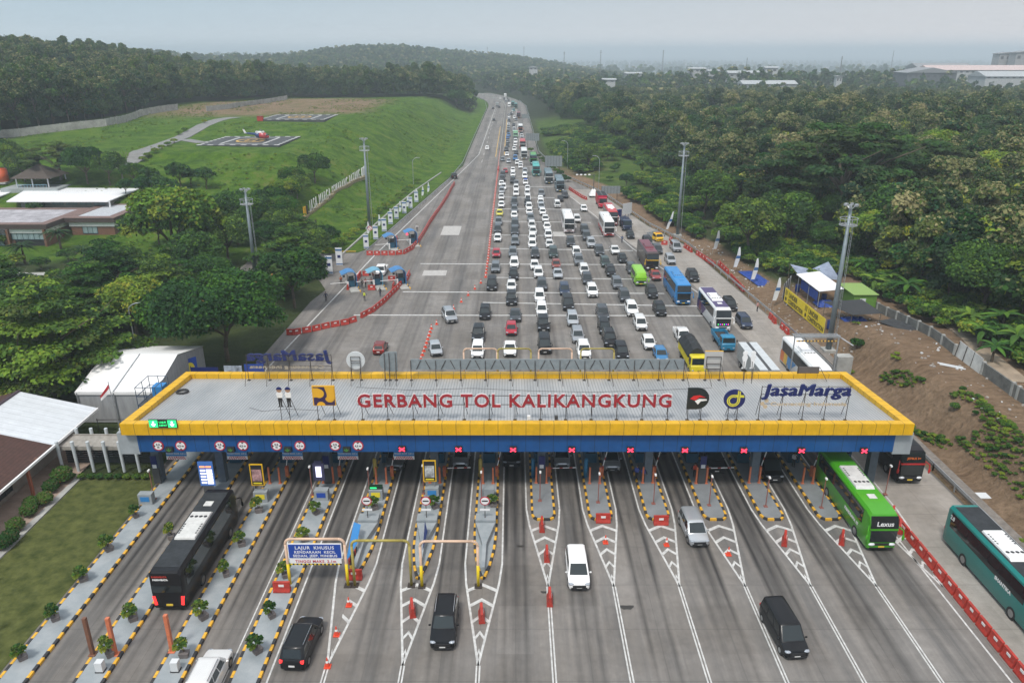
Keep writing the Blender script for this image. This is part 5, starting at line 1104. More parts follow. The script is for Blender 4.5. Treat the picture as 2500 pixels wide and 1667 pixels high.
# ------------------------------------------------------------------ cars under and in front of the gate
near = [(z7(720, 702), 'minivan', 'white', 'white minivan with black windscreen coming out between two lanes of chevrons, foreground centre', 0, 1), (z6(1613, 1190), 'SUV', 'black', 'black SUV with silver roof rails and chrome nose in the foreground', 0, 1),
        (z7(1708, 345), 'minivan', 'silver', 'silver minivan just past the roof beside the fourth round nosed island', .05, 1), (z8(490, 1265), 'large van', 'black', 'large black van with big chrome grille in the right foreground', .08, 1)]
for q, k, c, lab, rz, fr in near: car(G2(q, .25), k, c, lab, rz=rz, front=bool(fr))
o = car(at(*z6(380, 1365), .25), 'SUV', 'black', 'black SUV driving away beside the planted island, seen from behind, lower left', front=False, rz=-.06); tail_on(o)
o = car(at(478, 1730, .25), 'SUV', 'white', 'white SUV driving away, cut by the bottom edge of the photo', front=False, gap=False)
under = [((962, 1148), 'SUV', 'grey', 'grey SUV leaving the booth behind the yellow framed poster'), ((1124, 1139), 'hatchback', 'silver', 'silver hatchback behind the lowered boom left of the middle'), ((1249, 1139), 'SUV', 'black', 'black SUV in shadow under the roof, middle lane'), ((1373, 1140), 'hatchback', 'silver', 'silver hatchback behind the lowered boom right of the middle'),
         ((1495, 1149), 'minivan', 'silver', 'silver minivan in the lane left of two vested people'), ((1611, 1107), 'minivan', 'dark grey', 'dark car mostly hidden by the beam, only its bumper shown'), ((1750, 1153), 'SUV', 'dark grey', 'dark SUV with white lit trim behind a lowered boom'), ((1892, 1174), 'large van', 'black', 'black van under the roof two lanes left of the green coach')]
for q, k, c, lab in under: car(at(*q, .3), k, c, lab)
# ------------------------------------------------------------------ the queue: (x, y) in the zoomed views, kind, colour
Q = {'A': ('first queue lane beside the red cones', r6, [(47, 1490, 'M', 'w'), (52, 1362, 'S', 'b'), (104, 1190, 'M', 'b'), (158, 970, 'V', 'b'), (187, 833, 'M', 'g'), (193, 716, 'H', 'r'), (203, 596, 'H', 'w'), (203, 530, 'M', 'd'), (210, 470, 'M', 'g'), (218, 400, 'H', 'y'), (232, 334, 'H', 'w'), (232, 273, 'H', 'w'), (234, 226, 'M', 's'), (248, 198, 'M', 'w'), (233, 168, 'H', 'w'), (240, 132, 'S', 'd'), (244, 100, 'S', 'd'), (262, 70, 'H', 'r')]),
     'B': ('second queue lane', r6, [(298, 1474, 'D', 'w'), (308, 1312, 'H', 'r'), (340, 1207, 'D', 'd'), (310, 1082, 'S', 'b'), (309, 972, 'H', 'w'), (325, 889, 'M', 'b'), (331, 798, 'M', 'w'), (320, 714, 'M', 'g'), (337, 622, 'M', 'g'), (335, 548, 'V', 'd'), (337, 492, 'V', 'd'), (331, 416, 'H', 'w'), (332, 372, 'M', 'g'), (332, 320, 'V', 'd'), (345, 246, 'M', 'w'), (345, 205, 'M', 'w'), (347, 165, 'H', 'g'), (321, 148, 'S', 'd'), (321, 96, 'H', 'w'), (321, 62, 'H', 'w')]),
     'C': ('third queue lane', r6, [(567, 1452, 'V', 'b'), (557, 1284, 'S', 'b'), (543, 1166, 'M', 'w'), (527, 1060, 'M', 'w'), (545, 969, 'M', 'd'), (518, 874, 'M', 'w'), (488, 810, 'H', 'w'), (492, 722, 'M', 'd'), (470, 646, 'M', 'w'), (470, 592, 'H', 'w'), (475, 545, 'M', 'w'), (467, 498, 'M', 'w'), (458, 440, 'M', 'g'), (447, 388, 'H', 'w'), (445, 352, 'M', 'w'), (435, 330, 'S', 'b'), (436, 286, 'M', 'w'), (432, 246, 'M', 'w'), (433, 206, 'H', 'w'), (418, 158, 'H', 'w'), (412, 110, 'M', 'w'), (414, 74, 'M', 's'), (380, 34, 'H', 'w')]),
     'D': ('fourth queue lane', r6, [(872, 1496, 'S', 'w'), (823, 1372, 'M', 's'), (783, 1242, 'M', 's'), (748, 1122, 'V', 'b'), (720, 1006, 'M', 'n'), (668, 878, 'D', 's'), (655, 802, 'H', 'o'), (633, 721, 'V', 'e'), (603, 642, 'H', 'w'), (594, 573, 'M', 'w'), (584, 505, 'H', 'w'), (571, 444, 'H', 'w'), (550, 390, 'H', 'w'), (540, 350, 'M', 's'), (534, 318, 'M', 'w'), (534, 290, 'H', 'w'), (540, 250, 'S', 'g')]),
     'E': ('fifth queue lane', r6, [(1165, 1500, 'M', 'b'), (1097, 1477, 'S', 'b'), (1043, 1342, 'M', 'b'), (1017, 1199, 'S', 'd'), (935, 1021, 'S', 'w'), (895, 922, 'M', 'd'), (872, 852, 'M', 'w'), (830, 777, 'S', 'g'), (812, 712, 'M', 'w'), (767, 634, 'S', 'd')]),
     'F': ('sixth queue lane', r6, [(1467, 1515, 'H', 'l'), (1378, 1428, 'H', 'w'), (1310, 1274, 'M', 'w'), (1243, 1166, 'S', 'w'), (1185, 1056, 'M', 'd'), (1127, 957, 'M', 'g'), (1077, 861, 'M', 'b'), (1035, 791, 'M', 'e'), (990, 703, 'S', 'd'), (925, 641, 'S', 's'), (890, 586, 'S', 'd'), (875, 535, 'S', 'd')]),
     'G': ('seventh queue lane by the coaches', r6, [(1460, 1164, 'M', 'b'), (1397, 1029, 'M', 'b'), (1425, 892, 'D', 'o'), (1240, 842, 'M', 'd'), (1167, 756, 'H', 'b'), (1110, 692, 'D', 'w'), (815, 449, 'M', 'w'), (663, 336, 'N', 'w'), (686, 289, 'H', 'b'), (722, 262, 'S', 'd'), (868, 363, 'H', 'w')]),
     'H': ('pale outer lane', r6, [(1715, 903, 'S', 'b'), (1540, 769, 'M', 's'), (1583, 673, 'V', 's'), (1440, 690, 'M', 'd'), (1362, 628, 'S', 'b'), (1227, 571, 'H', 'b')]),
     'I': ('pale outer lane beside the purple coach', r7, [(485, 837, 'M', 'n'), (385, 717, 'M', 'b')]),
     'J': ('far inner lane beside the median', r1, [(797, 1472, 'H', 's'), (685, 1437, 'H', 'g'), (765, 1340, 'H', 'w'), (755, 1252, 'S', 'd'), (775, 1165, 'H', 'd'), (780, 1090, 'H', 'g'), (780, 1010, 'H', 'l'), (800, 965, 'M', 'l'), (785, 890, 'H', 'd'), (795, 848, 'M', 'g'), (797, 806, 'M', 's'), (800, 775, 'M', 'w'), (795, 745, 'H', 'w'), (805, 690, 'M', 'd'), (805, 655, 'M', 's'), (806, 612, 'M', 'w'), (805, 580, 'H', 'd')]),
     'K': ('far middle lane', r1, [(1030, 1562, 'M', 'w'), (965, 1505, 'M', 'w'), (925, 1420, 'V', 'l'), (945, 1302, 'H', 'd'), (905, 1242, 'M', 'w'), (925, 1152, 'M', 'w'), (930, 1090, 'V', 'w'), (925, 1042, 'V', 'd'), (905, 872, 'M', 's'), (905, 832, 'H', 'w'), (895, 772, 'M', 'd'), (940, 665, 'M', 'g'), (910, 625, 'V', 'w'), (846, 555, 'M', 'd'), (860, 525, 'M', 'w'), (893, 485, 'V', 't')]),
     'L': ('far shoulder lane', r1, [(1060, 1082, 'M', 'w'), (1055, 1032, 'M', 's'), (1050, 987, 'M', 'w'), (1040, 942, 'M', 'd')]),
     'N': ('far bend', r1, [(640, 250, 'M', 'w'), (750, 270, 'M', 'w'), (772, 262, 'M', 'd'), (742, 305, 'M', 'g'), (715, 262, 'M', 'd'), (800, 300, 'M', 'd')])}
KN = {'M': 'minivan', 'S': 'SUV', 'H': 'hatchback', 'D': 'sedan', 'V': 'large van', 'N': 'van'}
CN = {'w': 'white', 'b': 'black', 'd': 'dark grey', 'g': 'grey', 's': 'silver', 'r': 'red', 'y': 'yellow', 'l': 'blue', 'n': 'dark blue', 'e': 'dark green', 'o': 'red brown', 't': 'teal', 'c': 'cream'}
NAMED = {}
for ln, (desc, fn, lst) in Q.items():
    for k, (x, y, kd, cl) in enumerate(lst):
        p = G2(fn(x, y), .25)
        lab = f'{CN[cl]} {KN[kd]} in the {desc}, {nth[k]} back from gate'
        NAMED[ln, k] = car(p, KN[kd], CN[cl], lab, 'cars queueing towards the toll gate', near=p.y < 215 and ln not in 'JKLN')
o = NAMED['C', 19]; m = MB(); m.box((0, .3, 1.62), (1.1, 1.3, .3)); m.build('roof_load', mat('blue_tarp', (.01, .06, .35), .5), o, bevel=.08)
car(G2(r5(858, 1455)), 'hatchback', 'dark red', 'dark red hatchback driving away alone on the left half behind the roof', front=False)
car(G2(r5(1425, 1212)), 'SUV', 'silver', 'silver SUV turned slightly left of the cones, ahead of the queue', rz=.28); car(G2(r5(1308, 1464)), 'hatchback', 'silver', 'silver hatchback left of the queue beside the near cones', rz=.22)
car(G2(r5(1444, 110)), 'SUV', 'black', 'black SUV at the left flare beside the guardrail', rz=.2, front=False)
for q, k, c, lab in ((r1(385, 1218), 'minivan', 'white', 'white minivan driving away alone on the left carriageway'), (r1(517, 662), 'hatchback', 'dark grey', 'dark hatchback driving away, far left carriageway'), (r1(618, 415), 'hatchback', 'dark grey', 'dark car beside the grey truck, far left carriageway'), (r1(500, 435), 'hatchback', 'dark grey', 'dark car at the far left edge line')): car(G2(q), k, c, lab, front=False, near=False)
# ================================================================== vegetation
rng = np.random.default_rng(11)
def quads_mesh(name, C, U, V, midx, mats):
    """one leaf-sized quad per row: centre, half axes"""
    n = len(C); P = np.stack([C - U - V, C + U - V * .6, C + U + V, C - U + V * .6], 1).reshape(-1, 3)
    me = bpy.data.meshes.new(name); me.vertices.add(4 * n); me.vertices.foreach_set('co', P.ravel())
    me.loops.add(4 * n); me.loops.foreach_set('vertex_index', np.arange(4 * n)); me.polygons.add(n)
    me.polygons.foreach_set('loop_start', np.arange(0, 4 * n, 4)); me.polygons.foreach_set('loop_total', np.full(n, 4))
    for m in mats: me.materials.append(m)
    me.polygons.foreach_set('material_index', midx.astype(np.int32)); me.update(); return me
def leaves(name, blobs, n, size, mats, weights=None, seed=1, up=.45, shell=.55, top=None):
    g = np.random.default_rng(seed); B = np.array(blobs, float); a = B[:, 3] * B[:, 4] + B[:, 4] * B[:, 5] + B[:, 3] * B[:, 5]
    k = g.choice(len(B), n, p=a / a.sum()); u = g.normal(size=(n, 3)); u /= np.linalg.norm(u, axis=1)[:, None]
    u[:, 2] = np.where(u[:, 2] < -.3, -u[:, 2], u[:, 2])
    r = shell + (1 - shell) * g.random(n) ** .6 + g.normal(0, .09, n)
    C = B[k, :3] + u * B[k, 3:6] * r[:, None]
    nn = u * .7 + g.normal(0, .55, (n, 3)); nn[:, 2] += up; nn /= np.linalg.norm(nn, axis=1)[:, None]
    t = g.normal(size=(n, 3)); t -= (t * nn).sum(1)[:, None] * nn; t /= np.linalg.norm(t, axis=1)[:, None]; bt = np.cross(nn, t)
    s = size * (.55 + .9 * g.random(n)); U = t * (s * .5)[:, None]; V = bt * (s * (.32 + .25 * g.random(n)))[:, None]
    w_ = np.array(weights if weights else [1] * len(mats), float); w_ /= w_.sum(); bm_ = g.choice(len(mats), len(B), p=w_)
    mi = np.where(g.random(n) < .62, bm_[k], g.choice(len(mats), n, p=w_))
    if top is not None: zz = C[:, 2] / C[:, 2].max(); mi = np.where((g.random(n) < top[1] * np.clip((zz - .62) * 4, 0, 1)) & (u[:, 2] > .1), top[0], mi)
    return quads_mesh(name, C, U, V, mi, mats)
LG = {k: leafmat('leaf_' + k, tuple(f_ * q for f_, q in zip((1.36, 1.5, 1.36), c_)), objvar=.42) for k, c_ in (('dark', (.016, .045, .011)), ('mid', (.034, .083, .013)), ('bright', (.070, .135, .014)), ('yellow', (.14, .165, .02)), ('olive', (.046, .070, .016)), ('blue', (.014, .050, .024)), ('tan', (.155, .145, .066)), ('dull', (.036, .064, .024)), ('brown', (.10, .07, .035)), ('rust', (.20, .09, .03)))}
def limbs(R_, H_, tr, seed, nl=6, hfrac=.35, name='trunk'):
    g = random.Random(seed); m = MB(); hb = H_ * hfrac; pts = [(0, 0, -.4), (g.uniform(-.15, .15), g.uniform(-.15, .15), hb * .5), (g.uniform(-.3, .3), g.uniform(-.3, .3), hb), (g.uniform(-.3, .3), g.uniform(-.3, .3), H_ * .78)]
    rr_ = [tr * 1.25, tr, tr * .85, tr * .25]
    for a, b_, ra, rb in zip(pts, pts[1:], rr_, rr_[1:]): m.tube(a, b_, ra, rb, 7)
    for k in range(nl):
        a = 2 * math.pi * (k + g.random() * .6) / nl; z = hb * (.8 + .25 * g.random()); q = (math.cos(a) * R_ * .45, math.sin(a) * R_ * .45, z + (H_ - z) * .45); e = (math.cos(a + .3) * R_ * .8, math.sin(a + .3) * R_ * .8, z + (H_ - z) * .7)
        m.tube((pts[2][0] * .8, pts[2][1] * .8, z), q, tr * .5, tr * .3, 5); m.tube(q, e, tr * .3, tr * .08, 4)
    return m
def blob_round(R_, H_, seed, n=38, z0=.3, flat=.85):
    g = random.Random(seed); out_ = []
    for k in range(n):
        a = g.random() * 6.283; ct = 1 - 1.45 * g.random(); st = math.sqrt(max(0, 1 - ct * ct)); q = .66 + .34 * g.random(); zc = H_ * (z0 + 1) / 2; hh = H_ * (1 - z0) / 2
        r = R_ * (.22 + .15 * g.random()); out_.append((math.cos(a) * st * (R_ - r * .7) * q, math.sin(a) * st * (R_ - r * .7) * q, zc + ct * (hh - r * .6) * q, r, r, r * flat))
    return out_
def blob_tier(R_, H_, seed, tiers=6):
    g = random.Random(seed); out_ = []
    for t_ in range(tiers):
        f = t_ / (tiers - 1); z = H_ * (.28 + .70 * f); rt = R_ * (1.02 - .72 * f ** 1.25) * (.9 + .2 * g.random()); n = max(3, int(15 * (1 - f) + 4)); ph = g.random() * 6
        for k in range(n):
            a = ph + 6.283 * (k + .4 * g.random()) / n; q = rt * (.55 + .4 * (k % 2) * g.random() + .12 * g.random()); s = R_ * (.20 + .11 * g.random()) * (1 - .35 * f); out_.append((math.cos(a) * q, math.sin(a) * q, z + g.uniform(-.35, .35) - .03 * q, s, s, s * .30))
        out_.append((0, 0, z, rt * .4, rt * .4, .3))
    return out_
def blob_umb(R_, H_, seed, n=70):
    g = random.Random(seed); out_ = []
    for k in range(n):
        a = g.random() * 6.283; q = math.sqrt(g.random()) * R_ * .95; z = H_ * (.97 - .48 * (q / R_) ** 2) - g.random() ** 2 * H_ * .22; s = R_ * (.10 + .09 * g.random()); out_.append((math.cos(a) * q, math.sin(a) * q, z, s, s, s * .30))
    return out_
def blob_teak(R_, H_, seed, n=26):
    g = random.Random(seed); out_ = []
    for k in range(n):
        f = g.random(); z = H_ * (.16 + .80 * f); w_ = R_ * (math.sin(math.pi * min(1, .22 + .72 * f)) ** .7) * (.9 + .2 * g.random()); a = g.random() * 6.283; q = w_ * (.35 + .5 * g.random()); r = R_ * (.22 + .2 * g.random()); out_.append((math.cos(a) * q, math.sin(a) * q, z, r, r, r * (.7 + .6 * g.random())))
    out_.append((g.uniform(-.5, .5), g.uniform(-.5, .5), H_ * .93, R_ * .3, R_ * .3, R_ * .34)); return out_
def tree(name, kind, R_, H_, seed, n, leaf, mats, weights, cat='tree', tr=None, hfrac=.35, **kw):
    root = empty(name, (0, 0, 0), 0, 'x', cat); bl = {'ball': lambda a, b_, c_: [(0, 0, .95, 1.0, 1.0, .92)], 'round': blob_round, 'tier': blob_tier, 'umb': blob_umb, 'teak': blob_teak}[kind](R_, H_, seed)
    me = leaves('crown', bl, n, leaf, [LG[k] for k in mats], weights, seed, **kw); c_ = bpy.data.objects.new('crown', me); COL.objects.link(c_); c_.parent = root
    limbs(R_, H_, tr or H_ * .024, seed, hfrac=hfrac).build('trunk', bark_m, root, True); return root
TP = {'tierA': tree('layered_tree', 'tier', 8.5, 11.5, 3, 32000, .27, ['mid', 'bright', 'dark', 'olive', 'yellow'], [4, 4, 3, 1.5, .6], up=1.0, shell=.2, hfrac=.3),
      'tierB': tree('layered_tree', 'tier', 7.0, 9.5, 8, 24000, .26, ['mid', 'bright', 'dark', 'olive'], [4, 2.5, 4, 1.5], up=1.0, shell=.2, hfrac=.3),
      'roundA': tree('broadleaf_tree', 'round', 8.0, 12, 5, 30000, .31, ['mid', 'dark', 'bright', 'blue'], [4, 4, 1.8, 1]),
      'roundB': tree('broadleaf_tree', 'round', 5.0, 8.5, 6, 18000, .28, ['dark', 'mid', 'bright', 'olive'], [4, 4, 1.2, 1]),
      'bright': tree('broadleaf_tree', 'round', 5.5, 9.5, 9, 20000, .29, ['bright', 'mid', 'yellow', 'dark'], [4, 3, 2, 2]),
      'flame': tree('broadleaf_tree', 'round', 9.5, 11.5, 17, 40000, .30, ['mid', 'dark', 'bright', 'rust'], [4, 4, 2, .12]),
      'umb': tree('rain_tree', 'umb', 15.0, 19, 21, 46000, .38, ['dark', 'olive', 'dull', 'mid'], [5, 4, 2, 1.5], up=1.2, shell=.2, hfrac=.4, tr=.6),
      'small': tree('young_tree', 'round', 2.4, 5.0, 31, 2600, .34, ['dark', 'mid', 'blue'], [4, 3, 2])}
for k in range(4): TP['teak%d' % k] = tree('teak_tree', 'teak', (5.4, 4.8, 6.0, 5.2)[k], (17, 18, 16, 18.5)[k], 40 + k, 9000, .55, ['dark', 'dull', 'olive', 'tan', 'mid', 'blue'], [(5, 3, 3, .4, 2, 1.5), (5, 3, 2, .2, 2, 2), (3, 3, 3, .8, 2, 1), (4, 3, 3, .4, 3, 1)][k], hfrac=.5, tr=.22, top=(3, (.25, .1, .4, .15)[k]))
for k in range(3): TP['wood%d' % k] = tree('woodland_tree', 'teak', (5.6, 6.2, 5.0)[k], (13, 14, 15)[k], 60 + k, 9000, .5, [['mid', 'olive', 'dull', 'dark', 'tan', 'yellow'], ['dark', 'olive', 'mid', 'blue', 'tan', 'dull'], ['olive', 'dull', 'tan', 'mid', 'dark', 'yellow']][k], [(3, 3, 3, 3, .6, .6), (4, 3, 3, 2, .3, 2), (3, 3, 1, 2, 3, .6)][k], hfrac=.4, tr=.22, top=((4, 4, 2)[k], (.42, .15, .55)[k]))
TP['bush'] = tree('shrub', 'round', 1.7, 2.2, 71, 1500, .30, ['mid', 'dark', 'bright', 'olive'], [4, 4, 1.6, 1], cat='shrub', hfrac=.2, tr=.05)
TP['bushy'] = tree('shrub', 'round', 1.5, 1.7, 72, 1200, .28, ['yellow', 'bright', 'mid'], [4, 4, 2], cat='shrub', hfrac=.2, tr=.05)
TP['ball'] = tree('clipped_shrub', 'ball', 1.05, 1.9, 73, 2600, .17, ['brown', 'olive', 'rust', 'mid'], [2.5, 4, .7, 2], cat='shrub', hfrac=.2, tr=.06, shell=.85)
def plant(kind, p, lab, group=None, sc=1.0, rz=None):
    o = place(TP[kind], p, rz if rz is not None else random.random() * 6.28, lab, group, sc); return o
def gz(x, y): return (x, y, hz(x, y))
# -- individual trees near the buildings on the left: (x, y, kind, scale, label)
LT = [(-57, 86, 'tierA', 1.08, 'huge layered light green tree at the left edge in front of the white tent'), (-39.5, 97.5, 'flame', .9, 'big dark spreading tree with a few orange blossoms beside the left flare'), (-36.5, 121, 'roundB', 1.0, 'dark round tree overhanging the road edge beside the white kiosk'),
      (-65, 117, 'tierB', 1.0, 'layered tree behind the huge left tree'), (-54.5, 122, 'tierB', .7, 'layered tree between the street lamp and the tall mast'), (-66, 145, 'bright', 1.45, 'large yellow green round tree right of the brown office'), (-42.5, 141, 'tierB', .85, 'wide dark layered tree at the foot of the grass slope'),
      (-61, 166, 'roundA', .82, 'dark round tree in front of the mast top'), (-80, 112, 'tierB', .95, 'layered tree at the left edge below the office garden'), (-88, 118, 'roundB', 1.1, 'dark tree at the far left edge of the garden'), (-70, 128, 'tierB', .9, 'layered tree just below the yellow green tree'), (-74, 100, 'tierA', .8, 'layered tree touching the left frame edge'),
      (-48, 111, 'roundB', .68, 'round tree behind the spreading tree'), (-84, 96, 'roundA', .8, 'dark tree cut by the left edge'), (-57, 108, 'bright', .8, 'bright green tree in the middle of the left grove'), (-72, 86, 'roundA', .7, 'dark tree behind the white sheet roof'),
      (-91, 104, 'tierB', .9, 'small layered tree at the left border above the white roofs')]
LT += [tuple(on(a, b_))[:2] + (k, s, f'leafy tree filling the band between office, mast and slope, {nth[j]} of twelve') for j, (a, b_, k, s) in enumerate(((720, 640, 'tierB', .6), (768, 640, 'roundB', .7), (690, 600, 'roundB', .8), (662, 625, 'roundB', .75), (738, 600, 'tierB', .6), (500, 600, 'roundB', .85), (445, 600, 'roundA', .6), (530, 565, 'roundB', .8), (480, 555, 'roundB', .7), (390, 600, 'roundB', .7), (800, 612, 'roundB', .55), (700, 560, 'bright', .7)))]
LT += [tuple(on(a, b_))[:2] + (k, s, lab) for a, b_, k, s, lab in ((520, 722, 'roundA', .5, 'dark tree in the middle of the left grove'), (690, 722, 'tierB', .45, 'layered tree right of the mast foot'), (480, 690, 'roundB', .95, 'dark tree below the yellow green tree'), (560, 645, 'roundB', 1.0, 'dark tree between mast and office'), (330, 742, 'tierB', .9, 'layered tree below the garden path'), (400, 782, 'tierB', .9, 'layered tree above the street lamp'), (230, 800, 'tierA', .75, 'light layered tree behind the huge left tree'))]
for x, y, k, s, lab in LT: plant(k, gz(x, y), lab, 'trees of the left grove', s * 1.17)
for k, (px_, py_, kd, s) in enumerate(((664, 540, 'roundB', .95), (702, 512, 'bright', .8), (728, 492, 'roundB', .8), (770, 448, 'roundB', .95), (716, 470, 'bright', .7), (640, 560, 'roundB', .95), (600, 585, 'roundB', 1.0), (676, 560, 'roundB', .75))):
    p = on(px_, py_); plant(kd, p, ['lowest dark tree of the row climbing the slope', 'yellowish tree low in the slope row', 'dark tree in the middle of the slope row', 'topmost dark round tree on the slope, near the slope letters', 'yellowish tree near the top of the slope row', 'dark tree beside the tall left mast', 'dark tree left of the tall left mast', 'small dark tree right of the tall left mast'][k], 'row of trees up the grass slope', s)
for k, (px_, py_) in enumerate(((388, 470), (370, 462), (441, 462), (468, 455), (505, 462), (413, 505), (310, 480), (352, 488))):
    plant('small', on(px_, py_), f'small dark garden tree on the lawn behind the white roof, {nth[k]} of eight', 'garden trees', .9 + .25 * (k % 3))
for k, (px_, py_, kd, s) in enumerate(((20, 430, 'roundA', .75), (150, 440, 'umb', .55), (215, 450, 'roundA', .8), (270, 452, 'roundB', 1.0), (-20, 440, 'roundA', .9), (62, 445, 'roundB', .9), (330, 455, 'roundB', .7))):
    p = on(px_, py_); plant(kd, p, ['dark tree with reddish tips at the far left behind the orange tank', 'wide domed tree behind the thatched pavilion', 'big dark tree right of the thatched pavilion', 'dark tree between pavilion and bare tree', 'dark tree at the left frame edge by the meadow', 'dark tree just left of the thatched pavilion', 'dark tree below the bare tree'][k], 'trees behind the white roof', s)
# bare tree
bt = empty('bare_tree', on(300, 440), 0, 'leafless grey branching tree beside the helipad drive', 'tree'); m = MB(); g = random.Random(4)
def branch(p, d, l, r, k):
    q = p + d * l; m.tube(p, q, r, r * .65, 5)
    if k == 0: return
    for _ in range(3): dd = (d + Vector((g.uniform(-.8, .8), g.uniform(-.8, .8), g.uniform(-.1, .55)))).normalized(); branch(q, dd, l * g.uniform(.6, .85), r * .6, k - 1)
branch(Vector((0, 0, -.3)), Vector((0, 0, 1)), 2.4, .28, 5); m.build('branches', mat('grey_bark', (.16, .14, .12), .9), bt)
# palms by the office, bananas and the big rain trees on the right
def palm_proto(name, nf_, L_, H_, wd, mats, droop, seed, cat, lean=.15):
    g = random.Random(seed); root = empty(name, (0, 0, 0), 0, 'x', cat); m = MB()
    for k in range(nf_):
        a = 6.283 * k / nf_ + g.uniform(-.25, .25); el_ = g.uniform(.35, 1.25); l = L_ * g.uniform(.75, 1.1); prev = None; n_ = 7
        for j in range(n_ + 1):
            f = j / n_; r = l * f * math.cos(el_ - droop * f * .5); z = H_ + l * f * math.sin(el_) - droop * l * f * f * .75; wj = wd * (math.sin(math.pi * min(1, .12 + .86 * f)) + .02); c_ = Vector((math.cos(a) * r, math.sin(a) * r, z)); t_ = Vector((-math.sin(a), math.cos(a), 0)) * wj
            cur = (c_ - t_ - Vector((0, 0, wj * .35)), c_ + Vector((0, 0, .05)), c_ + t_ - Vector((0, 0, wj * .35)))
            if prev: m.quad(prev[0], prev[1], cur[1], cur[0], k % len(mats)); m.quad(prev[1], prev[2], cur[2], cur[1], k % len(mats))
            prev = cur
    m.build('fronds', mats, root); t_ = MB(); t_.tube((0, 0, -.3), (lean * .4, 0, H_ * .6), H_ * .05 + .09, H_ * .04 + .07, 8); t_.tube((lean * .4, 0, H_ * .6), (0, 0, H_ + .1), H_ * .04 + .07, .07, 8); t_.build('stem', bark_m, root, True); return root
TP['palm'] = palm_proto('date_palm', 34, 3.2, 3.0, .16, [LG['dull'], LG['dark'], LG['olive']], 1.0, 5, 'palm')
TP['banana'] = palm_proto('banana_plant', 9, 3.0, 2.4, .36, [LG['mid'], LG['mid'], LG['bright']], .9, 6, 'banana plant')
for k, (px_, py_) in enumerate(((150, 610), (62, 645), (212, 655), (120, 592))): plant('palm', on(px_, py_), ['shaggy date palm in front of the office entrance corner', 'date palm nearest the left edge, in front of the office', 'date palm right of the entrance, at the brick wing', 'date palm half hidden behind the others'][k], 'date palms by the office', 1.15)
bn = [(2130, 700), (2165, 690), (2200, 672), (2235, 690), (2270, 680), (2300, 668), (2330, 690), (2105, 655), (2150, 640), (2250, 655), (2290, 640), (2350, 660), (2210, 715), (2390, 830), (2440, 800), (2470, 850), (2360, 790), (2490, 760), (2420, 865), (2180, 632)]
for k, (px_, py_) in enumerate(bn): plant('banana', on(px_, py_ + 20), 'banana plant with long arching leaves in the clump right of the tall right mast', 'banana plants on the right bank', random.uniform(.8, 1.2))
for k, (px_, py_, kd, s, lab) in enumerate(((2047, 560, 'umb', 1.32, 'huge dark rain tree with flat layered crown in the middle of the right wood'), (1900, 520, 'umb', .85, 'dark flat crowned tree left of the huge rain tree'), (2230, 520, 'umb', .95, 'dark flat crowned tree right of the huge rain tree'), (1870, 520, 'roundB', 1.1, 'dark bush-like tree at the left foot of the rain trees'), (2050, 560, 'roundA', .7, 'dark round tree just behind the tall right mast'),
        (2125, 590, 'roundA', .75, 'dark round tree right of the tall right mast'), (1890, 440, 'roundB', 1.2, 'dark tree at the edge of the right clearing'), (2010, 620, 'roundB', .8, 'dark tree behind the camp shelter'), (1115, 262, 'roundA', .95, 'dark round tree alone on the mound near the road bend'), (1480, 262, 'roundA', .9, 'dark tall tree at the far end of the right meadow'), (1775, 400, 'roundB', 1.1, 'dark tree behind the second right mast'))):
    plant(kd, on(px_, py_), lab, 'dark trees standing out of the woods', s)
# -- teak wood on the left and mixed wood on the right: the nearest trees one by one
pts = []
def ok(x, y, dmin):
    for a, b_ in pts:
        if (a - x) ** 2 + (b_ - y) ** 2 < dmin * dmin: return False
    return True
LWALL = [(-186, 235), (-173, 262), (-161, 318), (-165, 385), (-141, 470), (-120, 520)]
def wallx(y): return float(np.interp(y, [p[1] for p in LWALL], [p[0] for p in LWALL]))
def inwoodL(x, y): return x < wallx(y) - 3 and y > 215 if y < 520 else x < float(ledge(y)) - 14 - max(0, (560 - y)) * 1.2
def inwoodR(x, y):
    if y > 440: return x > float(redge(y)) + 12 and y > 470
    e = np.interp(y, [90, 130, 165, 200, 260, 320, 380, 440], [72, 68, 64, 62, 58, 52, 44, 34]); return x > e
cand = []
for _ in range(60000):
    y = random.uniform(100, 640); x = random.uniform(-.75 * y - 40, .75 * y + 30)
    if inwoodL(x, y) or inwoodR(x, y): cand.append((math.hypot(x, y), x, y))
cand.sort(key=lambda c_: c_[0]); nl = nr = 0
for d_, x, y in cand:
    left = x < 0
    if (left and nl >= 150) or (not left and nr >= 150): continue
    if not ok(x, y, 6.8 if left else 7.4): continue
    if not left and math.hypot(x - 73, y - 172) < 17: continue
    pts.append((x, y))
    if left: nl += 1; plant('teak%d' % random.randrange(4), gz(x, y), 'tall slim teak tree with dull green crown in the wood behind the concrete wall', 'teak trees behind the left wall', random.uniform(.85, 1.12))
    else: nr += 1; kd = random.choice(('wood0', 'wood1', 'wood2', 'wood0', 'wood2', 'roundA', 'teak1', 'bright')); plant(kd, gz(x, y), 'green tree in the dense mixed wood right of the road', 'trees of the right wood', random.uniform(.7, 1.2) * {'bright': 1.25, 'teak1': .8}.get(kd, 1))
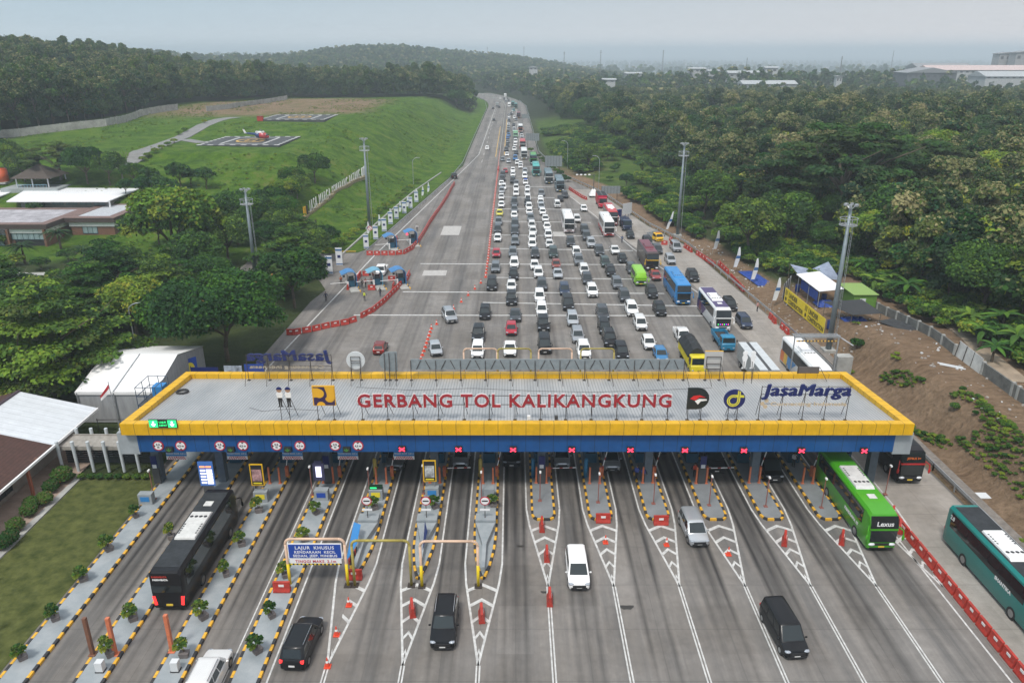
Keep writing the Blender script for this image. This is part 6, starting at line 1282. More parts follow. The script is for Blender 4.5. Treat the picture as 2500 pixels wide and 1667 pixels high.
# -- the woods beyond, too many to count: points that carry a coarse crown each
def coarse(seed, mats, weights, R_=4.6, H_=12.0, n=420, leaf=1.5): return leaves('crown', blob_teak(R_, H_, seed, 16), n, leaf, [LG[k] for k in mats], weights, seed)
def wood(name, P, crowns, smin, smax, label=None):
    me = bpy.data.meshes.new(name); me.from_pydata([tuple(p) for p in P], [], []); o = bpy.data.objects.new(name, me); COL.objects.link(o); o['kind'] = 'stuff'
    if label: o['label'] = label
    ng = bpy.data.node_groups.new(name + '_nodes', 'GeometryNodeTree'); ng.interface.new_socket('Geometry', in_out='INPUT', socket_type='NodeSocketGeometry'); ng.interface.new_socket('Geometry', in_out='OUTPUT', socket_type='NodeSocketGeometry')
    n_ = ng.nodes.new; gi, go = n_('NodeGroupInput'), n_('NodeGroupOutput'); j = n_('GeometryNodeJoinGeometry'); k = ng.links.new
    idx_ = n_('GeometryNodeInputIndex')
    for q, c_ in enumerate(crowns):
        md = n_('ShaderNodeMath'); md.operation = 'MODULO'; k(idx_.outputs[0], md.inputs[0]); md.inputs[1].default_value = len(crowns)
        cmp_ = n_('ShaderNodeMath'); cmp_.operation = 'COMPARE'; k(md.outputs[0], cmp_.inputs[0]); cmp_.inputs[1].default_value = q; cmp_.inputs[2].default_value = .25
        oi = n_('GeometryNodeObjectInfo'); oi.inputs['Object'].default_value = c_
        ip = n_('GeometryNodeInstanceOnPoints'); k(gi.outputs[0], ip.inputs['Points']); k(cmp_.outputs[0], ip.inputs['Selection']); k(oi.outputs['Geometry'], ip.inputs['Instance'])
        rs = n_('FunctionNodeRandomValue'); rs.data_type = 'FLOAT'; rs.inputs[2].default_value = smin; rs.inputs[3].default_value = smax; k(rs.outputs[1], ip.inputs['Scale'])
        rr2 = n_('FunctionNodeRandomValue'); rr2.data_type = 'FLOAT'; rr2.inputs[2].default_value = 0; rr2.inputs[3].default_value = 6.283; rr2.inputs['Seed'].default_value = q + 3; cb = n_('ShaderNodeCombineXYZ'); k(rr2.outputs[1], cb.inputs[2]); k(cb.outputs[0], ip.inputs['Rotation'])
        k(ip.outputs[0], j.inputs[0])
    k(j.outputs[0], go.inputs[0]); md_ = o.modifiers.new('trees', 'NODES'); md_.node_group = ng; return o
def far_tree(seed, x, y, mats, weights, lab, **kw):
    root = empty('distant_tree', gz(x, y), 0, lab, 'tree'); me = coarse(seed, mats, weights, **kw); c_ = bpy.data.objects.new('crown', me); COL.objects.link(c_); c_.parent = root
    m = MB(); m.tube((0, 0, -.3), (0, 0, 8), .3, .12, 6); m.build('trunk', bark_m, root); return c_
FC = [far_tree(101, -30, 560, ['dark', 'dull', 'mid', 'tan'], [4, 3, 3, .9], 'dark tree at the left rim of the distant road bend'), far_tree(102, -44, 590, ['dark', 'olive', 'mid', 'blue'], [4, 3, 2, 2], 'bluish tree behind the left rim of the road bend'), far_tree(103, 26, 560, ['olive', 'dull', 'tan', 'mid'], [3, 3, 1.5, 2], 'pale topped tree at the right rim of the distant road')]
nearc = [ch for k in ('teak0', 'teak2', 'teak3') for ch in TP[k].children if ch.name.startswith('crown')]; woodc = [ch for k in ('wood0', 'wood1', 'wood2') for ch in TP[k].children if ch.name.startswith('crown')]
def scatter(n, x0, x1, y0, y1, test, dmin=0.0, cell=6.0):
    out_ = []; seen = {}
    X_ = rng.uniform(x0, x1, n); Y_ = rng.uniform(y0, y1, n)
    for x, y in zip(X_, Y_):
        if not test(x, y): continue
        if dmin:
            c_ = (int(x // dmin), int(y // dmin))
            if any((x - a) ** 2 + (y - b_) ** 2 < dmin * dmin for i in (-1, 0, 1) for k in (-1, 0, 1) for a, b_ in seen.get((c_[0] + i, c_[1] + k), ())): continue
            seen.setdefault(c_, []).append((x, y))
        out_.append((x, y))
    A = np.array(out_); return np.stack([A[:, 0], A[:, 1], H(A[:, 0], A[:, 1])], 1)
pset = {}
for a, b_ in pts: pset.setdefault((int(a // 6), int(b_ // 6)), []).append((a, b_))
def free(x, y):
    c_ = (int(x // 6), int(y // 6)); return not any((x - a) ** 2 + (y - b_) ** 2 < 22 for i in (-1, 0, 1) for k in (-1, 0, 1) for a, b_ in pset.get((c_[0] + i, c_[1] + k), ()))
infr = lambda x, y: abs(x) < .74 * y + 60
P = scatter(26000, -560, 0, 215, 640, lambda x, y: inwoodL(x, y) and free(x, y) and infr(x, y), 7.0); wood('teak_wood', P, nearc, .82, 1.15, 'dense teak wood covering the hill on the left')
P = scatter(30000, 30, 560, 90, 640, lambda x, y: inwoodR(x, y) and free(x, y) and infr(x, y) and math.hypot(x - 73, y - 172) > 17, 7.4); wood('mixed_wood', P, woodc + [TP['roundA'].children[0], nearc[0]], .66, 1.12, 'dense mixed wood right of the road')
def farok(x, y):
    if not infr(x, y): return False
    if float(ledge(y)) - 12 < x < float(redge(y)) + 10 and y < 930: return False
    if x > 40 + (y - 900) * .25 and y > 800: return rng.random() < ((.75 if noise2(x, y, 45) > .0 else .12) if y < 1000 and x > 110 else .10 if noise2(x, y, 60) < .35 else .7)
    return True
P = scatter(24000, -1500, 1000, 620, 2000, farok, 7.0); wood('distant_wood', P, FC, .8, 1.3, 'woods on the distant hills')
# -- undergrowth on the right verge and bank, and bushes on the grass slope
P = scatter(9000, 44.6, 52.5, 38, 104, lambda x, y: (47.5 < x < 51.5 and y < 78 and noise2(x * 2, y, 5) > -.5) or noise2(x * 3, y, 3) > .55, .3); LOWP = P
bc = [ch for k in ('bush', 'bushy') for ch in TP[k].children if ch.name.startswith('crown')]
def under(x, y):
    r = float(redge(y))
    if y < 128: return x > 60.5 + .02 * (135 - y) and x < 76
    if x < r + 5.5 + max(0, 170 - y) * .12: return False
    if x > 68: return False
    q = noise2(x * 1.0, y * .6, 14); lim = -.75 if y < 225 else -.55 + (y - 225) * .003
    if abs(x - (44 + (y - 150) * .12)) < 3 and y < 200: return False
    return q > lim
for nm_2, kind in (('bush', 'bush'), ('bushy', 'bushy')):
    pass
for k, (px_, py_, s) in enumerate(((1560, 450, 1.2), (1700, 480, 1.3), (1600, 520, 1.0), (1760, 590, 1.4), (1820, 560, 1.2), (1500, 420, 1.0), (2090, 850, .6), (2330, 1000, .35))): plant('bush', on(px_, py_), f'leafy green shrub on the right bank, {nth[k]} one away from the narrowing road', 'shrubs on the right bank', s)
P = scatter(30000, 14, 80, 40, 420, lambda x, y: under(x, y) , 1.35); wood('undergrowth', P, [bc[0], bc[1], bc[0], bc[1], bc[0]], .4, 1.35, 'rank shrubs and creepers covering the right bank')
for k in range(34):
    y = random.uniform(150, 330); x = random.uniform(float(redge(y)) + 9, float(np.interp(y, [150, 200, 260, 330], [62, 60, 52, 42]))); plant(random.choice(('roundB', 'bush', 'bush', 'small')), gz(x, y), 'leafy bush standing out of the rank growth on the right bank', 'bushes on the right bank', random.uniform(.45, 1.0) if k % 3 else random.uniform(1.0, 1.5))
DRV = [on(*q) for q in ((285, 412), (310, 398), (335, 385), (368, 368), (400, 352), (425, 342), (450, 333), (472, 320), (495, 308), (518, 300), (540, 292), (575, 287), (490, 349))]
P = scatter(14000, -170, -20, 150, 470, lambda x, y: min((q.x - x) ** 2 + (q.y - y) ** 2 for q in DRV) > 60 and x < float(toe(y)) - 1 and x > wallx(y) + 4 and not (-104 < x < -66 and (224 < y < 272 or 292 < y < 332)) and noise2(x, y, 8) + .5 * noise2(x, y, 31) > -.1 and abs(x + 122 - (y - 250) * .1) > 9, .9); wood('grass_tussocks', P, [bc[1]], .06, .30, 'rough tussocks in the grass of the slope')
wood('low_growth', LOWP, [bc[0], bc[1], bc[1]], .07, .26, 'low green growth on the bare brown bank')
# leafy garden plants and hedges
for k in range(15):
    a = k / 14; p = on(806 + (1020 - 806) * a, 622 + (448 - 622) * a); plant('bushy', p, 'yellow green shrub of the hedge at the foot of the grass slope', 'hedge shrubs along the slope foot', random.uniform(.7, 1.0))
for k in range(11):
    a = k / 10; p = on(1296 + (1385 - 1296) * a, 372 + (445 - 372) * a); plant('bush', p, 'green shrub of the hedge along the right guardrail', 'hedge shrubs along the right rail', random.uniform(.6, .9))
for k, (px_, py_) in enumerate(((155, 1172), (127, 1195), (112, 1225), (80, 1237), (74, 1253), (42, 1290), (28, 1320), (12, 1333))): plant('ball', at(px_, py_ + 6, 0), f'rounded reddish green clipped shrub along the lawn walkway, {nth[k]} from the pergola', 'clipped shrubs along the walkway', .68 if k != 0 else .9)
for k in range(10): plant('bush', (-45 + k * .92, 66.1, .02), 'low green plant at the foot of the white pergola', 'plants under the pergola', .26)
for k, (px_, py_) in enumerate(((40, 648), (100, 660), (165, 640), (230, 690), (140, 690), (60, 700), (30, 808), (75, 800), (190, 668), (255, 640), (10, 600), (90, 520))): plant('bush' if k % 3 else 'bushy', on(px_, py_), f'rounded garden shrub in front of the office, {nth[k]} in from the left', 'garden shrubs by the office', random.uniform(.8, 1.3))
for k, (px_, py_) in enumerate(((350, 395), (362, 386), (380, 374), (395, 366), (410, 358), (425, 350), (437, 330), (452, 322), (500, 302))): plant('bushy', on(px_, py_), f'yellowish shrub beside the helipad drive, {nth[k]} up the hill', 'shrubs along the helipad drive', .8)
# potted plants on the left islands
pot_m = mat('grey_brown_planter', (.17, .15, .145), .8, var=.2)
def pot_proto():
    o = empty('potted_plant', (0, 0, 0), 0, 'x', 'potted plant'); m = MB(); m.loft([[(-.28, -.28, 0), (.28, -.28, 0), (.28, .28, 0), (-.28, .28, 0)], [(-.36, -.36, .42), (.36, -.36, .42), (.36, .36, .42), (-.36, .36, .42)]]); m.build('planter', pot_m, o)
    me = leaves('foliage', blob_round(.78, 1.6, 81, 14, .26), 300, .2, [LG[k] for k in ('mid', 'olive', 'dark', 'yellow', 'bright')], [2, 3, 1, 2.5, 2.5], 82); c_ = bpy.data.objects.new('foliage', me); COL.objects.link(c_); c_.parent = o
    m = MB(); [m.tube((0, 0, .4), (math.cos(a) * .3, math.sin(a) * .3, 1.15), .03, .012, 5) for a in (0, 1.7, 3.1, 4.6)]; m.build('stems', bark_m, o); return o
pp = pot_proto()
pots = [((332, 1262), 'topmost by the light blue cabinet'), ((266, 1343), 'second along the lawn'), ((205, 1416), 'third along the lawn'), ((136, 1512), 'fourth along the lawn'), ((56, 1608), 'lowest along the lawn'),
        ((420, 1315), 'half hidden behind the black coach'), ((326, 1512), 'left of the tail of the black coach'), ((268, 1600), 'lowest on the island left of the black coach'),
        ((633, 1250), 'beside the yellow notice cabinet'), ((591, 1332), 'right of the black coach nose'), ((553, 1405), 'right of the black coach rear wheels'), ((497, 1510), 'right of the black coach tail'), ((451, 1602), 'lowest, left of the white car roof'),
        ((772, 1254), 'below the dark blue notice cabinet'), ((745, 1320), 'right behind the blue lane sign'), ((700, 1408), 'at the left post of the blue lane sign'), ((664, 1507), 'left of the black SUV roof'), ((629, 1592), 'lowest, left of the black SUV'),
        ((915, 1243), 'behind the barred sign of the left wedge island'), ((1062, 1240), 'behind the barred sign of the middle wedge island'), ((1205, 1236), 'beside the barred sign of the right wedge island')]
for k, ((px_, py_), d_) in enumerate(pots): p = at(px_, py_, .17); place(pp, p, random.random(), 'potted shrub in a square planter, ' + d_, 'potted shrubs on the islands', (random.uniform(.7, 1.05), random.uniform(.7, 1.05), random.uniform(.75, 1.1)))
# ================================================================== barriers, cones, rails
def wb_proto():
    o = empty('water_barrier', (0, 0, 0), 0, 'x', 'barrier'); m = MB()
    pr = [(-.24, 0), (-.24, .12), (-.15, .35), (-.09, .80), (.09, .80), (.15, .35), (.24, .12), (.24, 0)]
    m.loft([[(x, p[0], p[1]) for p in pr] for x in (-.66, -.62)] + [[(x, p[0], p[1]) for p in pr] for x in (.62, .66)]); m.box((0, 0, .84), (1.36, .2, .1)); m.build('body', red_m, o)
    m = MB(); m.box((0, -.125, .60), (.42, .03, .2)); m.build('plate', plate_m, o); return o
WB = wb_proto()
def barrier_row(pix, lab, z=0.0, group=None, step=1.55, world=None):
    P = world or [at(a, b_, z) for a, b_ in pix]; P = [Vector((p[0], p[1], 0)) for p in P]; rest = 0.0; n = 0
    for a, b_ in zip(P[:-1], P[1:]):
        l = (b_ - a).length; d = (b_ - a) / l; s = rest
        while s < l:
            c_ = a + d * s; place(WB, (c_.x, c_.y, .012), math.atan2(d.y, d.x) + (math.pi if d.x < 0 else 0), lab, group or lab); s += step; n += 1
        rest = s - l
    return n
def r9(x, y): return (700 + x / 4.48, 500 + y / 4.48)
barrier_row([r9(*q) for q in ((110, 1415), (280, 1385), (450, 1345), (640, 1310), (790, 1265))], 'red plastic barrier in the curved row below the near blue booths, left part')
barrier_row([r9(*q) for q in ((840, 1225), (950, 1165), (1060, 1075), (1150, 985), (1240, 895), (1320, 815), (1350, 750))], 'red plastic barrier in the curved row below the near blue booths, right part')
barrier_row([r9(*q) for q in ((910, 550), (1060, 550), (1200, 548), (1290, 535), (1370, 490), (1440, 410), (1510, 300), (1560, 210))] + [r5(1290, 400), r5(1340, 330), r5(1390, 250), r5(1420, 190), r5(1440, 160)], 'red plastic barrier in the long curved row below the far blue booths')
barrier_row(None, 'red plastic barrier in the straight row left of the pale lane, lower right', world=[(34.9, y) for y in (58.5, 30)], step=1.52)
for q, lab in ((r9(50, 1420), 'lone red barrier under the spreading tree, left end of the near row'), (r9(870, 775), 'red barrier standing left of the pale blue booth'), (r9(1150, 830), 'red barrier left of the rightmost near booth'), (r9(930, 930), 'red barrier at the foot of the pale blue booth'), (r9(675, 920), 'red barrier end-on before the left near booth'),
                 (r6(1480, 620), 'lone red barrier below the yellow tow truck'), ((690, 1447), 'red barrier on the planted island under the blue lane sign'), ((865, 1412), 'red barrier behind the foot of the olive portal'), ((1472, 1274), 'red barrier at the nose of the second round nosed island'), ((1613, 1279), 'red barrier at the nose of the third round nosed island')):
    p = at(q[0], q[1], 0); place(WB, (p.x, p.y, .2 if q[0] == 690 else .012), math.pi / 2 if 'end-on' in lab else 0, lab)
for q, lab in (((1323, 1290), 'red barrier seen end-on, highest of three in the chevrons right of the wedge islands'), ((1335, 1362), 'red barrier seen end-on, second in the chevrons left of the white minivan'), ((1342, 1468), 'red barrier seen end-on at the chevron tip left of the white minivan'), ((1007, 1495), 'red barrier seen end-on left of the black SUV'), ((1176, 1508), 'red barrier seen end-on right of the black SUV'),
               ((1915, 1324), 'red barrier seen end-on in the chevrons of the fifth island'), ((2055, 1322), 'red barrier seen end-on left of the green coach'), ((2195, 1295), 'red barrier at the right front corner of the green coach'), ((2178, 1262), 'red barrier behind the right mirror of the green coach')):
    p = at(*q); place(WB, (p.x, p.y, .013), math.atan2(p.y, p.x) + .03, lab)
p6_ = [r6(*q) for q in ((755, 200), (800, 230), (850, 262), (880, 275))]; barrier_row(p6_, 'red plastic barrier along the right rail near the lamp trailer', step=1.7)
for a, b_, lab in (((1530, 590), (1545, 600), 'between the rail and the silver van'), ((1640, 645), (1690, 680), 'in the upper group along the right rail'), ((1735, 700), (1880, 795), 'in the long group along the right rail')): barrier_row([r6(*a), r6(*b_)], 'red plastic barrier ' + lab, step=1.7)
for a, b_, lab in (((295, 410), (365, 480), 'by the feather flags'), ((375, 500), (470, 600), 'left of the blue tarpaulin'), ((640, 770), (680, 815), 'near the gantry, upper pair'), ((720, 840), (760, 880), 'near the gantry, lower pair')): barrier_row([r7(*a), r7(*b_)], 'red plastic barrier along the pale lane ' + lab, step=1.9)
def cone_proto():
    o = empty('traffic_cone', (0, 0, 0), 0, 'x', 'cone'); m = MB(); m.box((0, 0, .03), (.46, .46, .06)); m.tube((0, 0, .05), (0, 0, .80), .17, .035, 10); m.build('body', orange_m, o); m = MB(); m.tube((0, 0, .40), (0, 0, .56), .115, .082, 10); m.build('reflective_collar', white_m, o); return o
CN_ = cone_proto()
def cones(pix, n, lab, sc=1.0):
    P = [at(*q) for q in pix]; L_ = [0]
    for a, b_ in zip(P, P[1:]): L_.append(L_[-1] + (b_ - a).length)
    for k in range(n):
        s = L_[-1] * k / (n - 1); j = max(i for i in range(len(L_)) if L_[i] <= s + 1e-6); j = min(j, len(P) - 2); c_ = P[j].lerp(P[j + 1], (s - L_[j]) / (L_[j + 1] - L_[j])); place(CN_, (c_.x, c_.y, .012), 0, lab, lab, sc)
cones([r5(1265, 1265), r5(1240, 1340), r5(1215, 1420), r5(1185, 1500)], 9, 'red white traffic cone in the near row left of the silver hatchback')
cones([r5(1305, 1230), r5(1483, 1070), r5(1545, 1010), r5(1635, 925), r5(1680, 870)], 8, 'red white traffic cone where the cone line bends to the left')
cones([r5(1680, 865), r5(1700, 720), r5(1730, 430), r5(1765, 130), r6(215, 0), r1(600, 1560), r1(640, 1230)], 96, 'red white traffic cone in the dense line beside the first queue lane', 1.15)
for q, lab in (((852, 1478), 'orange cone highest in the left chevron wedge'), ((822, 1550), 'orange white cone in the left chevron wedge'), ((800, 1627), 'orange white cone at the bottom of the left chevron wedge'), ((1478, 1325), 'small cone in the chevrons of the second round nosed island'), ((1627, 1331), 'small cone in the chevrons of the third round nosed island'), ((1778, 1354), 'small cone in the chevrons left of the silver minivan')):
    p = at(*q); place(CN_, (p.x, p.y, .014), 0, lab, 'cones in the chevrons')
def guardrail(name, P, lab, post=3.0, h=.75, post_m=None, zf=None):
    o = empty(name, (0, 0, 0), 0, lab, 'guardrail'); m, q = MB(), MB()
    P = [Vector((p[0], p[1], zf(p[0], p[1]) if zf else 0)) for p in P]
    for a, b_ in zip(P, P[1:]):
        d = (b_ - a); l = d.length; ang = math.atan2(d.y, d.x); c_ = (a + b_) / 2
        for dz, wz in ((0, .14), (-.11, .08), (-.2, .12)): m.box((c_.x, c_.y, c_.z + h + dz), (l, .06 if dz != -.11 else .03, wz), ang, ry=-math.atan2(d.z, math.hypot(d.x, d.y)))
        for k in range(int(l / post) + 1): p = a + d * (k * post / l); q.box((p.x, p.y, p.z + h / 2 - .1), (.12, .1, h + .15), ang)
    m.build('rail', steel_m, o); r_ = q.build('posts', steel_m, o); r_['kind'] = 'stuff'; return o
guardrail('guardrail', [at(*r5(760, 668), .7), at(*r5(1000, 462), .7), at(*r5(1240, 255), .7), at(*r5(1400, 115), .7), (-18.9, 296), (-19.1, 400), (-19.1, 600), (-24, 700), (-36, 760)], 'long steel guardrail along the left edge of the road below the banners', 4)
guardrail('guardrail', [(float(redge(y)) + .35, y) for y in (88, 97, 105, 115, 130, 150, 165, 185, 207, 230, 248, 265, 300, 330, 420, 520, 620, 700)], 'steel guardrail along the right edge of the queue', 4)
guardrail('guardrail', [(43.2, y) for y in (44, 52, 60, 68, 74)], 'steel guardrail beside the pale lane at lower right', 4)
md = empty('median_barrier', (-5.0, 0, 0), 0, 'low concrete median barrier between the two far carriageways', 'barrier'); m = MB(); yy = [285, 350, 450, 560, 620, 680, 740, 800, 850]
m.loft([[(float(bend(y)) + dx, y, z) for dx, z in ((-.3, 0), (-.16, .3), (-.1, .85), (.1, .85), (.16, .3), (.3, 0))] for y in yy]); m.build('wall', conc_m, md); m = MB(); m.b2(-.25, .25, 276, 284, 0, .9); m.build('end_block', red_m, md)
# ================================================================== masts and lamps
mast_m = mat('blue_grey_mast', (.20, .24, .26), .5, .3, var=.12)
def mast(x, y, h, lab, z=None, head=1.15):
    z = hz(x, y) if z is None else z; o = empty('high_mast', (x, y, z), 0, lab, 'light mast'); m = MB(); m.tube((0, 0, 0), (0, 0, h), .42, .2, 12); m.build('pole', mast_m, o, True); m = MB(); m.box((0, 0, .25), (1.7, 1.7, .5)); m.build('footing', conc_m, o)
    m = MB(); hb = h - 2.4
    for zz, r in ((hb, head), (hb + .9, head)): pr = [(math.cos(a) * r, math.sin(a) * r, zz) for a in np.linspace(0, 6.283, 17)]; m.path(pr, .05, 5)
    for a in np.linspace(0, 6.283, 9)[:-1]: m.tube((math.cos(a) * head, math.sin(a) * head, hb), (math.cos(a) * head, math.sin(a) * head, hb + .9), .035, n=4); m.tube((0, 0, hb), (math.cos(a) * head, math.sin(a) * head, hb), .04, n=4)
    m.build('platform', steel_m, o); m = MB()
    for a in np.linspace(0, 6.283, 7)[:-1]: m.tube((0, 0, h - .4), (math.cos(a) * .7, math.sin(a) * .7, h + .25), .04, n=4); m.box((math.cos(a) * .75, math.sin(a) * .75, h + .3), (.4, .4, .22), a)
    m.build('floodlights', steel_m, o); m = MB()
    for s in (-1, 1): m.tube((.75, s * .22, .5), (.62, s * .22, hb), .035, n=4)
    for k in range(int(hb / .6)): m.tube((.74 - .12 * k * .6 / hb, -.22, .6 + k * .6), (.74 - .12 * k * .6 / hb, .22, .6 + k * .6), .02, n=4)
    m.build('ladder', steel_m, o); return o
p = at(625, 680, 0); mast(p.x, p.y, 16.6, 'tall blue grey floodlight mast with ring platform in the left grove'); mast(45.3, 101, 20.8, 'tall floodlight mast with ring platform behind the yellow construction banner'); mast(38.6, 174, 20.8, 'tall floodlight mast on a pale footing at the right bushes'); mast(-34.6, 182, 21, 'tall floodlight mast among the white banners on the left verge')
def arm_lamp(px_, py_, h, lab, d=1, double=False):
    p = on(px_, py_); o = empty('street_lamp', p, 0, lab, 'street lamp'); m = MB(); pts_ = [(0, 0, 0), (0, 0, h * .85)] + [(d * (1 - math.cos(a)) * 1.6, 0, h * .85 + h * .15 * math.sin(a)) for a in np.linspace(.2, 1.57, 6)]; m.path(pts_, .08, 6); m.build('pole', steel_m, o); m = MB(); m.box((d * 1.9, 0, h * 1.0), (.8, .25, .12)); m.build('lamp', steel_m, o)
arm_lamp(1385, 412, 10, 'curved arm street lamp on the right meadow, the far one', -1); arm_lamp(1461, 470, 11, 'curved arm street lamp on the right meadow, the near one', -1); arm_lamp(1010, 460, 9.5, 'curved arm street lamp at the foot of the grass slope', 1); arm_lamp(334, 862, 7.5, 'pale street lamp between the trees behind the white tent', 1)
# ================================================================== left verge: banners, flags, slope lettering, drain
ban_m = mat('banner_white', (.68, .70, .72), .6); banb_m = mat('banner_blue_band', (.03, .12, .30), .6)
def banner_proto():
    o = empty('banner_stand', (0, 0, 0), 0, 'x', 'banner'); m = MB(); m.b2(-.55, .55, -.03, .03, .15, 3.3); m.build('sheet', ban_m, o); m = MB(); m.b2(-.55, .55, -.05, -.031, .3, .5); m.b2(-.55, .55, -.05, -.031, 2.75, 3.05); m.build('blue_band', banb_m, o); m = MB(); m.b2(-.27, .27, -.05, -.031, 1.5, 2.0); m.build('emblem', navy_m, o); m = MB(); m.tube((-.57, 0, 0), (-.57, 0, 3.4), .03, n=5); m.tube((.57, 0, 0), (.57, 0, 3.4), .03, n=5); m.build('frame', steel_m, o); return o
BS = banner_proto()
for k, (x, y) in enumerate(((768, 655), (840, 583), (905, 522), (953, 466), (998, 425), (1058, 384), (1105, 346), (1150, 298))):
    p = on(*r5(x, y)); place(BS, p, 0, f'white banner stand with blue bands on the left verge, {nth[k]} from the junction upwards', 'banner stands along the left verge')
for (x, y), lab in (((487, 850), 'white banner stand with blue bands right of the white kiosk'), ((563, 785), 'white banner stand at the side road mouth, right of the other one')): place(BS, on(*r5(x, y)), 0, lab, 'banner stands by the side road', 1.15)
def flag(p, lab, h=4.6, lean=.12, cm=None, wd=.7):
    o = empty('feather_flag', p, 0, lab, 'flag'); m = MB(); m.path([(0, 0, 0), (lean * h * .4, 0, h * .5), (lean * h, 0, h * .85), (lean * h + .35, 0, h)], .03, 5); m.build('pole', steel_m, o); m = MB(); n_ = 7
    for k in range(n_):
        def pt(f, s): 
            z = h * (.22 + .76 * f); x = lean * z * (.8 if z < h * .5 else 1.0); return (x + s * wd * math.sin(math.pi * min(1, .25 + .62 * f)) * (1 - .25 * f), .06 * math.sin(6 * f) * s, z)
        m.quad(pt(k / n_, 0), pt(k / n_, 1), pt((k + 1) / n_, 1), pt((k + 1) / n_, 0), 1 if k in (3,) else 0)
    m.build('cloth', [cm or ban_m, banb_m], o)
for k, (x, y) in enumerate(((770, 560), (855, 500), (940, 450), (1072, 350), (1015, 390), (1140, 285), (1188, 265), (1232, 235))): flag(on(*r5(x, y)), f'white feather flag between the banner stands on the left verge, {nth[k]} from the junction', 3.6, .1)
for k, (x, y) in enumerate(((245, 335), (380, 460), (497, 545), (640, 690))): flag(on(*r7(x, y)), ['white feather flag farthest up the right bank', 'white feather flag beside the barriers on the right bank', 'white blue feather flag by the blue tarpaulin', 'white feather flag left of the yellow construction banner'][k], 5.2, .16, wd=.9)
flag(on(*r6(1480, 540)), 'white feather flag leaning right beside the yellow tow truck', 5.5, .3)
A, B = on(740, 537), on(893, 433); wl = MB(); d = B - A; n_ = 14
for k in range(n_):
    a = A.lerp(B, k / n_); b_ = A.lerp(B, (k + 1) / n_); za, zb_ = hz(a.x, a.y), hz(b_.x, b_.y); ang = math.atan2(d.y, d.x); c_ = (a + b_) / 2; wl.box((c_.x, c_.y, (za + zb_) / 2 + .1), (d.length / n_ * 1.02, 1.1, .9), ang)
o = wl.build('sign_plinth', mat('yellowish_stone', (.26, .22, .13), .9, var=.3)); tag(o, 'long yellowish stone plinth under the slope lettering', 'plinth')
so = empty('slope_lettering', A + Vector((0, 0, .6)), math.atan2(d.y, d.x), 'tall white letter row JASA MARGA SEMARANG BATANG on the grass slope', 'sign'); hd = math.hypot(d.x, d.y); sl = (hz(B.x, B.y) - hz(A.x, A.y)) / hd
m = MB(); vs_, fs_ = text_geo('JASA MARGA SEMARANG BATANG', 1.0, .5, 0, 0, 'LEFT', 1.3); a_ = np.array(vs_); wd_ = a_[:, 0].max(); sx = hd * .80 / wd_
pts_ = [(hd * .09 + p[0] * sx, -.1 - p[2] * .10, p[1] * 4.3 + sl * (hd * .09 + p[0] * sx) + .05) for p in vs_]; m.add(pts_, fs_); m.build('letters', white_m, so)
m = MB(); m.add([(p[0] + .25, p[1] + .14, p[2] - .02) for p in pts_], fs_); m.build('letter_backs', ink_m, so)
m = MB(); m.box((hd * .03, 0, 1.2), (1.6, .2, 2.3)); m.box((hd * .055, 0, 1.3), (1.2, .2, 2.3), mat=1); m.build('emblem_left', [gold_m, ink_m], so)
m = MB(); m.box((hd * .945, 0, sl * hd * .945 + 1.6), (1.8, .2, 2.4)); m.box((hd * .985, 0, sl * hd * .985 + 1.6), (1.7, .2, 2.6), mat=1); m.build('emblem_right', [sgn_w, ban_m], so)
P = [on(*r5(*q)) for q in ((580, 700), (800, 500), (960, 360), (1130, 215), (1340, 70))]; m = MB()
for a, b_ in zip(P, P[1:]): dd = b_ - a; c_ = (a + b_) / 2; m.box((c_.x, c_.y, c_.z + .12), (dd.length, .35, .35), math.atan2(dd.y, dd.x))
o = m.build('drain_kerb', conc_m); o['kind'] = 'structure'
o = empty('traffic_sign', on(905, 585), 0, 'round prohibition sign on a pole beside the first flags of the left verge', 'traffic sign'); m = MB(); disc(m, (0, 2.6), .55, 0, 0); m.build('rim', sgn_r, o); m = MB(); disc(m, (0, 2.6), .42, -.015, 0); m.build('face', sgn_w, o); m = MB(); m.tube((0, .04, 0), (0, .04, 3), .04, n=6); m.build('pole', steel_m, o); m = MB(); m.box((0, -.03, 2.6), (.8, .02, .1), ry=.8); m.build('bar', sgn_r, o)
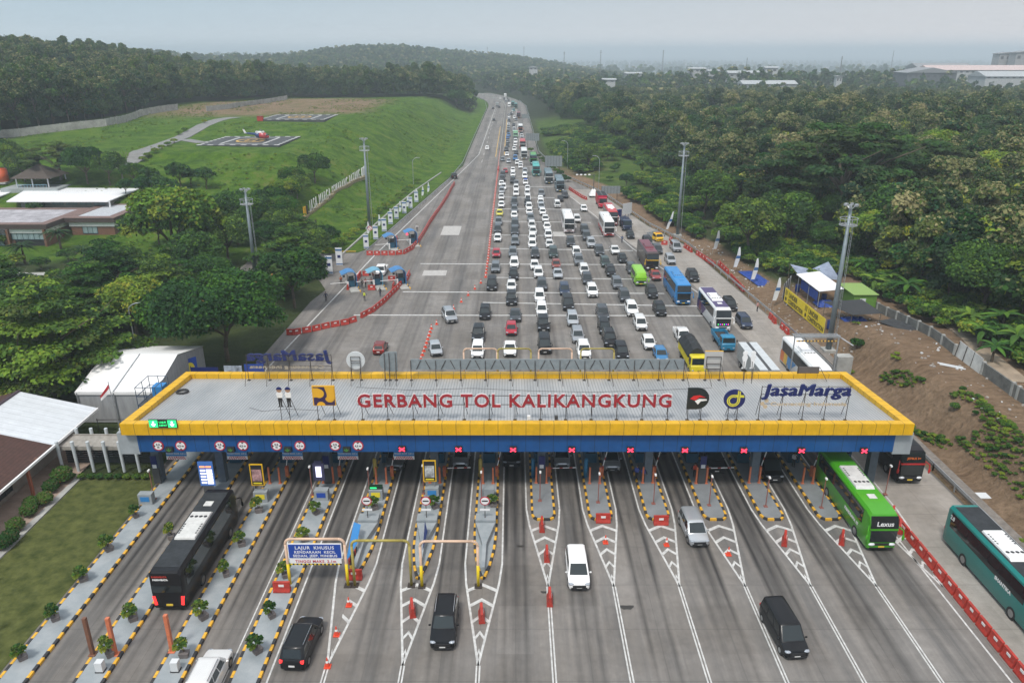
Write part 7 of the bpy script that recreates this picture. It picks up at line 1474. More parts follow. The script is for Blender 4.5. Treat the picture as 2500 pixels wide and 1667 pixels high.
# ================================================================== blue mobile toll booths on the left flare
arch_m = mat('blue_arch_shell', (.045, .18, .40), .45, var=.12); archp_m = mat('pale_blue_arch_shell', (.13, .33, .46), .45, var=.1)
def mob_booth(px_, py_, lab, cm=None, sc=1.0, ang=.35):
    sc *= 1.22
    p = at(px_, py_); o = empty('mobile_booth', (p.x, p.y, .012), ang, lab, 'toll booth', 'arched mobile toll booths'); o.scale = (sc,) * 3; m = MB(); pr = [(1.0, 0)] + [(1.0, 1.9)] + [(math.cos(a) * 1.0, 1.9 + math.sin(a) * .75) for a in np.linspace(.3, 2.3, 6)] + [(-1.25, 2.25)]
    out_ = [[(x, y, z) for x, z in pr] + [(x * .93, y, z - .06) for x, z in pr[::-1]] for y in (-1.1, 1.1)]; m.loft(out_); m.build('arch_shell', cm or arch_m, o); m = MB(); m.b2(-.2, .7, -.7, .9, .2, 1.2); m.build('counter', booth_m, o)
    m = MB(); m.b2(-.15, .6, -.75, -.7, 1.2, 1.9); m.b2(-.25, -.2, -.6, .8, 1.2, 1.9); m.build('window', glassg_m, o); m = MB()
    for k in range(8): m.b2(1.02, 1.14, -3.2 + k * .8, -2.42 + k * .8, 0, .22, k % 2)
    m.b2(-.3, 1.0, -3.2, 3.0, 0, .15, 2); m.build('base', [kerby_m, kerbk_m, conc_m], o)
    m = MB(); m.tube((-.35, -.9, 1.0), (-2.9, -.9, 1.05), .045, n=6); m.box((-.35, -.9, .55), (.22, .22, 1.1)); m.build('boom', white_m, o); m = MB(); m.box((-.9, -1.12, 2.05), (.3, .12, .3)); m.build('signal', led_on if 'signal' in lab else ink_m, o)
mob_booth(*r9(690, 900), 'blue arched mobile booth nearest the trees in the near group of three'); mob_booth(*r9(970, 880), 'pale blue arched mobile booth in the middle of the near group', archp_m); mob_booth(*r9(1225, 870), 'blue arched mobile booth at the right end of the near group'); mob_booth(*r9(1135, 475), 'blue arched mobile booth at the left of the far pair'); mob_booth(*r9(1360, 425), 'blue arched mobile booth with red signal, right of the far pair')
barrier_row([r9(770, 830), r9(815, 760)], 'red barrier in the short row right of the left near booth'); barrier_row([r9(1020, 830), r9(1035, 780)], 'red barrier between the pale booth and the service truck'); barrier_row([r9(1185, 440), r9(1205, 385)], 'red barrier right of the far left booth'); barrier_row([r9(1170, 905), r9(1180, 890)], 'red barrier at the foot of the right near booth')
o = empty('kiosk', at(*r9(285, 745)), .3, 'small white kiosk with dark door half behind the tree by the side road', 'kiosk'); m = MB(); m.b2(-1.6, 1.6, -1.2, 1.2, 0, 2.5); m.build('wall', white_m, o); m = MB(); m.b2(-1.8, 1.8, -1.4, 1.4, 2.5, 2.65); m.build('roof', white_m, o); m = MB(); m.b2(1.605, 1.63, -.5, .4, .1, 2.0); m.build('door', dark_m, o)
flat('side_road_kerb', [(-54, 158.6), (-33.5, 158.6), (-33.5, 159.0), (-54, 159.0)], .13, kerby_m)
# ================================================================== people
def person_mesh(name, walk=0.0, arms=0.12, seed=0):
    me = bpy.data.meshes.new(name); bm = bmesh.new(); sk = bm.verts.layers.skin.verify(); J = {}
    def v(n_, co, r, ry=None): q = bm.verts.new(co); q[sk].radius = (r, ry or r); J[n_] = q
    v('pel', (0, 0, .95), .145, .11); v('wa', (0, 0, 1.10), .13, .10); v('ch', (0, .01, 1.30), .165, .115); v('nk', (0, 0, 1.47), .055); v('hd', (0, -.01, 1.60), .088); v('tp', (0, 0, 1.71), .07)
    for s, n_ in ((-1, 'l'), (1, 'r')):
        k = s * walk; v(n_ + 'h', (s * .09, 0, .88), .085); v(n_ + 'k', (s * .10, -k * .12, .48), .06); v(n_ + 'a', (s * .10, -k * .1 + .02, .08), .042); v(n_ + 't', (s * .11, -k * .1 - .14, .035), .035)
        v(n_ + 's', (s * .19, 0, 1.39), .06); v(n_ + 'e', (s * (.23 + arms), k * .1, 1.12), .045); v(n_ + 'w', (s * (.22 + arms), k * .12 - .1, .90), .034); v(n_ + 'f', (s * (.22 + arms), k * .12 - .15, .82), .03)
    for a, b_ in (('pel', 'wa'), ('wa', 'ch'), ('ch', 'nk'), ('nk', 'hd'), ('hd', 'tp')): bm.edges.new((J[a], J[b_]))
    for n_ in 'lr':
        for a, b_ in (('pel', n_ + 'h'), (n_ + 'h', n_ + 'k'), (n_ + 'k', n_ + 'a'), (n_ + 'a', n_ + 't'), ('ch', n_ + 's'), (n_ + 's', n_ + 'e'), (n_ + 'e', n_ + 'w'), (n_ + 'w', n_ + 'f')): bm.edges.new((J[a], J[b_]))
    J['pel'][sk].use_root = True; bm.to_mesh(me); bm.free(); o = bpy.data.objects.new(name, me); COL.objects.link(o); o.modifiers.new('s', 'SKIN'); q = o.modifiers.new('u', 'SUBSURF'); q.levels = 1; q.render_levels = 1
    dg = bpy.context.evaluated_depsgraph_get(); r_ = bpy.data.meshes.new_from_object(o.evaluated_get(dg)); bpy.data.objects.remove(o); return r_
PM = [person_mesh('person', .0, .10), person_mesh('person', 1.0, .14)]
shirts = {}
def person(p, lab, shirt, trousers, rz=0.0, pose=0, vest=None, cap=None, z=None):
    me = PM[pose].copy(); ms = [skin_m]
    for nm, c_ in (('shirt', shirt), ('trousers', trousers)):
        if c_ not in shirts: shirts[c_] = mat('cloth_' + nm, c_, .85)
        ms.append(shirts[c_])
    ms += [black_m]; me.materials.clear(); [me.materials.append(q) for q in ms]; mi = []
    for f in me.polygons: c_ = f.center; mi.append(3 if c_.z < .10 else 2 if c_.z < .98 and abs(c_.x) < .19 else (1 if 1.0 < c_.z < 1.45 or (c_.z <= 1.0 and abs(c_.x) >= .19 and c_.z > .93) else 0))
    me.polygons.foreach_set('material_index', mi); me.polygons.foreach_set('use_smooth', [True] * len(mi))
    o = bpy.data.objects.new('person', me); COL.objects.link(o); o.location = (p[0], p[1], z if z is not None else .012); o.rotation_euler = (0, 0, rz); tag(o, lab, 'person')
    m = MB(); m.ell((0, .015, 1.665), (.105, .115, .085), 10, 6)
    if cap: m.box((0, -.12, 1.67), (.15, .12, .02))
    m.build('cap' if cap else 'hair', cap or hair_m, o, True)
    if vest: m = MB(); m.loft([[(-.17, -.13, 1.0), (.17, -.13, 1.0), (.17, .14, 1.0), (-.17, .14, 1.0)], [(-.21, -.15, 1.3), (.21, -.15, 1.3), (.21, .16, 1.3), (-.21, .16, 1.3)], [(-.15, -.12, 1.44), (.15, -.12, 1.44), (.15, .12, 1.44), (-.15, .12, 1.44)]]); m.build('vest', vest, o)
    m = MB()
    for s in (-1, 1): m.ell((s * .035, -.088, 1.615), (.012, .008, .009), 6, 4)
    m.build('eyes', ink_m, o); return o
vy = mat('vest_yellow', (.55, .62, .05), .7); vo = mat('vest_orange', (.62, .15, .03), .7); vb = mat('vest_blue_white', (.04, .07, .30), .7); vr = mat('vest_red', (.55, .06, .03), .7)
navy, blk, blu, wht, orr = (.02, .03, .07), (.02, .02, .022), (.05, .12, .26), (.55, .55, .55), (.45, .12, .05)
for q, lab, sh, tr, rz, po, ve in ((r9(432, 1058), 'person in dark clothes standing at the edge line below the trees', navy, blk, .3, 0, None), (r9(853, 1052), 'person in a yellow vest walking on the left flare', navy, blk, .1, 1, vy), (r9(1025, 1005), 'person in dark clothes right of the yellow vested one', blk, navy, -.5, 0, None),
        (r9(828, 915), 'person in black standing left of the pale blue booth', blk, blk, .6, 0, None), (r9(866, 905), 'person in dark red top between the man in black and the booth', (.25, .03, .03), blk, -.4, 1, None), (r9(597, 878), 'person in an orange vest beside the left near booth', navy, blk, 1.2, 1, vo), (r9(1427, 290), 'person in white top near the far right booth', wht, blk, .2, 0, None),
        (r9(930, 895), 'person half hidden in front of the pale blue booth', (.3, .05, .04), blk, .2, 0, None), (r6(1155, 605), 'person in blue clothes standing on the edge line beside the white coach', (.03, .07, .18), navy, .4, 0, None), (r7(548, 720), 'person in pale pink top by the rail of the pale lane', (.55, .30, .28), blk, .8, 0, None), (r3(632, 700), 'person in a red vest by the dark blue truck', blk, blk, 0, 0, vr)):
    p = at(*q); person(p, lab, sh, tr, rz, po, ve)
for q, lab, sh, ve, rz in (((1554, 1172), 'left one of two people in blue white reflective vests on the third round nosed island', navy, vb, 2.8), ((1570, 1176), 'right one of two people in blue white vests, beside the orange posts', navy, vb, 2.5), ((1695, 1166), 'person in a red vest beside the banner column', blk, vr, 2.9), ((1936, 1140), 'seated-looking person in a white vest under the roof left of the green coach', blk, mat('vest_white', (.6, .58, .6), .7), 2.2)):
    p = at(q[0], q[1], .17); person(p, lab.replace('seated-looking person', 'person'), sh, blk, rz, 0, ve, z=.17)
p = on(772, 551); person(p, 'person in black standing at the lower end of the slope lettering', blk, blk, 0, 0, None, z=p.z)
# ================================================================== helipads, helicopter, walls, drive
asp_m = mat('helipad_asphalt', (.055, .058, .062), .85, var=.3, scale=.6)
def helipad(c4, lab):
    P = [on(*q) for q in c4]; z = max(p.z for p in P) + .18; x0 = (P[0].x + P[1].x) / 2; x1 = (P[2].x + P[3].x) / 2; y0 = (P[0].y + P[3].y) / 2; y1 = (P[1].y + P[2].y) / 2
    o = empty('helipad', ((x0 + x1) / 2, (y0 + y1) / 2, z), 0, lab, 'helipad'); w_, h = (x1 - x0) / 2, (y1 - y0) / 2; m = MB(); m.b2(-w_, w_, -h, h, -2.5, 0); m.build('slab', asp_m, o); m = MB(); n_ = 15
    for k in range(n_):
        if k % 2 == 0:
            for s in (-1, 1): m.b2(-w_ + 2 * w_ * k / n_, -w_ + 2 * w_ * (k + 1) / n_, s * (h - .7) - .65, s * (h - .7) + .65, .006, .012); m.b2(s * (w_ - .6) - .5, s * (w_ - .6) + .5, -h + 2 * h * k / n_, -h + 2 * h * (k + 1) / n_, .005, .011)
    a = w_ * .52
    for s in (-1, 1): m.b2(s * a - .35, s * a + .35, -h * .72, h * .72, .007, .014)
    m.b2(-a + .36, a - .36, h * .72 - .5, h * .72, .007, .014); m.b2(-a + .36, a - .36, -h * .72, -h * .72 + .5, .007, .014); m.build('white_marking', line_m, o)
    m = MB(); C1, C2 = [(math.cos(t_) * w_ * .36, math.sin(t_) * h * .4) for t_ in np.linspace(0, 6.283, 33)], [(math.cos(t_) * w_ * .30, math.sin(t_) * h * .33) for t_ in np.linspace(0, 6.283, 33)]
    for k in range(32): m.add([(*C1[k], .016), (*C1[k + 1], .016), (*C2[k + 1], .016), (*C2[k], .016)], [(0, 1, 2, 3)])
    m.b2(-1.6, -1.1, -2.4, 2.4, .009, .017); m.b2(1.1, 1.6, -2.4, 2.4, .009, .017); m.b2(-1.1, 1.1, -.3, .3, .009, .017); m.build('yellow_marking', liney_m, o); return o
hp = helipad(((481, 358), (542, 335), (734, 335), (687, 358)), 'nearer black helipad with white dashes, a helicopter parked on it'); h2 = helipad(((640, 297), (672, 284), (824, 283), (791, 298)), 'farther black helipad with white dashes, empty')
hc = empty('helicopter', hp.location + Vector((3.5, .5, .05)), -.12, 'red and blue helicopter with white roof parked on the nearer helipad', 'helicopter'); hr = mat('helicopter_red', (.42, .03, .04), .3, coat=.4); hb_ = mat('helicopter_blue', (.015, .04, .16), .3, coat=.4)
m = MB(); rows = [[(x, math.cos(a) * r, zc + math.sin(a) * r * hz_) for a in np.linspace(0, 6.283, 13)[:-1]] for x, r, zc, hz_ in ((2.6, .12, 1.2, 1), (2.3, .62, 1.25, .9), (1.4, 1.0, 1.45, .95), (.2, 1.08, 1.5, .98), (-.4, 1.06, 1.52, .98))]; m.loft(rows); m.build('cabin', hr, hc, True)
m = MB(); rows = [[(x, math.cos(a) * r, zc + math.sin(a) * r) for a in np.linspace(0, 6.283, 13)[:-1]] for x, r, zc in ((-.4, 1.0, 1.54), (-1.6, .85, 1.65), (-2.4, .4, 1.95), (-5.6, .2, 2.2))]; m.loft(rows); m.build('tail_boom', hb_, hc, True); m = MB(); m.loft([[(x, y, z) for y, z in ((-.6, 2.35), (.6, 2.35), (.4, 2.9), (-.4, 2.9))] for x in (1.0, -1.8)]); m.build('engine_cowling', white_m, hc, bevel=.1)
m = MB(); m.ell((1.75, 0, 1.6), (.75, .82, .55), 12, 8); m.build('windscreen', glass_m, hc, True); m = MB(); m.add([(-5.0, 0, 2.2), (-5.8, 0, 2.2), (-6.3, 0, 3.4), (-5.8, 0, 3.4)], [(0, 1, 2, 3)]); m.b2(-5.4, -4.8, -.9, .9, 2.2, 2.26); m.build('tail_fin', white_m, hc); m = MB()
for k in range(4): a = .5 + k * math.pi / 2; m.box((math.cos(a) * 2.4, math.sin(a) * 2.4, 3.2), (4.7, .26, .04), a)
m.tube((0, 0, 2.8), (0, 0, 3.25), .14); m.build('rotor', dark_m, hc); m = MB(); m.box((-6.0, .15, 3.2), (.14, .03, 1.8)); m.build('tail_rotor', dark_m, hc); m = MB()
for s in (-1, 1): m.tube((2.0, s * 1.1, .08), (-1.6, s * 1.1, .08), .07, n=6); m.tube((1.0, s * .6, .8), (1.0, s * 1.1, .1), .05, n=5); m.tube((-.8, s * .6, .8), (-.8, s * 1.1, .1), .05, n=5)
m.build('skid', dark_m, hc)
o = empty('hydrant_box', on(636, 296), 0, 'small red box at the left corner of the farther helipad', 'box'); m = MB(); m.box((0, 0, .9), (2.2, 1.2, 1.8)); m.build('case', red_m, o, bevel=.05); m = MB(); m.box((0, 0, 1.83), (2.4, 1.4, .08)); m.build('lid', mat('dark_red_lid', (.2, .02, .02), .5), o)
def drape(name, pix, wd, mt, lift=.10, n=14):
    P = [on(*q) for q in pix]; Q_ = []
    for a, b_ in zip(P, P[1:]): Q_ += [a.lerp(b_, k / n) for k in range(n)]
    Q_.append(P[-1]); m = MB(); L1 = []
    for i, p in enumerate(Q_):
        d_ = (Q_[min(i + 1, len(Q_) - 1)] - Q_[max(i - 1, 0)]); nn = Vector((-d_.y, d_.x, 0)).normalized() * wd / 2; l, r_ = p + nn, p - nn; z = max(hz(l.x, l.y), hz(r_.x, r_.y), hz(p.x, p.y)) + lift; L1.append(((l.x, l.y, z), (r_.x, r_.y, z), (l.x, l.y, z - .6), (r_.x, r_.y, z - .6)))
    for a, b_ in zip(L1, L1[1:]): m.quad(a[0], b_[0], b_[1], a[1]); m.quad(a[2], b_[2], b_[0], a[0]); m.quad(a[1], b_[1], b_[3], a[3])
    o = m.build(name, mt); o['kind'] = 'structure'; return o
drive_m = mat('grey_drive', (.19, .19, .185), .85, var=.15, scale=.8)
drape('helipad_drive', [(285, 412), (335, 385), (400, 352), (450, 333), (495, 308), (540, 292), (575, 287)], 5.2, drive_m); drape('helipad_drive_branch', [(450, 342), (490, 349), (520, 347)], 4, drive_m, .14)
cw_m = mat('weathered_white_wall', (.30, .30, .28), .85, var=.35, scale=.5)
def wall(P, hgt, th, mt, lab, post=4.0, name='concrete_wall', cap=None):
    o = empty(name, P[0], 0, lab, 'wall'); m, q = MB(), MB(); base = Vector(P[0]); k0 = 0
    P = [Vector(p) for p in P]; fine = []
    for a, b_ in zip(P, P[1:]): n_ = max(1, int((b_ - a).length / post)); fine += [a.lerp(b_, k / n_) for k in range(n_)]
    fine.append(P[-1]); fine = [Vector((p.x, p.y, hz(p.x, p.y))) for p in fine]
    for a, b_ in zip(fine, fine[1:]): d_ = b_ - a; c_ = (a + b_) / 2 - base; m.box((c_.x, c_.y, c_.z + hgt / 2 - .3), (math.hypot(d_.x, d_.y), th, hgt + .6), math.atan2(d_.y, d_.x), ry=-math.atan2(d_.z, math.hypot(d_.x, d_.y)))
    for p in fine: c_ = p - base; q.box((c_.x, c_.y, c_.z + hgt / 2 + .06), (th * 1.8, th * 1.8, hgt + .12))
    m.build('panel_wall', mt, o); r_ = q.build('posts', conc_m, o); r_['kind'] = 'stuff'; return o
wall([on(*q) for q in ((-60, 345), (0, 337), (100, 327), (200, 315), (260, 309), (303, 300), (345, 284), (390, 275), (434, 269))], 2.6, .2, cw_m, 'weathered white concrete wall along the foot of the teak wood', 6)
wall([on(*q) for q in ((505, 272), (560, 266), (640, 254), (701, 244))], 2.2, .2, cw_m, 'short far stretch of pale wall at the upper end of the teak wood', 6)
dw_m = mat('dark_concrete_block_wall', (.13, .13, .12), .9, var=.35, scale=.9)
wall([(55.8, y, 0) for y in (40, 60, 76, 77)] + [(56.0, 83, 0)], 1.5, .2, dw_m, 'dark block wall along the dirt track at the right edge', 3.2, 'block_wall'); wall([(56.1, 89.2, 0), (57, 100, 0), (57.4, 116, 0)], 1.3, .2, dw_m, 'overgrown dark block wall between the white gate and the camp', 3.2, 'block_wall')
o = empty('sheet_gate', (56.0, 83.2, hz(56, 83)), 0, 'leaning whitish sheet metal gate panel in the block wall', 'gate'); m = MB(); m.add([(-.25, 0, 0), (.05, 5.8, 0), (.3, 5.8, 2.0), (-.1, 0, 1.9), (-.21, 0, 0), (.09, 5.8, 0), (.34, 5.8, 2.0), (-.06, 0, 1.9)], [(0, 1, 2, 3), (7, 6, 5, 4), (4, 5, 1, 0), (5, 6, 2, 1), (6, 7, 3, 2), (7, 4, 0, 3)]); m.build('sheet', mat('dirty_white_sheet', (.5, .5, .48), .6, var=.2, scale=1), o); m = MB(); [m.tube((-.16 + .02 * k, .3 + k * 1.75, 0), (.0 + .06 * k, .3 + k * 1.75, 1.95), .05, n=5) for k in range(4)]; m.build('frame', rust_m, o)
drape('dirt_track', [(2190, 690), (2240, 728), (2320, 790), (2400, 860), (2490, 935)], 2.6, mat('pale_dirt_track', (.30, .235, .17), .95, var=.25, scale=.7), .08)
m = MB(); m.b2(43.6, 44.9, 30, 108, -.12, .12, 0); m.b2(43.6, 43.75, 30, 108, .12, .3); o = m.build('drain_channel', mat('ditch_concrete', (.18, .16, .14), .9, var=.3)); o['kind'] = 'structure'
# ================================================================== office, tent, brown roofed house, pergola on the left
brick_m = mat('brown_brick', (.17, .085, .055), .85, var=.2, scale=4); fascia_m = mat('brown_roof_band', (.17, .11, .095), .75, var=.2, scale=.7); darkb_m = mat('dark_brown_fascia', (.06, .042, .038), .7); wroof_m = mat('white_metal_roof', (.80, .81, .82), .45, var=.05, scale=.5); slab_m = mat('stained_grey_roof', (.33, .32, .34), .85, var=.4, scale=.5); curtain_m = mat('teal_glass_with_curtain', (.25, .33, .35), .25, var=.3, scale=.7, stretch=(3, 3, .4)); tealf_m = mat('dark_teal_frame', (.012, .05, .06), .5)
of = empty('office_building', (0, 0, 0), 0, 'low brown office with flat brown edged roof and white band at the left edge', 'building')
def block(x0, x1, y0, y1, inner):
    m = MB(); m.b2(x0 + .8, x1 - .8, y0 + .8, y1 - .3, -.3, 3.3); m.build('wall', brick_m, of); m = MB(); m.b2(x0 + .55, x1 - .55, y0 + .55, y1 - .25, 2.75, 3.75); m.build('white_band', white_m, of)
    m = MB(); m.b2(x0, x1, y0, y1, 3.76, 4.75); m.build('dark_fascia', darkb_m, of); m = MB(); w_ = 2.0
    m.b2(x0, x1, y0, y0 + w_, 4.752, 4.85); m.b2(x0, x1, y1 - w_, y1, 4.752, 4.85); m.b2(x0, x0 + w_, y0 + w_, y1 - w_, 4.752, 4.85); m.b2(x1 - w_, x1, y0 + w_, y1 - w_, 4.752, 4.85); m.build('roof_edge', fascia_m, of); m = MB(); m.b2(x0 + w_, x1 - w_, y0 + w_, y1 - w_, 4.752, 4.77); m.build('roof_slab', inner, of)
block(-135, -102, 164, 183, slab_m); block(-101.98, -90.5, 171, 189, mat('pale_skylight_roof', (.42, .44, .46), .6, var=.2))
for k, (x0, x1, y, z0, z1) in enumerate(((-115.5, -111.3, 164.78, 1.3, 2.7), (-110.6, -103.2, 164.78, 1.3, 2.7), (-115.2, -112.5, 164.78, -.1, 1.0), (-98.6, -95.2, 171.78, 1.1, 2.7), (-122, -116.5, 164.78, 1.3, 2.7))):
    m = MB(); m.b2(x0, x1, y - .03, y + .03, z0, z1); w_ = m.build('window', curtain_m, of); m = MB(); n_ = max(3, int((x1 - x0) / 1.1))
    for j in range(n_ + 1): xx = x0 + (x1 - x0) * j / n_; m.b2(xx - .06, xx + .06, y - .06, y - .032, z0, z1)
    m.b2(x0, x1, y - .08, y - .062, z0 - .06, z0 + .06); m.b2(x0, x1, y - .08, y - .062, z1 - .06, z1 + .06); m.build('frame', tealf_m, w_)
m = MB(); m.b2(-91.27, -91.22, 173, 177.5, 1.5, 2.9); w_ = m.build('window', curtain_m, of); m = MB(); [m.b2(-91.215, -91.19, 173 + j * .9 - .05, 173 + j * .9 + .05, 1.5, 2.9) for j in range(6)]; m.build('frame', tealf_m, w_)
m = MB(); m.b2(-110, -103.5, 164.70, 164.76, -.2, 1.2); m.build('dark_entrance', ink_m, of); 
for x in (-111.2, -103.1, -115.9): m = MB(); m.b2(x, x + .5, 163.9, 164.6, -.2, 3.7); m.build('pillar', brick_m, of)
for k, x in enumerate((-113.4, -111.8)): m = MB(); m.box((x, 164.0, 3.2), (1.1, .5, .8)); m.build('air_conditioner', [paper_m, dark_m][k], of)
wr = empty('white_roofed_hall', (0, 0, 0), 0, 'long hall with wide bright white metal roof behind the brown office', 'building'); m = MB(); m.b2(-121, -99, 186.5, 203, -.3, 5.6); m.build('wall', mat('hall_wall', (.35, .34, .33), .8, var=.2), wr)
m = MB(); T = [(-122.5, 183.6, 6.3), (-98, 183.6, 6.3), (-97.2, 204.5, 6.9), (-128, 204.5, 6.9)]; m.add(T + [(p[0], p[1], p[2] - .25) for p in T], [(0, 1, 2, 3), (7, 6, 5, 4), (4, 5, 1, 0), (5, 6, 2, 1), (6, 7, 3, 2), (7, 4, 0, 3)]); m.build('roof', wroof_m, wr)
m = MB(); T = [(-147, 186, 5.9), (-129, 186, 5.9), (-129.5, 203, 6.6), (-147, 203, 6.6)]; m.add(T + [(p[0], p[1], p[2] - .25) for p in T], [(0, 1, 2, 3), (7, 6, 5, 4), (4, 5, 1, 0), (5, 6, 2, 1), (6, 7, 3, 2), (7, 4, 0, 3)]); m.build('roof', wroof_m, wr)
m = MB(); m.tube((-97.6, 203.8, -.2), (-97.6, 203.8, 6.7), .2); m.build('pillar', white_m, wr); m = MB(); m.tube((-97.9, 184.2, -.2), (-97.9, 184.2, 6.2), .2); m.build('pillar', white_m, wr); m = MB(); [m.b2(-120 + k * 3.4, -117.2 + k * 3.4, 186.42, 186.47, 4.9, 5.5) for k in range(6)]; m.build('window', curtain_m, wr)
p = on(104, 452); gb = empty('thatched_pavilion', (p.x, p.y, p.z), 0, 'open pavilion with dark thatched pyramid roof behind the white roof', 'pavilion'); gb.scale = (.82, .82, .75); th_m = mat('dark_thatch', (.075, .06, .05), .95, var=.35, scale=2, stretch=(1, 1, 4)); m = MB(); m.loft([[(-6.2, -6.2, 3.2), (6.2, -6.2, 3.2), (6.2, 6.2, 3.2), (-6.2, 6.2, 3.2)], [(-.3, -.3, 7.2), (.3, -.3, 7.2), (.3, .3, 7.2), (-.3, .3, 7.2)]]); m.build('roof', th_m, gb); [MB().tube((a, b_, 0), (a, b_, 3.4), .2).build('pillar', paper_m, gb) for a in (-5, 0, 5) for b_ in (-5, 5)]; m = MB(); m.b2(-9, 9, -7.5, 7, -1.5, .12); m.build('terrace', mat('terrace_floor', (.3, .33, .33), .8, var=.2), gb)
m = MB(); [m.b2(-4.5 + k * 1.0, -4.42 + k * 1.0, -5.6, -5.5, .12, 1.1) for k in range(10)]; m.b2(-4.6, 4.7, -5.62, -5.48, 1.05, 1.15); m.build('railing', mat('pale_blue_rail', (.25, .45, .55), .5), gb)
p = on(8, 448); o = empty('water_tank', p, 0, 'orange water tank at the left edge behind the white roof', 'tank'); m = MB(); m.tube((0, 0, .5), (0, 0, 3.6), 1.6, n=16); m.ell((0, 0, 3.6), (1.6, 1.6, .5), 16, 6); m.build('vessel', mat('orange_tank', (.55, .10, .03), .5), o, True); m = MB(); m.b2(-1.7, 1.7, -1.7, 1.7, 0, .5); m.build('stand', conc_m, o)
drape('garden_path', [(-10, 668), (60, 670), (140, 668), (240, 668)], 2.2, conc_m, .05)
# white tent
tent_m = mat('tent_canvas', (.76, .76, .75), .7, var=.05, scale=.4); tside_m = mat('grey_tent_side', (.30, .31, .32), .75, var=.18, scale=.7, stretch=(3, 3, .5))
tn = empty('marquee_tent', (0, 0, 0), 0, 'large white marquee tent with grey sides left of the toll gate roof', 'tent'); m = MB(); T = [(-49.8, 78.6, 3.9), (-40.6, 78.6, 3.9), (-40.8, 85.8, 5.6), (-49.8, 85.8, 5.6), (-40.6, 93, 3.9), (-49.8, 93, 3.9)]; m.add(T, [(0, 1, 2, 3), (3, 2, 4, 5)]); m.add([(p[0], p[1], p[2] - .05) for p in T], [(3, 2, 1, 0), (5, 4, 2, 3)]); m.b2(-49.8, -40.6, 78.52, 78.6, 3.55, 3.92); m.build('roof', tent_m, tn)
m = MB(); m.b2(-49.7, -40.75, 78.66, 78.72, 0, 3.54); m.b2(-40.75, -40.69, 78.72, 92.9, 0, 3.9); m.add([(-40.70, 78.7, 3.85), (-40.70, 92.9, 3.85), (-40.75, 85.8, 5.5)], [(0, 1, 2)]); m.build('side_wall', tside_m, tn)
m = MB(); [m.tube((x, 78.5, 0), (x, 78.5, 3.8), .07) for x in (-49.6, -45.4, -40.8)]; m.tube((-45.4, 78.55, 3.96), (-45.4, 85.8, 5.64), .07); m.build('frame', steel_m, tn)
o = empty('indonesian_flag', (-43.9, 75.8, 0), 0, 'red and white flag on a slim pole before the white tent', 'flag'); m = MB(); m.tube((0, 0, 0), (-.25, 0, 6.4), .04, n=6); m.build('pole', steel_m, o); m = MB()
for k in range(6):
    f, f2 = k / 6, (k + 1) / 6
    P_ = lambda f_, v_: (-.22 - f_ * 1.15, .12 * math.sin(f_ * 5), 6.2 - f_ * 1.5 - v_ * 1.05 * (1 - .45 * f_)); m.quad(P_(f, 0), P_(f2, 0), P_(f2, .5), P_(f, .5), 0); m.quad(P_(f, .5), P_(f2, .5), P_(f2, 1), P_(f, 1), 1)
m.build('cloth', [mat('flag_red', (.42, .02, .03), .7), white_m], o); o.name = 'national_flag'
o = empty('information_board', (-40.6, 88.2, 0), 0, 'leaning blue board with a yellow oval emblem behind the roof left end', 'board'); o.rotation_euler = (0, 0, .9); o.scale = (.62, .62, .72); m = MB(); m.b2(-1.5, 1.5, 0, .15, 1.2, 5.6); m.build('panel', blue_m, o); m = MB(); m.add([(math.cos(a) * .95, -.03, 3.6 + math.sin(a) * 1.3) for a in np.linspace(0, 6.283, 20)[:-1]], [tuple(range(19))]); m.build('oval_emblem', ylw_sign, o); m = MB(); m.tube((-1.4, .1, 0), (-1.4, .1, 5.6), .06); m.tube((1.4, .1, 0), (1.4, .1, 5.6), .06); m.build('frame', rust_m, o)
for k, (px_, py_, w_, h, c_, lab) in enumerate(((500, 905, 3.4, 2.6, navy_m, 'dark navy banner with pale lines under the trees behind the roof'), (570, 898, 2.2, 2.8, mat('banner_picture', (.30, .34, .40), .6, var=.8, scale=1.3), 'pale picture banner under the trees behind the roof'), (622, 892, 2.4, 3.0, blue_m, 'blue banner beside the mirrored navy lettering'))):
    x = xat(px_, 86, 3); o = empty('roadside_banner', (x, 86, 0), 0, lab, 'banner'); m = MB(); m.b2(-w_ / 2, w_ / 2, 0, .06, 1.2, 1.2 + h); m.build('sheet', c_, o); m = MB(); [m.b2(-w_ * .4, w_ * .3, -.015, 0, 1.5 + j * .28, 1.6 + j * .28) for j in range(3)]; m.build('text_lines', ban_m, o); m = MB(); m.tube((-w_ / 2, .1, 0), (-w_ / 2, .1, 1.3 + h), .05); m.tube((w_ / 2, .1, 0), (w_ / 2, .1, 1.3 + h), .05); m.build('frame', rust_m, o)
o = empty('dog_statue', (xat(583, 84, 2), 84, 0), 0, 'small white cut-out figure pair on a stand behind the back parapet', 'sign figure'); m = MB(); m.prism([(-.7, 0), (.7, 0), (.6, 1.0), (.35, 1.5), (.1, 1.0), (-.1, 1.1), (-.35, 1.6), (-.6, 1.0)], 0, .1, 0, face_cam(0, 0, 2.2)); m.build('panel', white_m, o); m = MB(); m.tube((0, .1, 0), (0, .1, 2.3), .06); m.build('post', rust_m, o); o.name = 'cutout_pair'
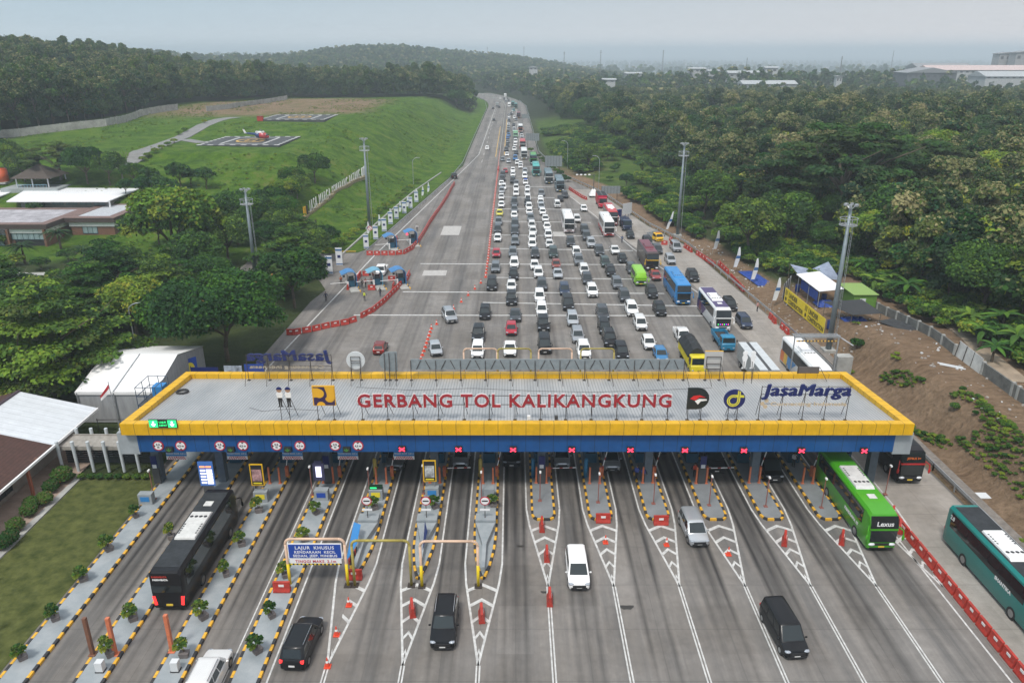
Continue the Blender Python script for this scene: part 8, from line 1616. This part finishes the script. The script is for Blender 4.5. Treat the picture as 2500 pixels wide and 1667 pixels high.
# house with brown tiles and white sheets
tile_m = bpy.data.materials.new('brown_tiles'); tile_m.use_nodes = True; t = tile_m.node_tree; b = t.nodes['Principled BSDF']; N = t.nodes.new; geo = N('ShaderNodeNewGeometry'); px = N('ShaderNodeSeparateXYZ'); t.links.new(geo.outputs['Position'], px.inputs[0]); n1 = noise(2.5, 6, .7)
c = crmp(n1, [(.3, (.045, .020, .015)), (.7, (.085, .038, .028))]); row = mth('GREATER_THAN', mth('FRACT', mth('DIVIDE', px.outputs[0], .36)), .84); c = mixc(mth('MULTIPLY', row, .6), c, (.02, .01, .008)); rw2 = mth('GREATER_THAN', mth('FRACT', mth('DIVIDE', px.outputs[1], .30)), .9); c = mixc(mth('MULTIPLY', rw2, .35), c, (.02, .01, .008)); n2 = noise(.45, 3, .5); c = mixc(mth('MULTIPLY', mth('MULTIPLY_ADD', n2, 8, -5.3, clamp=True), .7), c, (.33, .17, .11)); t.links.new(c, b.inputs['Base Color']); b.inputs['Roughness'].default_value = .85
hs = empty('brown_roofed_house', (0, 0, 0), 0, 'house with brown tiled roof partly covered by white sheets at the left edge', 'building')
ZE, ZR, XE, XR = 3.2, 5.2, -46.0, -54.2
def slope_piece(name, y0, y1, mt, dz, x0=XE, x1=XR):
    zz = lambda x: ZE + (ZR - ZE) * (x - XE) / (XR - XE) + dz; m = MB(); T = [(x0, y0, zz(x0)), (x0, y1, zz(x0)), (x1, y1, zz(x1)), (x1, y0, zz(x1))]; m.add(T + [(p[0], p[1], p[2] - .15) for p in T], [(0, 1, 2, 3), (7, 6, 5, 4), (4, 5, 1, 0), (5, 6, 2, 1), (6, 7, 3, 2), (7, 4, 0, 3)]); return m.build(name, mt, hs)
sheet_m = seam_mat('white_roof_sheets', (.62, .65, .68), 1, .95, .5, (.30, .32, .34), .08, .02, .15)
slope_piece('tiled_roof', 38, 67.3, tile_m, 0); slope_piece('sheet_roof', 67.32, 75.8, sheet_m, .05); m = MB(); T = [(XR, 38, ZR), (XR, 75.8, ZR), (XR - 7, 75.8, 3.6), (XR - 7, 38, 3.6)]; m.add(T, [(0, 1, 2, 3)]); m.build('tiled_roof', tile_m, hs)
m = MB(); m.b2(XE - .02, XE + .16, 38, 75.9, ZE - .22, ZE + .02); m.build('gutter', white_m, hs); m = MB(); m.b2(XR - .2, XR + .2, 38, 75.9, ZR + .02, ZR + .14); m.build('ridge', mat('ridge_dark', (.05, .03, .04), .7), hs)
m = MB(); m.b2(-60.5, -48.3, 39, 75.0, -.1, 3.1); m.build('wall', mat('house_wall', (.30, .26, .22), .85, var=.15), hs)
for k in range(5): y0 = 46 + k * 3.6; m = MB(); m.b2(-48.28, -48.22, y0, y0 + 2.9, .5, 2.5); w_ = m.build('window', glassg_m, hs); m = MB(); [m.b2(-48.21, -48.17, y0 + j * .95 - .05, y0 + j * .95 + .05, .5, 2.5) for j in range(4)]; m.b2(-48.21, -48.17, y0, y0 + 2.9, 1.75, 1.83); m.build('frame', ink_m, w_)
tc_m = mat('terracotta_post', (.33, .10, .05), .7)
for y in (48, 55.5, 63, 70): m = MB(); m.b2(-46.35, -46.1, y, y + .25, .05, 3.1); m.build('post', tc_m, hs)
pg = empty('pergola', (0, 0, 0), 0, 'pergola of pale round posts with concrete beams between house and toll gate', 'pergola'); pm_ = mat('pale_grey_paint', (.50, .54, .56), .6, var=.08)
for k in range(6):
    x = -45.8 + 1.56 * k; m = MB(); m.tube((x, 67.6, 0), (x - .05, 67.6, 3.45), .15, .17, 12); m.build('post', pm_, pg, False); m = MB(); m.tube((x + .3, 70.6, 0), (x + .3, 70.6, 3.4), .15, .17, 12); m.build('post', pm_, pg)
m = MB(); m.b2(-46.3, -36.4, 67.85, 68.0, 2.35, 2.75); m.b2(-46.3, -36.4, 70.35, 70.5, 2.55, 2.8); m.b2(-46.3, -36.4, 68.02, 70.33, 2.58, 2.7); m.build('beam', mat('weathered_concrete_beam', (.28, .26, .23), .85, var=.25), pg); m = MB(); [m.b2(-46.2, -36.5, 69.2, 69.3, .15 + k * .25, .32 + k * .25) for k in range(9)]; m.build('dark_louvre', mat('dark_slats', (.02, .022, .026), .6), pg)
wdp = empty('timber_pile', (-42.2, 73.6, 0), 0, 'pile of yellow brown planks between the tent and the roof corner', 'timber'); m = MB(); g = random.Random(2); [m.box((g.uniform(-1.6, 1.6), g.uniform(-.6, .6), .1 + .06 * k), (2.6, .2, .05), g.uniform(-.5, .5)) for k in range(12)]; m.build('planks', mat('raw_timber', (.42, .26, .10), .8, var=.25), wdp)
o = empty('scaffold_rail', (-46.5, 76.2, 0), 0, 'thin steel scaffold rail before the grey tent side', 'rail'); m = MB(); m.tube((0, 0, 0), (0, 0, 1.7), .04); m.tube((3.8, 0, 0), (3.8, 0, 1.7), .04); m.tube((-.1, 0, 1.55), (3.9, 0, 1.6), .04); m.build('pipes', rust_m, o)
o = empty('agave_plant', (-45.0, 61.5, .05), 0, 'pale green agave in a dark pot on the walkway', 'potted plant'); m = MB()
for k in range(16): a = k * .8; e = .5 + .5 * (k % 3) / 2; m.add([(math.cos(a + 1.57) * .07, math.sin(a + 1.57) * .07, .5), (-math.cos(a + 1.57) * .07, -math.sin(a + 1.57) * .07, .5), (math.cos(a) * 1.0 * e, math.sin(a) * 1.0 * e, .6 + .7 * (1.1 - e))], [(0, 1, 2)])
m.build('leaves', LG['yellow'], o); m = MB(); m.tube((0, 0, 0), (0, 0, .5), .25, .32, 10); m.build('pot', dark_m, o)
# ================================================================== camp and banner on the right bank
cy_m = mat('construction_yellow', (.76, .58, .03), .55, var=.08)
def cbanner(a, b_, z0, h, lab):
    a, b_ = Vector(a), Vector(b_); d_ = b_ - a; ang = math.atan2(d_.y, d_.x); l = d_.length; o = empty('construction_banner', (a.x, a.y, z0), ang, lab, 'banner'); m = MB(); m.b2(0, l, 0, .05, .1, h); m.build('sheet', cy_m, o)
    m = MB(); X_ = l * .22; m.add(*text_geo('UNDER', h * .44, .005, .02, align='LEFT'), 0, Matrix.Translation((X_, -.03, h * .55)) @ Matrix.Rotation(R(90), 4, 'X')); vs_, fs_ = text_geo('CONSTRUCTION', h * .40, .005, .02, align='LEFT'); wx = max(v_[0] for v_ in vs_); f = min(1, (l * .75) / wx); m.add([(v_[0] * f, v_[1], v_[2]) for v_ in vs_], fs_, 0, Matrix.Translation((X_, -.03, h * .15)) @ Matrix.Rotation(R(90), 4, 'X')); m.build('lettering', ink_m, o)
    m = MB(); [m.add([(.3 + k * .32, -.03, h * .55), (.42 + k * .32, -.03, h * .55), (.62 + k * .32, -.03, h * .9), (.5 + k * .32, -.03, h * .9)], [(0, 1, 2, 3)]) for k in range(3)]; m.add([(.75 + math.cos(t_) * .32, -.03, h * .3 + math.sin(t_) * .32) for t_ in np.linspace(0, 6.283, 13)[:-1]], [tuple(range(12))]); m.build('stripe_mark', ink_m, o); m = MB(); [m.tube((x, .1, -.5), (x, .1, h), .05) for x in (.1, l / 2, l - .1)]; m.build('frame', steel_m, o)
pA, pB, pC = Vector((46.1, 122.5, 0)), Vector((46.3, 114.2, 0)), Vector((46.5, 106.2, 0)); zc_ = max(hz(46.2, 121), hz(46.5, 108)) + .1
cbanner(pA, pB, zc_, 2.5, 'yellow UNDER CONSTRUCTION banner, the farther of two, on the right bank'); cbanner(pB + Vector((0, -.15, 0)), pC, zc_, 2.5, 'yellow UNDER CONSTRUCTION banner, the nearer of two, left of the tall mast')
zc0 = hz(50, 118)
o = empty('hoarding', (46.1, 123, zc_), R(60), 'grey white striped hoarding behind the yellow banners', 'hoarding'); m = MB(); [m.b2(k * .9, k * .9 + .86, 0, .05, .2, 3.0, 0 if k % 2 else 1) for k in range(6)]; m.build('panel', [paper_m, dark_m], o); m = MB(); m.tube((0, .1, 0), (0, .1, 3), .05); m.tube((5.3, .1, 0), (5.3, .1, 3), .05); m.build('post', steel_m, o)
sh = empty('camp_shelter', (0, 0, 0), 0, 'open camp shelter with pale sheet roof on posts behind the yellow banners', 'shelter'); T = [(48.0, 123.6, zc0 + 3.1), (48.7, 115, zc0 + 2.7), (53.0, 116, zc0 + 2.8), (52.4, 125, zc0 + 3.2)]; m = MB(); m.add(T + [(p[0], p[1], p[2] - .08) for p in T], [(0, 1, 2, 3), (7, 6, 5, 4), (4, 5, 1, 0), (5, 6, 2, 1), (6, 7, 3, 2), (7, 4, 0, 3)]); m.build('roof', wroof_m, sh); [MB().tube((x, y, hz(x, y) - .2), (x, y, zc0 + 2.72), .06).build('post', steel_m, sh) for x, y in ((48.3, 123), (48.6, 119), (48.9, 115.3), (52.7, 116.3), (52.2, 124.4))]; m = MB(); m.b2(48.7, 48.76, 115.5, 122.8, zc0 + .9, zc0 + 2.4); m.build('blue_side_sheet', mat('blue_tarpaulin', (.012, .05, .26), .55, var=.2), sh)
gh = empty('green_hut', (0, 0, 0), 0, 'small bright green hut right of the pale shelter roof', 'hut'); z_ = hz(55.5, 115); m = MB(); m.b2(53.6, 57.2, 113.4, 119.5, z_ - .3, z_ + 2.5); m.build('wall', mat('lime_green_wall', (.10, .22, .03), .6, var=.15), gh); m = MB(); m.b2(53.4, 57.4, 113.2, 119.7, z_ + 2.5, z_ + 2.6); m.build('roof', mat('light_green_roof', (.22, .34, .09), .6), gh); m = MB(); m.b2(54.6, 55.5, 113.36, 113.40, z_, z_ + 1.9); m.build('door', paper_m, gh)
bt_ = mat('blue_tarpaulin_sheet', (.015, .05, .25), .5, var=.3, scale=2); gt_ = mat('black_net', (.03, .032, .034), .8, var=.2); wt_ = mat('pale_plastic', (.55, .60, .62), .5)
def crumple(name, x, y, rx, ry, h, mt, lab, cat='tarpaulin', rz=0.0, seed=1, lift=0.0):
    g = random.Random(seed); n_ = 12; m = MB(); z = hz(x, y) + lift; co = [[(rx * (2 * i / n_ - 1), ry * (2 * j / n_ - 1), (h * max(0, 1 - max(abs(2 * i / n_ - 1), abs(2 * j / n_ - 1)) ** 3) * (.35 + .65 * g.random()) + .06)) for i in range(n_ + 1)] for j in range(n_ + 1)]; co = [p for r_ in co for p in r_]
    m.add(co, [(j * (n_ + 1) + i, j * (n_ + 1) + i + 1, (j + 1) * (n_ + 1) + i + 1, (j + 1) * (n_ + 1) + i) for j in range(n_) for i in range(n_)]); o = m.build(name, mt, loc=(x, y, z)); o.rotation_euler = (0, 0, rz); return tag(o, lab, cat)
p = on(1845, 680); crumple('tarpaulin', p.x, p.y, 1.6, 5, .5, bt_, 'long blue tarpaulin heap on the bank by the feather flags', rz=.1); p = on(2015, 745); crumple('tarpaulin', p.x, p.y, 1.6, 1.4, .9, bt_, 'blue sheet heap left of the tall mast, behind the banner', seed=2); p = on(2085, 781); crumple('tarpaulin', p.x, p.y, 1.8, 1.0, .5, bt_, 'small dark blue sheet lying under the black net roof', seed=3)
p = on(2160, 757); crumple('net_sheet', p.x, p.y, 1.3, 3.2, .35, gt_, 'black net lying on the dirt beside the wall, upper one', rz=.35, seed=4); p = on(2210, 800); crumple('net_sheet', p.x, p.y, 1.5, 3.6, .35, gt_, 'black net lying on the dirt beside the wall, lower one', rz=.4, seed=5); p = on(2105, 762); crumple('plastic_sheet', p.x, p.y, 1.4, .8, .4, wt_, 'white plastic sheets beside the black net roof', seed=6); p = on(2112, 735); crumple('tarpaulin', p.x, p.y, 1.3, 1.5, 1.1, mat('pale_blue_sheet', (.28, .40, .45), .5), 'pale blue covered heap by the dirt track', seed=7)
sh = empty('net_shelter', (0, 0, 0), 0, 'low black net roof on sticks in the camp right of the mast', 'shelter'); z_ = hz(52, 107) + 1.7; T = [(47.6, 110.5, z_), (49.6, 104.6, z_ - .15), (54.2, 104.9, z_), (53.6, 110.8, z_ + .25)]; m = MB(); m.add(T + [(p[0], p[1], p[2] - .04) for p in T], [(0, 1, 2, 3), (7, 6, 5, 4), (4, 5, 1, 0), (5, 6, 2, 1), (6, 7, 3, 2), (7, 4, 0, 3)]); m.build('roof', gt_, sh); [MB().tube((x, y, hz(x, y) - .2), (x, y, z_ - .1), .05).build('post', bark_m, sh) for x, y in ((47.8, 110.2), (49.7, 104.9), (54.0, 105.1), (53.4, 110.5))]
sh = empty('tarp_tent', (0, 0, 0), 0, 'sagging blue and white tarpaulin canopy behind the camp shelter', 'canopy'); z_ = hz(54, 128); m = MB(); V = [(49.5, 131, z_ + 3.0), (53, 130, z_ + 2.3), (56.5, 131.5, z_ + 3.3), (50, 125.5, z_ + 1.6), (53, 125.5, z_ + 1.9), (56.5, 125.5, z_ + 1.6)]; m.add(V, [(3, 4, 1, 0), (4, 5, 2, 1)]); m.build('sheet', mat('grey_blue_sheet', (.22, .26, .34), .6, var=.4, scale=.6), sh); m = MB(); [m.tube((v_[0], v_[1], hz(v_[0], v_[1]) - .2), v_, .05) for v_ in V]; m.build('post', bark_m, sh)
for k, ((px_, py_), lab) in enumerate((((1946, 712), 'blue barrel behind the farther yellow banner'), ((2024, 802), 'blue barrel at the foot of the tall mast'), ((2040, 675), 'blue barrel between shelter roof and green hut'), ((2010, 736), 'blue barrel by the blue sheet heap'))):
    p = on(px_, py_); o = empty('barrel', p, 0, lab, 'barrel'); m = MB(); m.tube((0, 0, 0), (0, 0, 1.2 if k != 2 else 2.0), .4 if k != 2 else .6, n=14); m.build('drum', bt_, o); m = MB(); m.tube((0, 0, 1.2 if k != 2 else 2.0), (0, 0, 1.26 if k != 2 else 2.06), .41 if k != 2 else .61, n=14); m.build('lid', navy_m, o)
sk_ = MB(); g = random.Random(12)
for k in range(420):
    y = g.uniform(96, 175); x = float(redge(y)) + 1.2 + abs(g.gauss(0, 3.2)) if k % 3 else g.uniform(50, 56); y = y if k % 3 else g.uniform(60, 118); s = g.uniform(.08, .3); sk_.box((x, y, hz(x, y) + s * .25), (s, s * g.uniform(.6, 1.4), s * .6), g.random() * 3, mat=g.choice((0, 0, 0, 1, 2)))
o = sk_.build('rubble', [mat('rubble_grey', (.33, .30, .27), .9, var=.3), paper_m, mat('rubble_brown', (.20, .14, .10), .9)]); o['kind'] = 'stuff'; o['label'] = 'scattered stones and litter on the bare bank'
p = on(2440, 1170)
for k, ((px_, py_), lab) in enumerate((((2405, 1212), 'white square cover plate lying on the ground right of the pale lane'), ((2325, 897), 'two pale planks lying on the dirt track bank'))): p = on(px_, py_); o = MB(); [o.box((0, j * .5, .06), (1.6 if k == 0 else .25, 1.0 if k == 0 else .2, .08) if k == 0 else (2.8, .22, .08), .0 if k == 0 else -.6) for j in range(1 if k == 0 else 2)]; o = o.build(('cover_plate', 'planks')[k], paper_m, loc=p); tag(o, lab, ('plate', 'planks')[k])
# gantry with striped bar over the pale lane, solar boards, lamp trailer
o = empty('height_gantry', (35.9, 90.0, 0), 0, 'grey steel gantry with black yellow striped bar over the orange liveried coach', 'gantry'); m = MB(); m.tube((0, 0, 0), (0, 0, 6.4), .09); m.tube((5.6, 0, 0), (5.6, 0, 6.4), .09); m.box((2.8, 0, 6.35), (5.8, .25, .3)); m.box((2.8, .9, 6.35), (5.8, .12, .12)); m.box((0, .45, 6.35), (.12, .9, .12)); m.box((5.6, .45, 6.35), (.12, .9, .12)); m.tube((5.6, .45, 6.3), (7.2, -.8, 5.4), .08); m.build('frame', steel_m, o); m = MB(); [m.box((.35 + k * .22, -.05, 5.75), (.22, .08, .16), mat=k % 2) for k in range(23)]; m.build('striped_bar', [liney_m, black_m], o); m = MB(); m.b2(7.0, 9.0, 2.3, 3.6, -.1, 2.6); m.build('concrete_base', conc_m, o)
def panel_board(px_, py_, w_, h, lab, z0=2.0, mt=None, rows=0):
    p = on(px_, py_); o = empty('roadside_board', p, 0, lab, 'board'); m = MB(); m.b2(-w_ / 2, w_ / 2, 0, .1, z0, z0 + h); m.build('panel', mt or gback, o); m = MB(); [m.tube((x, .15, -.2), (x, .15, z0 + h), .08) for x in (-w_ * .35, w_ * .35)]; [m.b2(-w_ / 2 + k * w_ / 6 - .03, -w_ / 2 + k * w_ / 6 + .03, -.03, -.005, z0, z0 + h) for k in range(7)]; m.build('frame', rust_m, o)
panel_board(1300, 362, 6.0, 3.2, 'large grey board seen from behind on the right meadow, far one', 3.2); panel_board(1351, 428, 6, 3.6, 'large grey board seen from behind at the hedge, near one', 3); panel_board(1490, 492, 5.4, 2.2, 'grey louvred board on the right verge beside the lamp trailer', 2.2); panel_board(1283, 300, 4.5, 2.6, 'small grey board seen from behind, farthest up the right verge', 2.5)
p = on(*r3(760, 640)); o = empty('roadside_board', p, .7, 'white board leaning on a dark frame beside the dark blue truck', 'board'); m = MB(); m.b2(-1.7, 1.7, 0, .1, .8, 3.6); m.build('panel', [paper_m], o); m = MB(); [m.tube((x, .15, -.2), (x, .15, 3.6), .06) for x in (-1.6, -.5, .6, 1.6)]; m.b2(-3.4, -1.9, .2, .9, .2, 2.2); m.build('frame', navy_m, o)
p = at(*r6(905, 255)); o = empty('lamp_trailer', (p.x + 1.2, p.y, 0), 0, 'white lighting trailer with a mast of lamps on the right verge', 'lighting trailer'); m = MB(); m.loft([[(-1.3, -1.3, .5), (1.3, -1.3, .5), (1.3, 1.3, .5), (-1.3, 1.3, .5)], [(-.5, -.5, 2.3), (.5, -.5, 2.3), (.5, .5, 2.3), (-.5, .5, 2.3)]]); m.build('body', white_m, o, bevel=.1); m = MB(); m.tube((0, 0, 2.2), (0, 0, 6.6), .1); m.b2(-5.2, .2, -.05, .05, 6.5, 6.6); m.build('mast', dark_m, o); m = MB(); [m.ell((-5 + k * 1.2, 0, 6.5), (.4, .3, .22), 8, 5) for k in range(4)]; m.build('lamps', white_m, o); m = MB(); m.tube((-1.0, -.2, .35), (-1.0, .2, .35), .35); m.tube((1.0, -.2, .35), (1.0, .2, .35), .35); m.build('wheels', rubber_m, o)
# ================================================================== far buildings and towers
fw_m = mat('far_white_wall', (.42, .43, .43), .8); farw_m = mat('far_pale_roof', (.36, .38, .39), .7); fr_m = mat('far_pink_roof', (.50, .40, .38), .8); fg_m = mat('far_grey_steel', (.22, .23, .24), .7)
def far_house(px_, py_, w_, d_, h, lab, rc=None, wc=None, zb=-14.0, gable=True, dist=None):
    r_ = ray(px_, py_); y = dist or 900; tq = y / r_.y; x = r_.x * tq; z = CAMZ + r_.z * tq; o = empty('far_building', (x, y, z), 0, lab, 'building'); m = MB(); m.b2(-w_ / 2, w_ / 2, -d_ / 2, d_ / 2, -30, h); m.build('wall', wc or fw_m, o); m = MB()
    if gable: m.loft([[(-w_ / 2 - 1, y_, h), (w_ / 2 + 1, y_, h), (w_ / 2 + 1, y_, h + .2), (0, y_, h + w_ * .1), (-w_ / 2 - 1, y_, h + .2)] for y_ in (-d_ / 2 - 1, d_ / 2 + 1)])
    else: m.loft([[(x_, -d_ / 2 - 1, h), (x_, d_ / 2 + 1, h), (x_, d_ / 2 + 1, h + .3), (x_, 0, h + d_ * .16), (x_, -d_ / 2 - 1, h + .3)] for x_ in (-w_ / 2 - 1, w_ / 2 + 1)])
    m.build('roof', rc if rc not in (white_m, wroof_m, None) else farw_m, o); n_ = max(2, int(w_ / 6)); m = MB(); [m.b2(-w_ / 2 + (k + .25) * w_ / n_, -w_ / 2 + (k + .7) * w_ / n_, -d_ / 2 - .06, -d_ / 2 - .01, h * .35, h * .7) for k in range(n_)]; m.build('window', dark_m, o)
for px_, py_, w_, d_, h, lab, rc, wc, gb_, ds in ((1700, 178, 18, 10, 4, 'small white house on the far plain, left of the long white shed', white_m, fw_m, False, 900), (1742, 181, 14, 9, 3, 'low white house just left of the long white shed', white_m, fw_m, False, 880), (1813, 190, 34, 16, 4.5, 'long white shed among the far trees', white_m, fw_m, False, 850), (1872, 208, 50, 20, 1.0, 'pale flat warehouse roof just above the right wood', wroof_m, fw_m, False, 760), (1880, 178, 14, 10, 5, 'tiny white house right of the long white shed', white_m, fw_m, False, 900), (1302, 172, 9, 8, 3, 'tiny white hut in the far green fields', white_m, fw_m, True, 900), (1545, 187, 18, 10, 3, 'white roof in the middle of the far fields', white_m, fw_m, False, 900), (1486, 202, 12, 9, 2.5, 'small white roof at the edge of the mixed wood', white_m, fw_m, False, 780),
        (2255, 195, 50, 30, 7, 'dark open frame factory hall on the far right', fg_m, mat('far_dark_wall', (.10, .11, .12), .8), True, 830), (2290, 175, 60, 30, 4, 'dark roofed factory hall behind the open frame hall', fg_m, fw_m, False, 900), (2390, 180, 120, 30, 3.5, 'long factory hall with pinkish white roofs on the far right', fr_m, fw_m, False, 850), (2460, 192, 60, 30, 2, 'big white factory roof at the right frame edge', wroof_m, fw_m, False, 780), (2450, 152, 20, 14, 9, 'tall grey gabled silo hall left of the other at the far right', fg_m, mat('far_silo_wall', (.33, .33, .33), .8), True, 950), (2492, 152, 22, 14, 10, 'tall grey gabled silo hall at the far right frame edge', fg_m, mat('far_silo_wall_b', (.31, .31, .31), .8), True, 930), (2045, 204, 5, 5, 6, 'small white tower above the right wood', white_m, fw_m, True, 720)):
    far_house(px_, py_, w_, d_, h, lab, rc, wc, gable=gb_, dist=ds)
def pylon(px_, py_, h, ds, lab):
    r_ = ray(px_, py_); tq = ds / r_.y; o = empty('lattice_tower', (r_.x * tq, ds, CAMZ + r_.z * tq), 0, lab, 'tower'); m = MB(); wb = h * .035; n_ = 8
    lv = [[(s * wb * (1 - .8 * k / n_), u * wb * (1 - .8 * k / n_), h * k / n_) for s, u in ((-1, -1), (1, -1), (1, 1), (-1, 1))] for k in range(n_ + 1)]; lv.insert(0, [(s * wb * 1.2, u * wb * 1.2, -30) for s, u in ((-1, -1), (1, -1), (1, 1), (-1, 1))])
    for a, b_ in zip(lv, lv[1:]):
        for k in range(4): m.tube(a[k], b_[k], .14, n=4); m.tube(a[k], b_[(k + 1) % 4], .07, n=4)
    m.build('lattice', fg_m, o); m = MB(); [m.box((0, 0, h * f), (h * .16, .3, .3)) for f in (.8, .92)]; m.build('cross_arm', fg_m, o)
for k, (px_, py_, h, ds) in enumerate(((1190, 140, 18, 1500), (1279, 142, 20, 1500), (1377, 158, 15, 1000), (1466, 155, 16, 1050), (1618, 152, 14, 1000), (1822, 166, 13, 1100), (2052, 170, 14, 900), (2180, 140, 14, 1800))): pylon(px_, py_, h, ds, f'thin lattice tower on the horizon, {nth[k]} from the left')
# pale roofs scattered over the hazy plain
m = MB(); g = random.Random(33)
for k in range(420):
    y = g.uniform(1900, 6500); x = g.uniform(-.05 * y, .8 * y); w_ = g.uniform(20, 130); m.box((x, y, hz(x, y) + 4), (w_, g.uniform(15, 50), 8), 0, mat=g.choice((0, 0, 1)))
o = m.build('distant_town', [fw_m, fr_m]); o['kind'] = 'stuff'; o['label'] = 'pale roofs of the distant town on the hazy plain'
P = scatter(9000, -1500, 6000, 1900, 6000, lambda x, y: infr(x, y) and noise2(x, y, 130) > -.1, 22); wood('plain_trees', P, FC, 1.2, 2.4, 'tree belts on the hazy plain')
# ================================================================== haze
m = MB(); m.b2(-8800, 9300, -55, 15500, float(Z.min()) - 8, 100); hzm = bpy.data.materials.new('haze'); hzm.use_nodes = True; t = hzm.node_tree; t.nodes.clear(); oo = t.nodes.new('ShaderNodeOutputMaterial'); pv = t.nodes.new('ShaderNodeVolumePrincipled'); pv.inputs['Color'].default_value = (.80, .90, .97, 1); pv.inputs['Density'].default_value = .00034; pv.inputs['Anisotropy'].default_value = .2; t.links.new(pv.outputs[0], oo.inputs['Volume'])
hz_o = m.build('haze', hzm); hz_o['kind'] = 'stuff'; hz_o['label'] = 'pale blue haze over the plain and hills'
